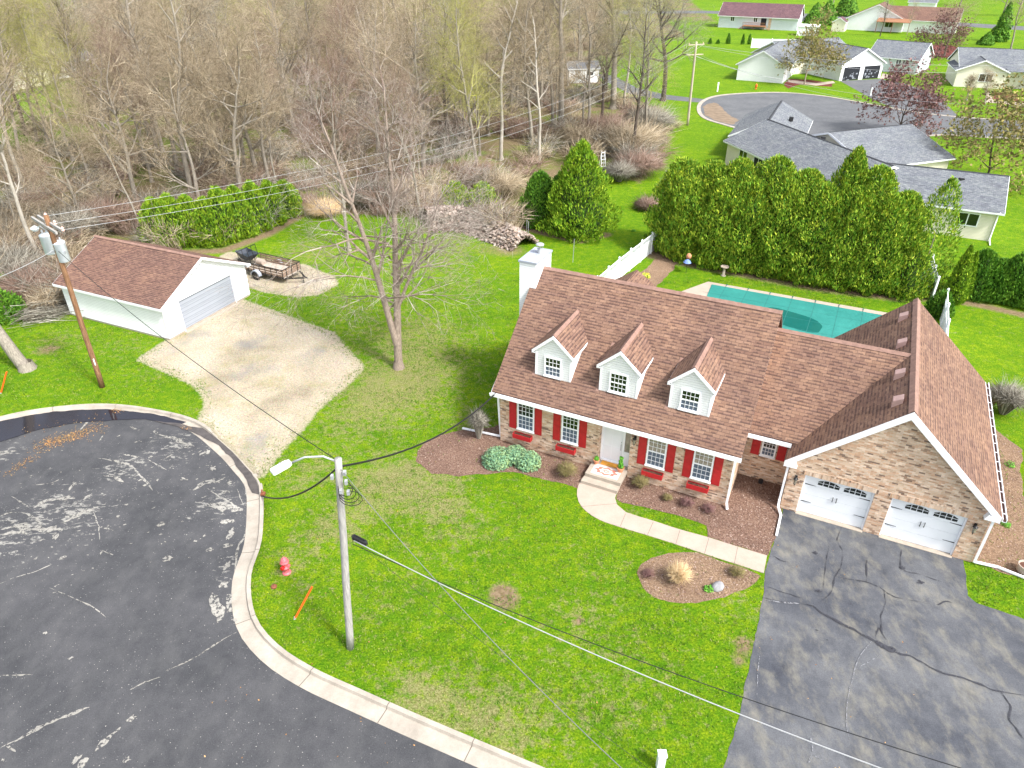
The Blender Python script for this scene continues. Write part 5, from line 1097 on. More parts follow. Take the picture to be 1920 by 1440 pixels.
# pool cover
pc = MB(HM); pc.slab([(5.25, 16, .035), (17.7, 16, .035), (17.7, 23.55, .035), (5.2, 23.55, .035), (5.35, 21.4, .035)], (0, 0, .03)); po = pc.build('pool_cover', m_cover, None, False, True); tag(po, 'teal safety cover stretched over the swimming pool', 'pool cover')
def lo(x, y, z): return (HM @ Vector((x, y, z)))-po.location
stp = MB()
for x in np.arange(6.2, 17.6, 1.52): stp.poly([lo(x-.018, 16, .069), lo(x+.018, 16, .069), lo(x+.018, 23.95, .069), lo(x-.018, 23.95, .069)]); stp.lathe(lo(x, 23.95, 0).x, lo(x, 23.95, 0).y, [(.04, lo(0, 0, .03).z), (.04, lo(0, 0, .10).z)], 6)
for y in (17.5, 19.0, 20.5, 22.0): stp.poly([lo(4.9, y-.015, .0685), lo(17.7, y-.015, .0685), lo(17.7, y+.015, .0685), lo(4.9, y+.015, .0685)])
stp.build('cover_straps', simple('dark_strap', (.02, .13, .12), .6), po)
wt = MB(); c = []
for k in range(40):
    t = 2*math.pi*k/40; x = 11.2+1.9*math.copysign(abs(math.cos(t))**.55, math.cos(t)); y = 20.25+1.15*math.copysign(abs(math.sin(t))**.75, math.sin(t))-.25*(x-11); c.append(lo(x+.08*noise.noise(Vector((k*.4, 0, 0))), y, .0672))
wt.poly(c); wt.build('wet_hollow', m_wetc, po)

# ------------------------------------------------------------------ utility trailer and dump cart
ta, tb = P(420+980/8.727, 430+800/8.727, .35), P(420+690/8.727, 430+520/8.727, .55)
_nf = P(420+985/8.727, 430+815/8.727, .4); _nf.z = 0
TR = thing('utility_trailer', _nf+Vector((.45, .89, 0))*1.75, math.atan2(.45, -.89), 'single axle utility trailer with weathered plank sides parked on the gravel pad', 'trailer')
# local: x towards the rear (tailgate), front (hitch) at x<0 ; width along -y..+y
Lt, Wt = 3.9, 1.75
MB().box(0, Lt, -.05, Wt+.05, .42, .5).build('bed', m_bed, TR)
m = MB()
for y in (-.06, Wt+.02): m.beam((0, y, .45), (Lt, y, .45), .06, .1)
for x in np.linspace(0.02, Lt-.02, 8):
    for y in (-.07, Wt+.05): m.box(x-.02, x+.02, y-.02, y+.02, .4, 1.08)
for y in (.3, .9, Wt-.3): m.box(-.05, -.01, y-.02, y+.02, .4, 1.08)
for y in (-.07, Wt+.05): m.beam((0, y, 1.09), (Lt, y, 1.09), .05, .04)
m.beam((0, -.07, 1.09), (0, Wt+.05, 1.09), .05, .04)
m.build('frame', m_black, TR)
m = MB()
for k in range(3):
    z = .54+k*.19
    m.box(.0, Lt, -.045, -.02, z, z+.13).box(.0, Lt, Wt+.02, Wt+.045, z, z+.13).box(.0, .025, -.02, Wt+.02, z, z+.14)
m.build('side_planks', m_oldw, TR)
m = MB()
for z in (0, 1.2): m.beam((Lt+.05, -.05, .5+z), (Lt+.25*z/1.2+.05, Wt+.05, .5+z), .04, .04)
m = MB(); m.beam((Lt+.06, -.05, .5), (Lt+.06, Wt+.05, .5), .04, .04).beam((Lt+.3, -.05, 1.75), (Lt+.3, Wt+.05, 1.75), .04, .04)
for y in np.linspace(-.03, Wt+.03, 5): m.beam((Lt+.06, y, .5), (Lt+.3, y, 1.75), .03, .03)
for z in np.linspace(.6, 1.7, 22): x = Lt+.06+.24*(z-.5)/1.25; m.beam((x, -.03, z), (x, Wt+.03, z), .006, .006)
m.build('mesh_tailgate', m_black, TR)
for y in (-.28, Wt+.28):
    t_ = MB(Matrix.Translation((2.4, y, .34)) @ Matrix.Rotation(math.pi/2, 4, 'X')); t_.lathe(0, 0, [(.2, -.09), (.32, -.1), (.34, -.05), (.34, .05), (.32, .1), (.2, .09)], 22); wo_ = t_.build('wheel', m_black, TR, True)
    t_ = MB(Matrix.Translation((2.4, y, .34)) @ Matrix.Rotation(math.pi/2, 4, 'X')); t_.lathe(0, 0, [(.2, -.085), (.15, -.06), (.05, -.07), (.05, .07), (.15, .06), (.2, .085)], 16); t_.build('rim', m_white, wo_, True)
    f = MB()
    for k in range(7):
        a0 = math.pi*k/7; a1 = math.pi*(k+1)/7; c = lambda a, r: (2.4-r*math.cos(a), 0, .36+r*math.sin(a)*.95)
        A_, B_ = c(a0, .42), c(a1, .42); y0, y1 = (y-.14, y+.14); f.poly([(A_[0], y0, A_[2]), (A_[0], y1, A_[2]), (B_[0], y1, B_[2]), (B_[0], y0, B_[2])]); A2, B2 = c(a0, .34), c(a1, .34); yy = y0 if y < 0 else y1; f.poly([(A_[0], yy, A_[2]), (B_[0], yy, B_[2]), (B2[0], yy, B2[2]), (A2[0], yy, A2[2])])
    f.build('fender', m_flash, TR)
m = MB(); m.beam((0, .1, .4), (-1.25, Wt/2, .42), .08, .08).beam((0, Wt-.1, .4), (-1.25, Wt/2, .42), .08, .08).beam((-1.1, Wt/2, .42), (-1.45, Wt/2, .44), .08, .08).tube([(-1.1, Wt/2+.1, .02), (-1.1, Wt/2+.1, .85)], .03, 8); m.build('hitch', m_black, TR)
m = MB(Matrix.Translation((3.3, .55, .72)) @ Matrix.Rotation(math.pi/2, 4, 'Y')); m.lathe(0, 0, [(.22, -.3), (.22, .3)], 16); o = m.build('roll', m_walk, TR)
CT = thing('dump_cart', P(465, 492), R(-42), 'black plastic dump cart standing behind the trailer by the garage roof', 'cart')
m = MB(); a = [(-.35, -.35, .4), (.55, -.35, .4), (.55, .35, .4), (-.35, .35, .4)]; b = [(-.75, -.5, .85), (1.0, -.5, .85), (1.0, .5, .85), (-.75, .5, .85)]
for k in range(4): m.slab([a[k], a[(k+1) % 4], b[(k+1) % 4], b[k]], (0, 0, .03))
m.slab(a, (0, 0, .03)); m.box(.3, 1.05, -.52, .52, .86, .9); m.build('tub', simple('dark_plastic', (.035, .045, .065), .5, .2), CT)
for x in (-.3, .6):
    for y in (-.5, .5): t_ = MB(Matrix.Translation((x, y, .2)) @ Matrix.Rotation(math.pi/2, 4, 'X')); t_.lathe(0, 0, [(.05, -.06), (.19, -.06), (.2, 0), (.19, .06), (.05, .06)], 14); t_.build('wheel', m_black, CT)
MB().beam((-.4, 0, .3), (-1.5, 0, .6), .04, .04).build('handle', m_black, CT)

# ------------------------------------------------------------------ bare trees
def tubes(segs, n):                                      # segs (k,8): p0,p1,r0,r1 -> open frusta
    s = np.asarray(segs, float); 
    if not len(s): return np.zeros((0, 3)), np.zeros((0, 4), int)
    p0, p1, r0, r1 = s[:, :3], s[:, 3:6], s[:, 6:7], s[:, 7:8]
    d = p1-p0; d /= np.linalg.norm(d, axis=1)[:, None]+1e-9
    ref = np.where(np.abs(d[:, :1]) < .9, [[1., 0, 0]], [[0, 1., 0]]); a = np.cross(d, ref); a /= np.linalg.norm(a, axis=1)[:, None]; b = np.cross(d, a)
    V = []
    for p, r in ((p0, r0), (p1, r1)):
        for j in range(n): t = 2*math.pi*j/n; V.append(p+(a*math.cos(t)+b*math.sin(t))*r)
    V = np.stack(V, 1).reshape(-1, 3); base = (np.arange(len(s))*2*n)[:, None]
    F = np.concatenate([base+np.array([j, (j+1) % n, n+(j+1) % n, n+j]) for j in range(n)]); return V, F
def twigs(segs):                                         # three-sided spikes
    s = np.asarray(segs, float); p0, p1, r0 = s[:, :3], s[:, 3:6], s[:, 6:7]
    d = p1-p0; d /= np.linalg.norm(d, axis=1)[:, None]+1e-9
    ref = np.where(np.abs(d[:, :1]) < .9, [[1., 0, 0]], [[0, 1., 0]]); a = np.cross(d, ref); a /= np.linalg.norm(a, axis=1)[:, None]; b = np.cross(d, a)
    V = np.stack([p0+a*r0, p0+(-.5*a+.87*b)*r0, p0+(-.5*a-.87*b)*r0, p1], 1).reshape(-1, 3); i = (np.arange(len(s))*4)[:, None]
    return V, np.concatenate([i+np.array([0, 1, 3]), i+np.array([1, 2, 3]), i+np.array([2, 0, 3])])
class Tree:
    def __init__(s, seed): s.r = random.Random(seed); s.big = []; s.mid = []; s.tw = []
    def grow(s, p, d, L, r, lev, spec):
        R_ = s.r; sp = spec[lev]; n = max(2, int(L/sp['seg'])); step = L/n; last = lev == len(spec)-1
        kids_ = []
        for k in range(n):
            d = (d+Vector((R_.gauss(0, 1), R_.gauss(0, 1), R_.gauss(0, 1)))*sp['w']+Vector((0, 0, sp['up']))).normalized()
            q = p+d*step; r0 = r*(1-sp['tap']*k/n); r1 = r*(1-sp['tap']*(k+1)/n)
            row = (*p, *q, r0, r1)
            if r0 > .045: s.big.append(row)
            elif last and k == n-1: s.tw.append(row)
            elif last: s.mid.append(row)
            else: s.mid.append(row)
            p = q; f = (k+1)/n
            if not last and f > sp['st']: kids_.append((p.copy(), d.copy(), r1, f))
        if last: return
        m = sp['n']
        for j in range(m):
            q, dd, rr, f = kids_[min(len(kids_)-1, int((j+R_.random())/m*len(kids_)))]
            ax = dd.cross(Vector((R_.gauss(0, 1), R_.gauss(0, 1), R_.gauss(0, 1)))).normalized()
            a = R(R_.uniform(*sp['ang'])); nd = (dd*math.cos(a)+ax*math.sin(a)).normalized()
            ns = spec[lev+1]; LL = ns['L']*(ns.get('lf', 1.0)+(1-ns.get('lf', 1.0))*(1-f))*R_.uniform(.65, 1.15)
            s.grow(q, nd, LL, max(.006, min(rr*.75, ns['r']*R_.uniform(.7, 1.2))), lev+1, spec)
        q, dd, rr, f = kids_[-1]; ns = spec[lev+1]; s.grow(q, dd, ns['L']*.7, rr, lev+1, spec)
    def meshes(s, parent, bark, tw):
        V, F = tubes(s.big, 8); npmesh('trunk', V, [F], bark, parent, True)
        V1, F1 = tubes(s.mid, 3); V2, F2 = twigs(s.tw); npmesh('crown', np.concatenate([V1, V2]), [F1, F2+len(V1)], tw, parent)
def spec(h, tr, limb, nl, ang=(30, 65), up=.05, st=.35, n2=6, n3=6, n4=4, tl=1.0, rt=.015, w=.09):
    return [dict(L=h, seg=1.0, w=w*.7, up=.02, tap=.72, st=st, n=nl, ang=ang), dict(L=limb, r=tr*.42, seg=.8, w=w*1.3, up=up, tap=.8, st=.2, n=n2, ang=(25, 60), lf=.45),
            dict(L=limb*.5, r=.05, seg=.6, w=w*1.5, up=up*.8, tap=.75, st=.15, n=n3, ang=(25, 60), lf=.6), dict(L=limb*.28, r=.026, seg=.5, w=.12, up=up*.6, tap=.7, st=.1, n=n4, ang=(20, 55)),
            dict(L=tl, r=rt, seg=tl*.55, w=.13, up=up*.5, tap=.6, st=.2, n=0, ang=(20, 40))]
def tree_thing(name, loc_, rz, label, cat, group, seed, sp, bark, tw, lean=(0, 0), stems=None, limbs=()):
    o = thing(name, loc_, rz, label, cat, group); T_ = Tree(seed)
    for (dx, dy, L, r, s_) in (stems or [(lean[0], lean[1], sp[0]['L'], None, sp)]):
        s2 = [dict(x) for x in s_]; T_.grow(Vector((dx*.15, dy*.15, -.1)), Vector((dx, dy, 1)).normalized(), L, r or sp[0]['r'], 0, s2)
    for (p_, d_, L_, r_, lv, sp_) in limbs: T_.grow(Vector(p_), Vector(d_).normalized(), L_, r_, lv, sp_)
    # flare at the foot
    r0 = T_.big[0][6]; T_.big.append((0, 0, -.15, 0, 0, .5, r0*1.55, r0*1.02)); T_.meshes(o, bark, tw); return o
HID = []
def proto(seed, kind):
    if kind == 'tall': sp = spec(16, .25, 5.4, 15, (32, 72), .05, .34); sp[0]['r'] = .24; b, t = m_bark, m_tw_t
    elif kind == 'pale': sp = spec(17, .24, 5.6, 12, (32, 70), .04, .38); sp[0]['r'] = .23; b, t = m_barkp, m_tw_t
    elif kind == 'wide': sp = spec(11, .28, 7.0, 15, (40, 82), .03, .2); sp[0]['r'] = .27; b, t = m_bark, m_tw_t
    elif kind == 'dark': sp = spec(15, .24, 5.0, 15, (28, 58), .08, .36, 6, 5, 4); sp[0]['r'] = .25; b, t = m_barkd, m_tw_g
    elif kind == 'bud': sp = spec(14, .2, 4.4, 15, (25, 55), .02, .25, 6, 5, 4, 1.1, .014); sp[0]['r'] = .18; b, t = m_bark, m_tw_y
    elif kind == 'red': sp = spec(12, .2, 4.2, 15, (25, 50), .1, .25, 6, 5, 4); sp[0]['r'] = .17; b, t = m_bark, m_tw_r
    elif kind == 'big': sp = spec(22, .48, 6.0, 14, (30, 65), .06, .5); sp[0]['r'] = .46; sp[0]['w'] = .03; b, t = m_bark, m_tw_g
    elif kind == 'bigdark': sp = spec(17, .4, 7.0, 20, (35, 75), .05, .32, 7, 6, 5); sp[0]['r'] = .42; b, t = m_barkd, m_tw_g
    elif kind == 'thin': sp = spec(11, .12, 2.6, 12, (25, 60), .08, .3, 5, 4, 3); sp[0]['r'] = .11; b, t = m_bark, m_tw_t
    return sp, b, t
LB = {'tall': ('tall bare tree with grey bark standing in the wood', 'tall grey bare trees of the wood'), 'pale': ('bare tree with pale bark and tan twigs in the wood', 'pale barked bare trees of the wood'), 'wide': ('broad bare tree with tan spreading limbs in the wood', 'broad bare trees of the wood'),
      'dark': ('bare tree with dark bark and a dense grey crown in the wood', 'dark barked bare trees of the wood'), 'bud': ('tree with yellow green budding twigs in the wood', 'budding trees of the wood'), 'red': ('bare tree with reddish brown twigs in the wood', 'reddish bare trees of the wood'), 'thin': ('thin bare sapling with tan twigs in the wood', 'thin saplings of the wood')}
protos = {}
def place_tree(kind, x, y, s=1.0, var=0, label=None, group=None):
    key = (kind, var)
    if key not in protos:
        sp, b, t = proto(0, kind); protos[key] = tree_thing('bare_tree', (x, y, 0), rng.random()*6.28, label or LB[kind][0], 'tree', group or (None if label else LB[kind][1]), hash(kind) % 100 if False else sum(map(ord, kind))+var*7, sp, b, t)
        protos[key].scale = (s,)*3; return protos[key]
    o = copy_tree(protos[key], (x, y, 0), rng.random()*6.28, label or LB[kind][0], None, s*1.0)
    if label:
        if group: o['group'] = group
        elif 'group' in o: del o['group']
    else: o['group'] = LB[kind][1]
    return o
kinds = ['tall', 'pale', 'wide', 'dark', 'bud', 'red', 'thin']; wts = [.27, .06, .25, .1, .18, .04, .10]
for k in kinds:                                          # make sure the first of a kind is an unlabelled wood tree
    pass
pts = []
clear = [(P(110, 175), 8), (P(40, 230), 4)]
def cleared(x, y):
    for c, r_ in clear:
        if (x-c.x)**2+((y-c.y)*.6)**2 < r_*r_: return True
    return segdist(np.array([x]), np.array([y]), [P(110, 175), P(110, 175)*.72])[0] < 2.5
def place_many(n, y0, y1, mind, xs=(-75, 30), kinds_=kinds, wts_=wts, smin=.8, smax=1.12, edge=2.0, fr=None):
    c = 0; tries = 0
    while c < n and tries < n*60:
        tries += 1; y = rng.uniform(y0, y1); x = rng.uniform(-.74*y-8, min(.4*y, xs[1]))
        if not inpoly(np.array([x]), np.array([y]), woods)[0] or cleared(x, y): continue
        if fr and fr(x, y): continue
        if segdist(np.array([x]), np.array([y]), woods[:-3])[0] < edge: continue
        if any((x-a)**2+(y-b)**2 < mind**2 for a, b in pts): continue
        pts.append((x, y)); k = rng.choices(kinds_, wts_)[0]; place_tree(k, x, y, rng.uniform(smin, smax), rng.randrange(2)); c += 1
place_many(58, 58, 95, 3.6, fr=lambda x, y: y < 62 and x > -30 or (x > -22 and y < 72))
place_many(80, 95, 150, 4.6)
place_many(75, 150, 270, 7, smin=.95, smax=1.3)
place_many(9, 44, 60, 4, kinds_=['wide', 'thin', 'pale'], wts_=[.4, .4, .2], smin=.6, smax=.8, fr=lambda x, y: x > -36)
# trees that can be told apart
place_tree('big', *P(1052, 236).xy, .95, 0, 'tall straight tree at the wood edge left of the white shed')
place_tree('big', *P(1149, 204).xy, 1.0, 1, 'stout tall tree at the wood edge right of the white shed')
place_tree('thin', *P(1090, 250).xy, 1.3, 1, 'slim curved tree in front of the white shed')
place_tree('bigdark', *P(1243, 189).xy, .95, 0, 'dark stemmed tree with a dense grey crown beside the footpath')
place_tree('pale', *P(305, 285).xy, 1.1, 1, 'very pale leaning tree with peeling trunk in the left part of the wood')
place_tree('pale', *P(940, 300).xy, .95, 0, 'pale forked tree behind the firewood pile')
place_tree('pale', *P(1170, 200).xy, .9, 1, 'slender pale tree just right of the stout tall tree')
place_tree('bud', *P(870, 250).xy, 1.1, 0, 'yellow green budding tree near the middle of the wood front')
place_tree('tall', *P(505, 348).xy, .8, 0, 'thin trunked tree rising behind the left cedars')
# red maples behind the big tree
place_tree('red', *P(655, 470).xy, .95, 0, 'reddish maple behind the left trunk of the big forked tree')
place_tree('red', *P(790, 410).xy, .85, 1, 'reddish maple behind the right trunk of the big forked tree')
# the big forked maple on the lawn
sb = spec(14, .26, 4.3, 12, (26, 60), .11, .36, 5, 4, 4, .75, .010, .08); sb[0]['r'] = .26; sb[0]['w'] = .03
sl2 = spec(13.5, .22, 4.2, 11, (26, 60), .10, .36, 5, 4, 4, .75, .010, .08); sl2[0]['w'] = .035
so_ = spec(7.5, .14, 5.8, 12, (35, 75), -.055, .25, 7, 4, 4, .7, .010, .12); so_[1]['up'] = -.07
MT = P(748, 690); lg = random.Random(12); lm = [((0, .1, 1.5), (-.21, .04, 1), 11.4, .21, 0, sl2), ((.02, .2, 3.3), (.42, .05, 1), 7.0, .11, 0, sl2)]
for k in range(11):
    z_ = 3.6+4.6*k/11; an = k*2.4+.4; bs = (0, .09*z_, z_) if k % 2 else (-.2*(z_-1.5), .1*z_, z_)
    lm.append((bs, (math.cos(an), math.sin(an), lg.uniform(.25, .6)), lg.uniform(4.6, 6.6), lg.uniform(.05, .075), 1, so_))
tree_thing('maple_tree', MT, 0, 'big bare maple with twin trunks and drooping lower limbs in the middle of the lawn', 'tree', None, 51, sb, m_barkm, m_tw_m, stems=[(.0, .08, 13.2, .25, sb)], limbs=lm)
lt = spec(15, .35, 5, 8, (35, 60), .02, .6); lt[0]['w'] = .02
tree_thing('leaning_tree', P(52, 692), 0, 'thick grey trunk leaning left out of the picture on the left lawn', 'tree', None, 9, lt, m_bark, m_tw_g, stems=[(-.42, .08, 15, .36, lt)])
# small trees of the neighbourhood
def small_tree(px, hgt, rad, tw, bark, label, seed, flat=True, n4=4, leaves=None, nl=1600, name='small_tree'):
    sp = spec(hgt*.55, .12, rad*.8, 14 if leaves else 11, (35, 85) if flat else (25, 55), .04, .2, 7 if leaves else 6, 6 if leaves else 5, n4, .6, .026 if leaves else .015, .13); sp[0]['r'] = .13
    c = P(*px); o = tree_thing(name, c, 0, label, 'tree', None, seed, sp, bark, tw)
    if leaves:
        T_ = Tree(seed); g = random.Random(seed)
        cr = [q for q in KIDS[o.name] if q.name.startswith('crown')][0]; n = len(cr.data.vertices); co = np.empty(n*3); cr.data.vertices.foreach_get('co', co); co = co.reshape(-1, 3)
        idx = np.random.default_rng(seed).integers(0, n, nl); Pn = co[idx]; V, F = cloud_leaves(nl, lambda g_, n_: (Pn+g_.normal(size=(n_, 3))*.1, g_.normal(size=(n_, 3))), .27, seed); npmesh('buds', V, [F], leaves, o)
    return o
small_tree((1508, 158), 10, 6.8, m_tw_o, m_barkm, 'round budding olive crab tree before the white house', 3, True, 6, m_oliv, 5000)
small_tree((1685, 250), 8.2, 6.0, m_tw_p, m_barkd, 'plum coloured bare tree at the near side of the turning circle', 4, True, 7, m_tw_p, 4000)
small_tree((1850, 335), 8.5, 7.5, m_tw_o, m_barkd, 'olive budding tree behind the grey roof at the right edge', 5, True, 7, m_oliv, 5200)
small_tree((1755, 108), 8.5, 6.2, m_tw_p, m_barkd, 'plum bare tree right of the white house', 6, True, 6, m_tw_p, 3500)
small_tree((1812, 188), 4.2, 1.8, m_tw_t, m_barkp, 'slim multi-stemmed young birch in front of the cream house', 7, False, 3)
small_tree((1846, 195), 6.2, 1.8, m_tw_t, m_barkp, 'pale thin birch beside the cream house porch', 71, False, 3)
wt_ = small_tree((1258, 380), 3.4, 1.6, m_barkp, m_barkp, 'pale young tree with a dark wrap left of the tall hedge', 8, False, 3)
MB().tube([(0, 0, 0), (0, 0, .9)], .19, 8).build('trunk_wrap', m_black, wt_)
place_tree('wide', *P(1770, 105).xy, .8, 0, 'spreading bare tree between the white and the cream house')
place_tree('tall', *P(1895, 92).xy, .8, 1, 'bare multi-limbed tree above the cream house roof')
place_tree('dark', *P(1650, 68).xy, .5, 1, 'small bare tree in front of the brown roofed house')
place_tree('thin', *P(1700, 66).xy, .6, 1, 'small bare ornamental tree by the cedar pergola')
place_tree('wide', *P(1880, 30).xy, .9, 1, 'bare spreading tree at the top right edge')
place_tree('tall', *P(1560, 14).xy, .9, 1, 'bare tree behind the maroon roofed house')
place_tree('wide', *P(1800, 10).xy, .9, 0, 'broad bare tree beyond the back road at the top right')

# ------------------------------------------------------------------ evergreens and shrubs built from fronds
def evergreen(name, loc_, h_, rad, label, mat, seed, n=7000, size=.17, power=.75, group=None, lump=.22, core=True, low=.0, sx=1.0, cat='evergreen tree', rz=0):
    o = thing(name, loc_, rz, label, cat, group); rg = random.Random(seed); off = Vector((rg.random()*50, rg.random()*50, rg.random()*50))
    pe = 2.8 if power == .36 else (1.6 if power < .52 else 1.15)
    def prof_(f): return rad*max(.03, (1-f**pe)**(power*1.25))*(1-.3*max(0, .1-f)/.1)
    def lumpf(a, z):
        q = Vector((math.cos(a)*1.7, math.sin(a)*1.7, z*.9))+off; return 1+lump*(noise.noise(q)*1.3+.8*noise.noise(q*2.6))
    def fn(g, n):
        f = g.random(n)**1.25; a = g.random(n)*6.283; z = low+f*(h_-low)
        depth = 1-.42*g.random(n)**1.8
        rr = np.array([prof_(f[k])*lumpf(a[k], z[k]) for k in range(n)])*depth
        N = np.stack([np.cos(a), np.sin(a), np.full(n, .25)], 1); return np.stack([rr*np.cos(a)*sx, rr*np.sin(a), z+g.normal(size=n)*.08], 1), N
    V, F = cloud_leaves(n, fn, size, seed, .5, size < .4)
    npmesh('crown', V, [F], mat, o)
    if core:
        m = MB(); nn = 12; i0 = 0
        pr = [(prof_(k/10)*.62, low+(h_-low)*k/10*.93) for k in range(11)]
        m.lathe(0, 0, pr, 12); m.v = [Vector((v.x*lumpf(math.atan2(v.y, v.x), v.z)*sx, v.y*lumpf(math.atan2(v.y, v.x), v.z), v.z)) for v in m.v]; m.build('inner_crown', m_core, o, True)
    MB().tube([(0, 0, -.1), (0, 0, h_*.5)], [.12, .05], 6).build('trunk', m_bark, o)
    return o
F4p = lambda x, y: (1150+x/2.494, 260+y/2.494)
# hedge: (house-frame x, y, top row of the photo in the crop, radius)
hl = [(.9, 29.2, 100, 2.2), (3.3, 28.9, 112, 2.0), (5.1, 28.8, 98, 2.0), (7.7, 28.9, 90, 2.2), (9.9, 28.6, 150, 2.0), (12.6, 28.9, 45, 2.3), (14.2, 28.8, 135, 2.1), (16.3, 28.8, 255, 2.0), (2.0, 28.0, 190, 1.9), (4.4, 27.8, 190, 2.0), (8.9, 27.8, 200, 2.0), (6.4, 27.8, 190, 2.0), (11.2, 27.8, 215, 2.0), (13.4, 27.8, 230, 1.9), (15.3, 27.9, 270, 1.8)]
ordn = ['leftmost tall arborvitae of the big hedge beside the vinyl fence', 'second arborvitae from the left in the back row of the big hedge', 'third arborvitae from the left in the back row of the big hedge', 'round topped arborvitae in the middle of the big hedge', 'lower arborvitae just left of the tallest one in the big hedge', 'tallest arborvitae of the big hedge with a ragged pointed top', 'arborvitae just right of the tallest one in the big hedge', 'last dense arborvitae at the right of the back row of the big hedge',
        'leftmost arborvitae of the front row of the big hedge', 'second arborvitae from the left in the front row of the hedge', 'fifth arborvitae from the left, hedge front row', 'arborvitae behind the birdbath in the hedge front row', 'arborvitae in the front row below the tallest one', 'arborvitae second from the right in the hedge front row', 'rightmost arborvitae of the hedge front row']
for k, (x, y, v, r_) in enumerate(hl):
    p = HW(x, y); h_ = HT(p.x, p.y, 260+v/2.494)
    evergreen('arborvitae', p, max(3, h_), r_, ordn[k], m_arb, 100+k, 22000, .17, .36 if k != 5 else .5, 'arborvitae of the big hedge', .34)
p = HW(18.6, 29.6); evergreen('arborvitae', p, HT(p.x, p.y, 260+190/2.494), 1.9, 'loose thin arborvitae at the right end of the big hedge', m_arb, 130, 5200, .17, .45, None, .4, False)
evergreen('arborvitae', HW(17.6, 27.8), 3.9, 1.6, 'low loose arborvitae at the right front of the big hedge', m_arb, 131, 5500, .17, .5, None, .3)
p = P(1712, 545); evergreen('dwarf_conifer', p, 1.6, .5, 'small dark narrow conifer at the right foot of the hedge', m_arbd, 132, 1500, .12, .7)
p = P(1778, 572); evergreen('columnar_arborvitae', P(1785, 566), HT(*P(1785, 566).xy, 462), .85, 'tall narrow pointed arborvitae beside the vinyl fence', m_arbb, 133, 5200, .14, .55, None, .08)
evergreen('columnar_arborvitae', P(1801, 560), HT(*P(1801, 560).xy, 474), .6, 'narrower pointed arborvitae just right of the tall narrow one', m_arbb, 134, 4200, .14, .55, None, .08)
evergreen('yew_bush', P(1758, 590), 1.6, .9, 'dark rounded bush between the two fence sections', m_arbd, 135, 3200, .14, .4)
for k, (u, v, t, r_) in enumerate([(1828, 570, 470, 1.5), (1862, 574, 488, 1.4), (1895, 580, 478, 1.5), (1930, 588, 480, 1.5), (1965, 592, 486, 1.5)]):
    p = P(u, v)+Vector((.6, 1.4, 0)); evergreen('hedge_arborvitae', p, HT(p.x, p.y, t), r_, ['leftmost dark arborvitae of the short right hedge', 'second dark arborvitae of the short right hedge', 'third dark arborvitae of the short right hedge', 'dark arborvitae of the right hedge cut by the picture edge', 'dark arborvitae of the right hedge just outside the picture'][k], m_arbd, 140+k, 6000, .16, .42, 'dark arborvitae of the right hedge', .12)
p = P(1085, 440); evergreen('cedar_tree', p, HT(p.x, p.y, 266), 2.8, 'tall bright pointed cedar in the middle behind the firewood', m_arbb, 150, 15000, .19, .5, None, .36)
p = P(1012, 422); evergreen('cedar_tree', p, HT(p.x, p.y, 324), 1.8, 'lower dark green rounded cedar left of the bright pointed cedar', m_arbd, 151, 9000, .18, .38, None, .15)
p = P(1050, 425); evergreen('cedar_tree', p, HT(p.x, p.y, 325), 1.6, 'dark green cedar between the rounded and the pointed one', m_arbd, 152, 7000, .18, .4, None, .15)
for k, (u, v, t, r_) in enumerate([(292, 462, 372, 1.5), (322, 468, 366, 1.6), (355, 466, 368, 1.5), (388, 466, 372, 1.6), (415, 462, 352, 1.5), (445, 452, 350, 1.5), (475, 440, 342, 1.5), (505, 428, 340, 1.4), (533, 412, 340, 1.5)]):
    p = P(u, v)+Vector((0, 1.2, 0)); evergreen('cedar_tree', p, HT(p.x, p.y, t), r_, ['leftmost', 'second', 'third', 'fourth', 'middle', 'sixth', 'seventh', 'eighth', 'rightmost'][k]+' bright green cedar from the left in the row behind the detached garage', m_arbb if k < 8 else m_arb, 160+k, 5600, .18, .45, 'bright cedars behind the detached garage', .25)
for k, (u, v, h_, r_, l) in enumerate([(855, 395, 2.6, 1.7, 'loose olive green shrub behind the left end of the firewood'), (905, 398, 2.7, 1.6, 'loose olive green shrub behind the middle of the firewood'), (18, 600, 2.0, 1.2, 'dark green shrub at the left edge by the leaning trunk'), (5, 560, 1.8, 1.3, 'green shrub at the left edge above the leaning trunk')]):
    evergreen('evergreen_shrub', P(u, v), h_, r_, l, m_arbd if k > 1 else m_arb, 180+k, 2600, .16, .4, None, .35, False, 0, 1, 'shrub')
for k, (u, v, t, r_, l) in enumerate([(1525, 52, 6, 3.6, 'large dark evergreen right of the maroon roof'), (1585, 30, -20, 4, 'large dark evergreen at the top edge above the shed'), (1548, 46, 0, 3.2, 'dark evergreen between the two larger ones near the far shed'), (1872, 78, 5, 2.2, 'dark spruce above the cream house'), (1848, 84, 70, 1.8, 'low evergreen shrub above the cream house roof')]):
    p = P(u, v); evergreen('spruce_tree', p, max(2.5, HT(p.x, p.y, t)), r_, l, m_arbd, 190+k, 3600, .5, .6, None, .25)
for k, (u, v, h_) in enumerate([(1331, 82, 1.1), (1346, 82, .8), (1365, 82, 2.2), (1392, 83, 2.1), (1404, 83, 2.1)]):
    evergreen('young_evergreen', P(u, v), h_, .45+.12*(k == 2), ['smallest left young evergreen on the far lawn', 'second small young evergreen on the far lawn', 'broadest young evergreen on the far lawn', 'left one of the two slim evergreens near the board fence', 'right one of the two slim evergreens near the board fence'][k], m_arbd, 200+k, 700, .2, .5)
evergreen('round_bush', P(1888, 176), 1.0, .8, 'round green bush in the red mulch of the cream house', m_arbd, 210, 900, .2, .35)
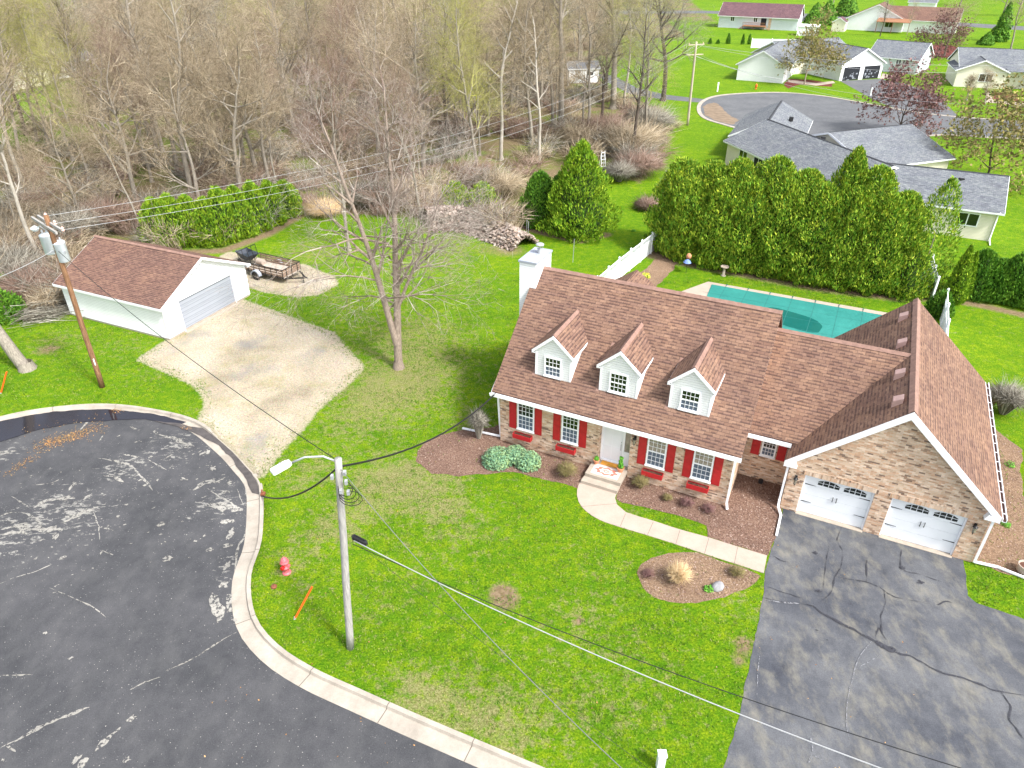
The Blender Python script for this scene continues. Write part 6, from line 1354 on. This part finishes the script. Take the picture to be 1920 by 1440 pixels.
# blue junipers by the wall
for k, (u, v, r_, h_) in enumerate([(932, 868, .72, .75), (966, 862, .62, .7), (990, 872, .62, .7)]):
    o = thing('juniper_shrub', P(u, v), 0, ['left blue green juniper in the bed under the left windows', 'middle blue green juniper, partly behind the right one, in the left bed', 'right blue green juniper of the three in the left bed'][k], 'shrub', 'junipers in the left bed')
    V, F = (lambda pn: cloud_leaves(len(pn[0]), lambda g, n: pn, .085, 3+k, .6))(fnb(r_, h_*.75, h_*.28)(np.random.default_rng(k), 4200)); npmesh('foliage', V, [F], m_blue, o)
# bare twig shrubs
def twigshrub(name, px, r_, h_, n, mat, label, seed, wd=.012, arch=.25, group=None, cat='shrub', loc_=None, upb=1.0):
    g = np.random.default_rng(seed); a = g.random(n)*6.283; rr = np.sqrt(g.random(n)); segs = []
    b = np.stack([.12*r_*rr*np.cos(a), .12*r_*rr*np.sin(a), a*0], 1); tip = np.stack([r_*rr*np.cos(a), r_*rr*np.sin(a), h_*upb*(1-.45*rr**2)*(.75+.35*g.random(n))], 1)
    mid = (b+tip)/2; mid[:, 2] += arch*h_*(.3+rr); mid[:, :2] *= .9
    side = mid+(tip-mid)*.4
    jit = lambda s: g.normal(size=(n, 3))*s*r_
    w_ = np.full((n, 1), wd)
    s1 = np.hstack([b, mid, w_, w_*.8]); s2 = np.hstack([mid, tip, w_*.8, w_*.3]); s3 = np.hstack([side, side+(tip-mid)*.6+jit(.22), w_*.6, w_*.3]); s4 = np.hstack([mid, mid+(tip-mid)*.8+jit(.25), w_*.6, w_*.3])
    V, F = twigs(np.vstack([s2, s3, s4])); V1, F1 = tubes(s1, 3)
    o = thing(name, loc_ or P(*px), 0, label, cat, group); npmesh('stems', np.concatenate([V1, V]), [F1, F+len(V1)], mat, o); return o
twigshrub('bare_bush', (898, 822), .62, 1.75, 520, m_tw_g, 'dense egg shaped bare bush at the left corner of the brick house', 1, .013, .28)
twigshrub('bare_bush', (1062, 893), .6, .75, 260, m_tw_o, 'low olive brown bush in the bed left of the stoop', 2, .013)
twigshrub('bare_bush', (1200, 915), .5, .7, 190, m_tw_o, 'sparse olive brown bush in the bed right of the stoop', 3, .012)
twigshrub('bare_bush', (1250, 938), .3, .35, 160, m_tw_o, 'small thin brown bush before the third front window', 31, .007)
twigshrub('bare_bush', (1287, 948), .4, .4, 150, m_tw_p, 'low dark brown bush in the bed below the right window box', 4, .009)
twigshrub('bare_bush', (1327, 960), .4, .4, 150, m_tw_p, 'low dark brown bush nearest the house corner downspout', 5, .009)
twigshrub('ornamental_grass', (1270, 1092), .62, 1.0, 300, m_straw, 'straw coloured ornamental grass clump in the island bed', 6, .011, .16, None, 'grass clump')
twigshrub('dry_perennial', (1380, 1078), .4, .4, 200, m_tw_o, 'small dry plant at the right end of the island bed', 7, .008, .2, None, 'plant')
twigshrub('dry_perennial', (1215, 1080), .35, .25, 120, m_tw_p, 'small dry plant at the left end of the island bed', 8, .008, .2, None, 'plant')
twigshrub('bare_bush', (1880, 775), 1.4, 1.8, 420, m_tw_g, 'wide bare grey bush on the grass right of the garage gutter', 9, .018)
twigshrub('bare_bush', (1850, 765), .9, 1.3, 300, m_tw_o, 'bare olive bush tucked against the garage gutter', 10, .010)
for k, (px, r_) in enumerate([((1328, 1106), .2), ((1893, 873), .25), ((1885, 985), .2), ((1140, 431), .2), ((1188, 434), .22)]):
    o = thing('leafy_plant', P(*px), 0, ['small bright green plant beside the boulder in the island bed', 'small green plant in the side bed right of the garage roof', 'tiny green plant by the garage gable corner in the side bed', 'tiny green plant beside the pointed cedar', 'dark green tuft in the grass left of the vinyl fence'][k], 'plant')
    V, F = (lambda pn: cloud_leaves(len(pn[0]), lambda g, n: pn, .06, 3, .8))(fnb(r_, r_*.7, r_*.3)(np.random.default_rng(k), 260)); npmesh('foliage', V, [F], m_gleaf, o)
# thickets along the wood edge (named) and undergrowth (one mass)
tk = [(1180, 290, 4.5, 3.2), (1130, 270, 4, 3.2), (1215, 250, 4, 3), (1090, 280, 3.5, 2.6), (1195, 330, 3.2, 2.2), (700, 385, 3, 2), (760, 380, 3, 2), (60, 560, 2.6, 1.8), (30, 530, 3, 2.2), (95, 575, 1.8, 1.3), (200, 430, 3, 2.4), (140, 450, 3, 2.4), (940, 370, 3, 2.2), (1215, 392, 1.5, .8), (1160, 340, 2, 1.8)]
for k, (u, v, r_, h_) in enumerate(tk):
    twigshrub('thicket', (u, v), r_, h_, 850, [m_tw_t, m_tw_r, m_tw_g][k % 3], ['tan', 'reddish', 'grey'][k % 3]+' bramble thicket at the edge of the wood', 300+k, .03, .3, ['tan', 'reddish', 'grey'][k % 3]+' thickets at the wood edge', 'thicket')
def merged(name, label, mats_pts, cat=None, mat=None):
    V = np.concatenate([m[0] for m in mats_pts]); off = np.cumsum([0]+[len(m[0]) for m in mats_pts[:-1]]); F3 = np.concatenate([m[1]+o for m, o in zip(mats_pts, off)])
    o = npmesh(name, V, [F3], mat); tag(o, label, cat, None, 'stuff'); return o
def clump(g, cx, cy, r_, h_, n, wd=.02):
    a = g.random(n)*6.283; rr = np.sqrt(g.random(n)); base = np.stack([cx+.5*r_*rr*np.cos(a+1), cy+.5*r_*rr*np.sin(a+1), a*0], 1)
    tip = base+np.stack([r_*rr*np.cos(a), r_*rr*np.sin(a), h_*(.4+.6*g.random(n))], 1); mid = (base+tip)/2+np.stack([a*0, a*0, .2*h_+a*0], 1)
    w_ = np.full((n, 1), wd); e = mid+(tip-mid)*1.0+g.normal(size=(n, 3))*.35*r_
    e[:, 2] = np.abs(e[:, 2]); return twigs(np.vstack([np.hstack([base, mid, w_, w_]), np.hstack([mid, tip, w_*.8, w_*.5]), np.hstack([mid, e, w_*.7, w_*.5])]))
for mt_, nm_, sd, cnt in ((m_tw_t, 'tan', 11, 260), (m_tw_g, 'grey', 12, 230), (m_tw_r, 'brown', 13, 170)):
    g = np.random.default_rng(sd); parts = []; tries = 0
    while len(parts) < cnt and tries < 9000:
        tries += 1; y = 45+225*g.random()**1.7; x = -.74*y-6+(min(.4*y, 30)+.74*y+6)*g.random()
        if not inpoly(np.array([x]), np.array([y]), woods)[0] or cleared(x, y): continue
        f = 1+(y-60)/140; parts.append(clump(g, x, y, 2.2*f**.5, (1.0+1.9*g.random())*f**.3, int(150), .026*f))
    merged('undergrowth', nm_+' tangled undergrowth covering the wood floor', parts, 'undergrowth', mt_)
# brush pile of cut branches by the garage
g = np.random.default_rng(21); parts = []
for (u, v, r_, h_) in ((85, 590, 1.6, 1.1), (60, 600, 1.2, .9), (105, 575, 1.3, .9)):
    c = P(u, v); n = 260; a = g.normal(.5, .35, n); L_ = .8+1.4*g.random(n); p0 = np.stack([c.x+g.normal(size=n)*r_*.5, c.y+g.normal(size=n)*r_*.4, np.abs(g.normal(size=n))*h_*.35+.05], 1); p1_s = p0+np.stack([np.cos(a)*L_, np.sin(a)*L_, g.normal(size=n)*.3], 1); p1_s[:, 2] = np.abs(p1_s[:, 2]); parts.append(twigs(np.hstack([p0, p1_s, np.full((n, 2), .022)])))
V = np.concatenate([m[0] for m in parts]); off = np.cumsum([0]+[len(m[0]) for m in parts[:-1]]); o = npmesh('brush_pile', V, [np.concatenate([m[1]+q for m, q in zip(parts, off)])], m_tw_g); tag(o, 'tangled pile of cut branches left of the detached garage', 'brush pile')
for k, (a, b, r_) in enumerate([((0, 470), (110, 520), .12), ((40, 530), (170, 585), .08), ((10, 590), (60, 560), .1)]):
    q0, q1 = P(*a, .5), P(*b, .3); T_ = MB(); T_.tube([q0, q0.lerp(q1, .5)+Vector((0, 0, .25)), q1], [r_, r_*.8, r_*.4], 7); tag(T_.build('fallen_trunk', m_barkp, None, True, True), ['long pale fallen trunk at the left wood edge', 'thin pale fallen trunk reaching towards the detached garage', 'short pale fallen trunk at the left edge'][k], 'fallen trunk')
# straw heap
q = P(608, 400); o = twigshrub('straw_heap', (608, 402), 2.0, 1.1, 1500, m_straw, 'heap of orange brown straw at the wood edge behind the trailer', 77, .02, .15, None, 'heap')

# ------------------------------------------------------------------ firewood pile: 300 single logs over an inner mass
lp = [P(800, 420), P(850, 414), P(905, 428), P(950, 448), P(985, 464)]
def pile_pt(g):
    t = g.random(); k = min(3, int(t*4)); c = lp[k].lerp(lp[k+1], t*4-k); wd_ = 2.6-1.2*t; hh = 1.35-.35*t
    s = g.uniform(-1, 1); tn = (lp[k+1]-lp[k]).normalized(); nn = Vector((-tn.y, tn.x, 0)); z = hh*(1-abs(s)**1.6)
    return c+nn*s*wd_, z, tn
m = MB(); n = 7
for side in (1,):
    for k in range(4):
        for j in range(n-1):
            def q_(kk, s): tt = kk/4; wd_ = (2.6-1.2*tt)*.9; hh = (1.35-.35*tt)*.82; tn = (lp[min(kk+1, 4)]-lp[max(kk-1, 0)]).normalized(); nn = Vector((-tn.y, tn.x, 0)); v = lp[kk]+nn*s*wd_; v.z = max(.0, hh*(1-abs(s)**1.6)); return v
            s0, s1 = -1+2*j/(n-1), -1+2*(j+1)/(n-1); m.poly([q_(k, s0), q_(k+1, s0), q_(k+1, s1), q_(k, s1)])
o = m.build('firewood_mass', mulchmat('firewood_mass', (.06, .045, .035), (.22, .17, .14), (.42, .34, .28)), None, False, True); tag(o, 'inner mass of the long split firewood pile', 'firewood', None, 'stuff')
def logmesh(sd):
    g = random.Random(sd); mb = MB(); a = [g.uniform(-.05, .05) for _ in range(8)]; L_ = g.uniform(.2, .27)
    s3 = [(-L_, -.08+a[0], -.05), (-L_, .08+a[1], -.05), (-L_, .02+a[2], .08)]; e3 = [(L_, -.08+a[3], -.05), (L_, .08+a[4], -.05), (L_, .0+a[5], .08)]
    mb.poly(s3[::-1]).poly(e3)
    for k in range(3): mb.poly([s3[k], s3[(k+1) % 3], e3[(k+1) % 3], e3[k]])
    return mb
lt_ = NT('firewood_log', .9, .1); lr = lt_.objrand(); m_fl = lt_.out(lt_.mix(.5, lt_.ramp(lr, [(0, (.13, .10, .08)), (.25, (.38, .31, .27)), (.5, (.52, .45, .40)), (.7, (.24, .18, .15)), (.85, (.48, .34, .25)), (1, (.36, .31, .29))]), lt_.ramp(lt_.noise(9, 4), [(.3, (.18, .14, .12)), (.7, (.5, .43, .38))])))
lms = [logmesh(k).build('firewood_log', m_fl) for k in range(6)]
gl = random.Random(5)
def setlog(o):
    c, z, tn = pile_pt(gl); o.location = (c.x, c.y, z+.03+gl.random()*.05); o.rotation_euler = (gl.uniform(-.9, .9), gl.uniform(-.45, .45), gl.uniform(0, 3.14)); s_ = gl.uniform(.7, 1.15); o.scale = (s_, s_, s_)
    tag(o, 'grey tan split log lying loose on the long firewood pile', 'log', 'split logs of the firewood pile')
for o in lms: setlog(o)
for k in range(294): o = lms[k % 6].copy(); COL.objects.link(o); setlog(o)
# remaining small logs on the same pile, one object
parts = []
V = []; Fq = []; Ft = []; gg_ = random.Random(8)
for k in range(1100):
    c, z, tn = pile_pt(gg_); M_ = Matrix.Translation((c.x, c.y, z+.0)) @ Matrix.Rotation(gg_.uniform(0, 3.14), 4, 'Z') @ Matrix.Rotation(gg_.uniform(-.6, .6), 4, 'Y') @ Matrix.Rotation(gg_.uniform(-1, 1), 4, 'X'); L_ = gg_.uniform(.18, .3); w_ = gg_.uniform(.05, .1); i = len(V)
    for x in (-L_, L_):
        for (y, zz) in ((-w_, -w_*.6), (w_, -w_*.6), (0, w_)): V.append(M_ @ Vector((x, y, zz)))
    Ft += [(i+2, i+1, i), (i+3, i+4, i+5)]; Fq += [(i+a, i+(a+1) % 3, i+3+(a+1) % 3, i+3+a) for a in range(3)]
o = npmesh('firewood', np.array([tuple(v) for v in V]), [np.array(Fq), np.array(Ft)], m_log); tag(o, 'remaining split wood filling the long firewood pile', 'firewood', None, 'stuff')

# ------------------------------------------------------------------ grass blades on the near lawn, fallen leaves, mulch chips
g = np.random.default_rng(31); n = 150000
X = g.uniform(-34, 24, n); Y = 9+40*g.random(n)**1.15; u, v = proj(np.stack([X, Y, X*0], 1)); ok = (u > -40) & (u < 1960) & (v > 200) & (v < 1480)
X, Y = X[ok], Y[ok]
bad = np.zeros(len(X), bool)
for pl in (gravel_poly[::2], pad_poly[::2]): bad |= inpoly(X, Y, pl) & (segdist(X, Y, pl[::2]+[pl[0]]) > np.abs(g.normal(size=len(X)))*.28)
for pl in (bedG[::3], bedI[::3], bedL[::4]): bad |= inpoly(X, Y, pl) & (g.random(len(X)) > (.4 if pl[0] == bedG[0] else .06))
for pl in (curb+street_poly[len(curb):], drive_poly[::4], walk_poly, bedR[::4], bedF[::3], deck, [HW(-.2, -.2), HW(11.3, -.2), HW(13.3, .9), HW(20.9, .9), HW(20.9, 11.6), HW(-.2, 10.3)]): bad |= inpoly(X, Y, pl)
gmi = (Matrix.Translation(GA) @ Matrix.Rotation(GR, 4, 'Z')).inverted(); gl4 = [GA+Matrix.Rotation(GR, 3, 'Z') @ Vector(q) for q in ((-.1, -.1, 0), (7.4, -.1, 0), (7.4, 8.9, 0), (-.1, 8.9, 0))]; bad |= inpoly(X, Y, gl4) | inpoly(X, Y, woods)
bad |= segdist(X, Y, curb) < .04
X, Y = X[~bad], Y[~bad]; n = len(X)
nz = np.array([noise.noise(Vector((X[k]*.5, Y[k]*.5, 0)))+.6*noise.noise(Vector((X[k]*2.2, Y[k]*2.2, 4))) for k in range(n)])
keep = nz+g.normal(size=n)*.25 > -.15; X, Y, nz = X[keep], Y[keep], nz[keep]; n = len(X)
segs = []; 
for j in range(3):
    a = g.random(n)*6.283; h_ = .035+.05*g.random(n); bx = X+g.normal(size=n)*.03; by = Y+g.normal(size=n)*.03; l_ = .03+.03*g.random(n)
    segs.append((np.stack([bx, by, h_*0], 1), np.stack([bx+l_*np.cos(a), by+l_*np.sin(a), h_], 1), a))
Vs = []; 
for p0, p1v, a in segs:
    sd_ = np.stack([-np.sin(a), np.cos(a), a*0], 1)*.014; Vs.append(np.stack([p0-sd_, p0+sd_, p1v], 1).reshape(-1, 3))
V = np.concatenate(Vs); F = np.arange(len(V)).reshape(-1, 3)
m_blade = leafmat('grass_blades', [(.022, .066, .003), (.062, .15, .005), (.12, .235, .010), (.048, .12, .004), (.18, .28, .02), (.29, .27, .12)])
o = npmesh('grass', V, [F], m_blade); tag(o, 'short green grass blades standing in the lawn', 'grass', None, 'stuff')
# leaves
def scatter_leaves(n, xr, yr, seed, zfn=lambda x, y: .03, inside=None, size=.06):
    g = np.random.default_rng(seed); out = []
    while len(out) < n:
        x = g.uniform(*xr); y = g.uniform(*yr)
        if inside and not inpoly(np.array([x]), np.array([y]), inside)[0]: continue
        out.append((x, y, zfn(x, y)))
    return np.array(out)
c1 = scatter_leaves(260, (-10, 14), (11, 34), 1); 
m_ = (inpoly(c1[:, 0], c1[:, 1], curb+street_poly[len(curb):])); c1[m_, 2] = ZS+.012
hb = inpoly(c1[:, 0], c1[:, 1], [HW(-.4, -.4), HW(11.5, -.4), HW(11.5, .9), HW(21, .5), HW(21, 12), HW(-.4, 12)]); c1 = c1[~hb]
gst = np.random.default_rng(4); st_ = []
for (x0, y0, x1, y1, n_, w_) in ((130, 215, 400, 120, 420, 16), (170, 190, 330, 150, 420, 13), (20, 310, 140, 240, 120, 10), (440, 62, 470, 60, 60, 8), (700, 125, 740, 135, 60, 6), (60, 140, 420, 90, 60, 14)):
    t = gst.random(n_); 
    for k in range(n_): q = Z5(x0+(x1-x0)*t[k]+gst.normal()*w_, y0+(y1-y0)*t[k]+gst.normal()*w_*.8); st_.append((q.x, q.y, ZS+.03+gst.random()*.02))
c2 = scatter_leaves(700, (-30, 20), (8, 60), 3, inside=bedR+[]) if False else np.zeros((0, 3))
C_ = np.concatenate([c1, np.array(st_)]); V, F = cloud_leaves(len(C_), lambda g_, n_: (C_, np.tile([[0, 0, 1.0]], (n_, 1))), .055, 9, 1.6); o = npmesh('fallen_leaves', V, [F], m_leaf); tag(o, 'dead tan leaves scattered on the lawn and drifted on the street', 'leaves', None, 'stuff')
chips = []
for pl, dn, sd in ((bedL, 900, 1), (bedR, 1500, 2), (bedI, 500, 3), (bedG, 900, 4), (bedF, 300, 5)):
    xs = [p.x for p in pl]; ys = [p.y for p in pl]; c = scatter_leaves(dn, (min(xs), max(xs)), (min(ys), max(ys)), sd, inside=pl[::4]); chips.append(c)
C_ = np.concatenate(chips); hb = inpoly(C_[:, 0], C_[:, 1], [HW(0, 0), HW(11.2, 0), HW(11.2, 2.6), HW(13.3, 2.6), HW(13.3, .9), HW(20.9, .9), HW(20.9, 12), HW(0, 12)]); C_ = C_[~hb]; V, F = cloud_leaves(len(C_), lambda g_, n_: (C_, np.tile([[0, 0, 1.0]], (n_, 1))), .06, 19, .9)
o = npmesh('mulch_chips', V, [F], twigmat('chips', [(.13, .08, .065), (.28, .19, .155), (.42, .32, .27), (.08, .05, .04)])); tag(o, 'loose wood chips on the mulch beds', 'mulch', None, 'stuff')
sheet('mulch_bed', ragged(PL([(1470, 160), (1480, 148), (1520, 150), (1560, 156), (1560, 163), (1500, 158), (1478, 166)]), .3, .5, .6, 40), .012, m_rmulch); sheet('mulch_bed', ragged(PL([(1856, 186), (1860, 172), (1905, 176), (1908, 190)]), .3, .5, .6, 41), .012, m_rmulch)
sheet('far_walk', PL([(1846, 172), (1856, 172), (1862, 188), (1935, 195), (1935, 200), (1850, 192)]), .016, m_walk)

# ------------------------------------------------------------------ labels of the wood's trees by depth and landmark
LM = [(-500, 'left of the transformer pole'), (110, 'behind the transformer pole'), (300, 'behind the detached garage'), (450, 'behind the trailer'), (590, 'behind the big twin-trunked maple'), (800, 'behind the firewood pile'), (960, 'behind the cedars'), (1120, 'near the small white shed')]
DP = [(0, 'front row'), (72, 'second row'), (95, 'middle'), (125, 'deep part'), (165, 'far part'), (210, 'farthest row')]
SHORT = {'tall': 'tall grey', 'pale': 'pale barked', 'wide': 'broad tan', 'dark': 'dark barked', 'bud': 'yellow green budding', 'red': 'reddish', 'thin': 'thin tan'}
bins = {}
for o in list(COL.objects):
    if o.name.startswith('bare_tree') and o.type == 'EMPTY' and o.get('group') and o.get('label') in [v[0] for v in LB.values()]:
        kd = [k for k, v in LB.items() if v[0] == o['label']][0]
        uu, vv = proj([[o.location.x, o.location.y, 0]]); lm_ = [t for a, t in LM if uu[0] >= a][-1] if uu[0] >= -500 else LM[0][1]; dp_ = [t for a, t in DP if o.location.y >= a][-1]
        bins.setdefault((kd, dp_, lm_), []).append((uu[0], o))
ORD = {2: ['left one', 'right one'], 3: ['leftmost', 'middle one', 'rightmost'], 4: ['leftmost', 'second', 'third', 'rightmost']}
for (kd, dp_, lm_), L_ in bins.items():
    L_.sort(key=lambda t: t[0])
    for k, (_, o) in enumerate(L_):
        e = '' if len(L_) == 1 else ', '+(ORD[len(L_)][k] if len(L_) in ORD else 'among several')
        o['label'] = '%s tree in the %s %s%s' % (SHORT[kd], dp_, lm_, e)

tb = {}
for o in list(COL.objects):
    if o.name.startswith('thicket') and o.type == 'EMPTY':
        uu, vv = proj([[o.location.x, o.location.y, 0]]); lm_ = [t for a, t in LM if uu[0] >= a][-1]; tb.setdefault((o['label'].split()[0], lm_), []).append((uu[0], o))
for (cl, lm_), L_ in tb.items():
    L_.sort(key=lambda t: t[0])
    for k, (_, o) in enumerate(L_): o['label'] = '%s bramble thicket at the wood edge %s%s' % (cl, lm_, '' if len(L_) == 1 else ', '+ORD[len(L_)][k])

sheet('mulch_bed', ragged(PL([(1728, 92), (1735, 84), (1775, 84), (1805, 90), (1800, 108), (1765, 108)]), .4, .4, .8, 43), .012, m_rmulch)
sheet('dirt_stain', ragged(PL([(1318, 200), (1335, 192), (1350, 196), (1362, 212), (1385, 226), (1372, 234), (1340, 226), (1322, 214)]), .35, .5, .5, 44), .020, simple('dry_silt', (.19, .14, .095), .9, .3, 1.2))
sheet('far_walk', PL([(1478, 150), (1500, 152), (1530, 156), (1562, 152), (1566, 156), (1530, 161), (1500, 157), (1478, 154)]), .024, m_walk)
sheet('far_walk', PL([(1655, 138), (1676, 142), (1672, 148), (1650, 148)]), .024, m_walk)
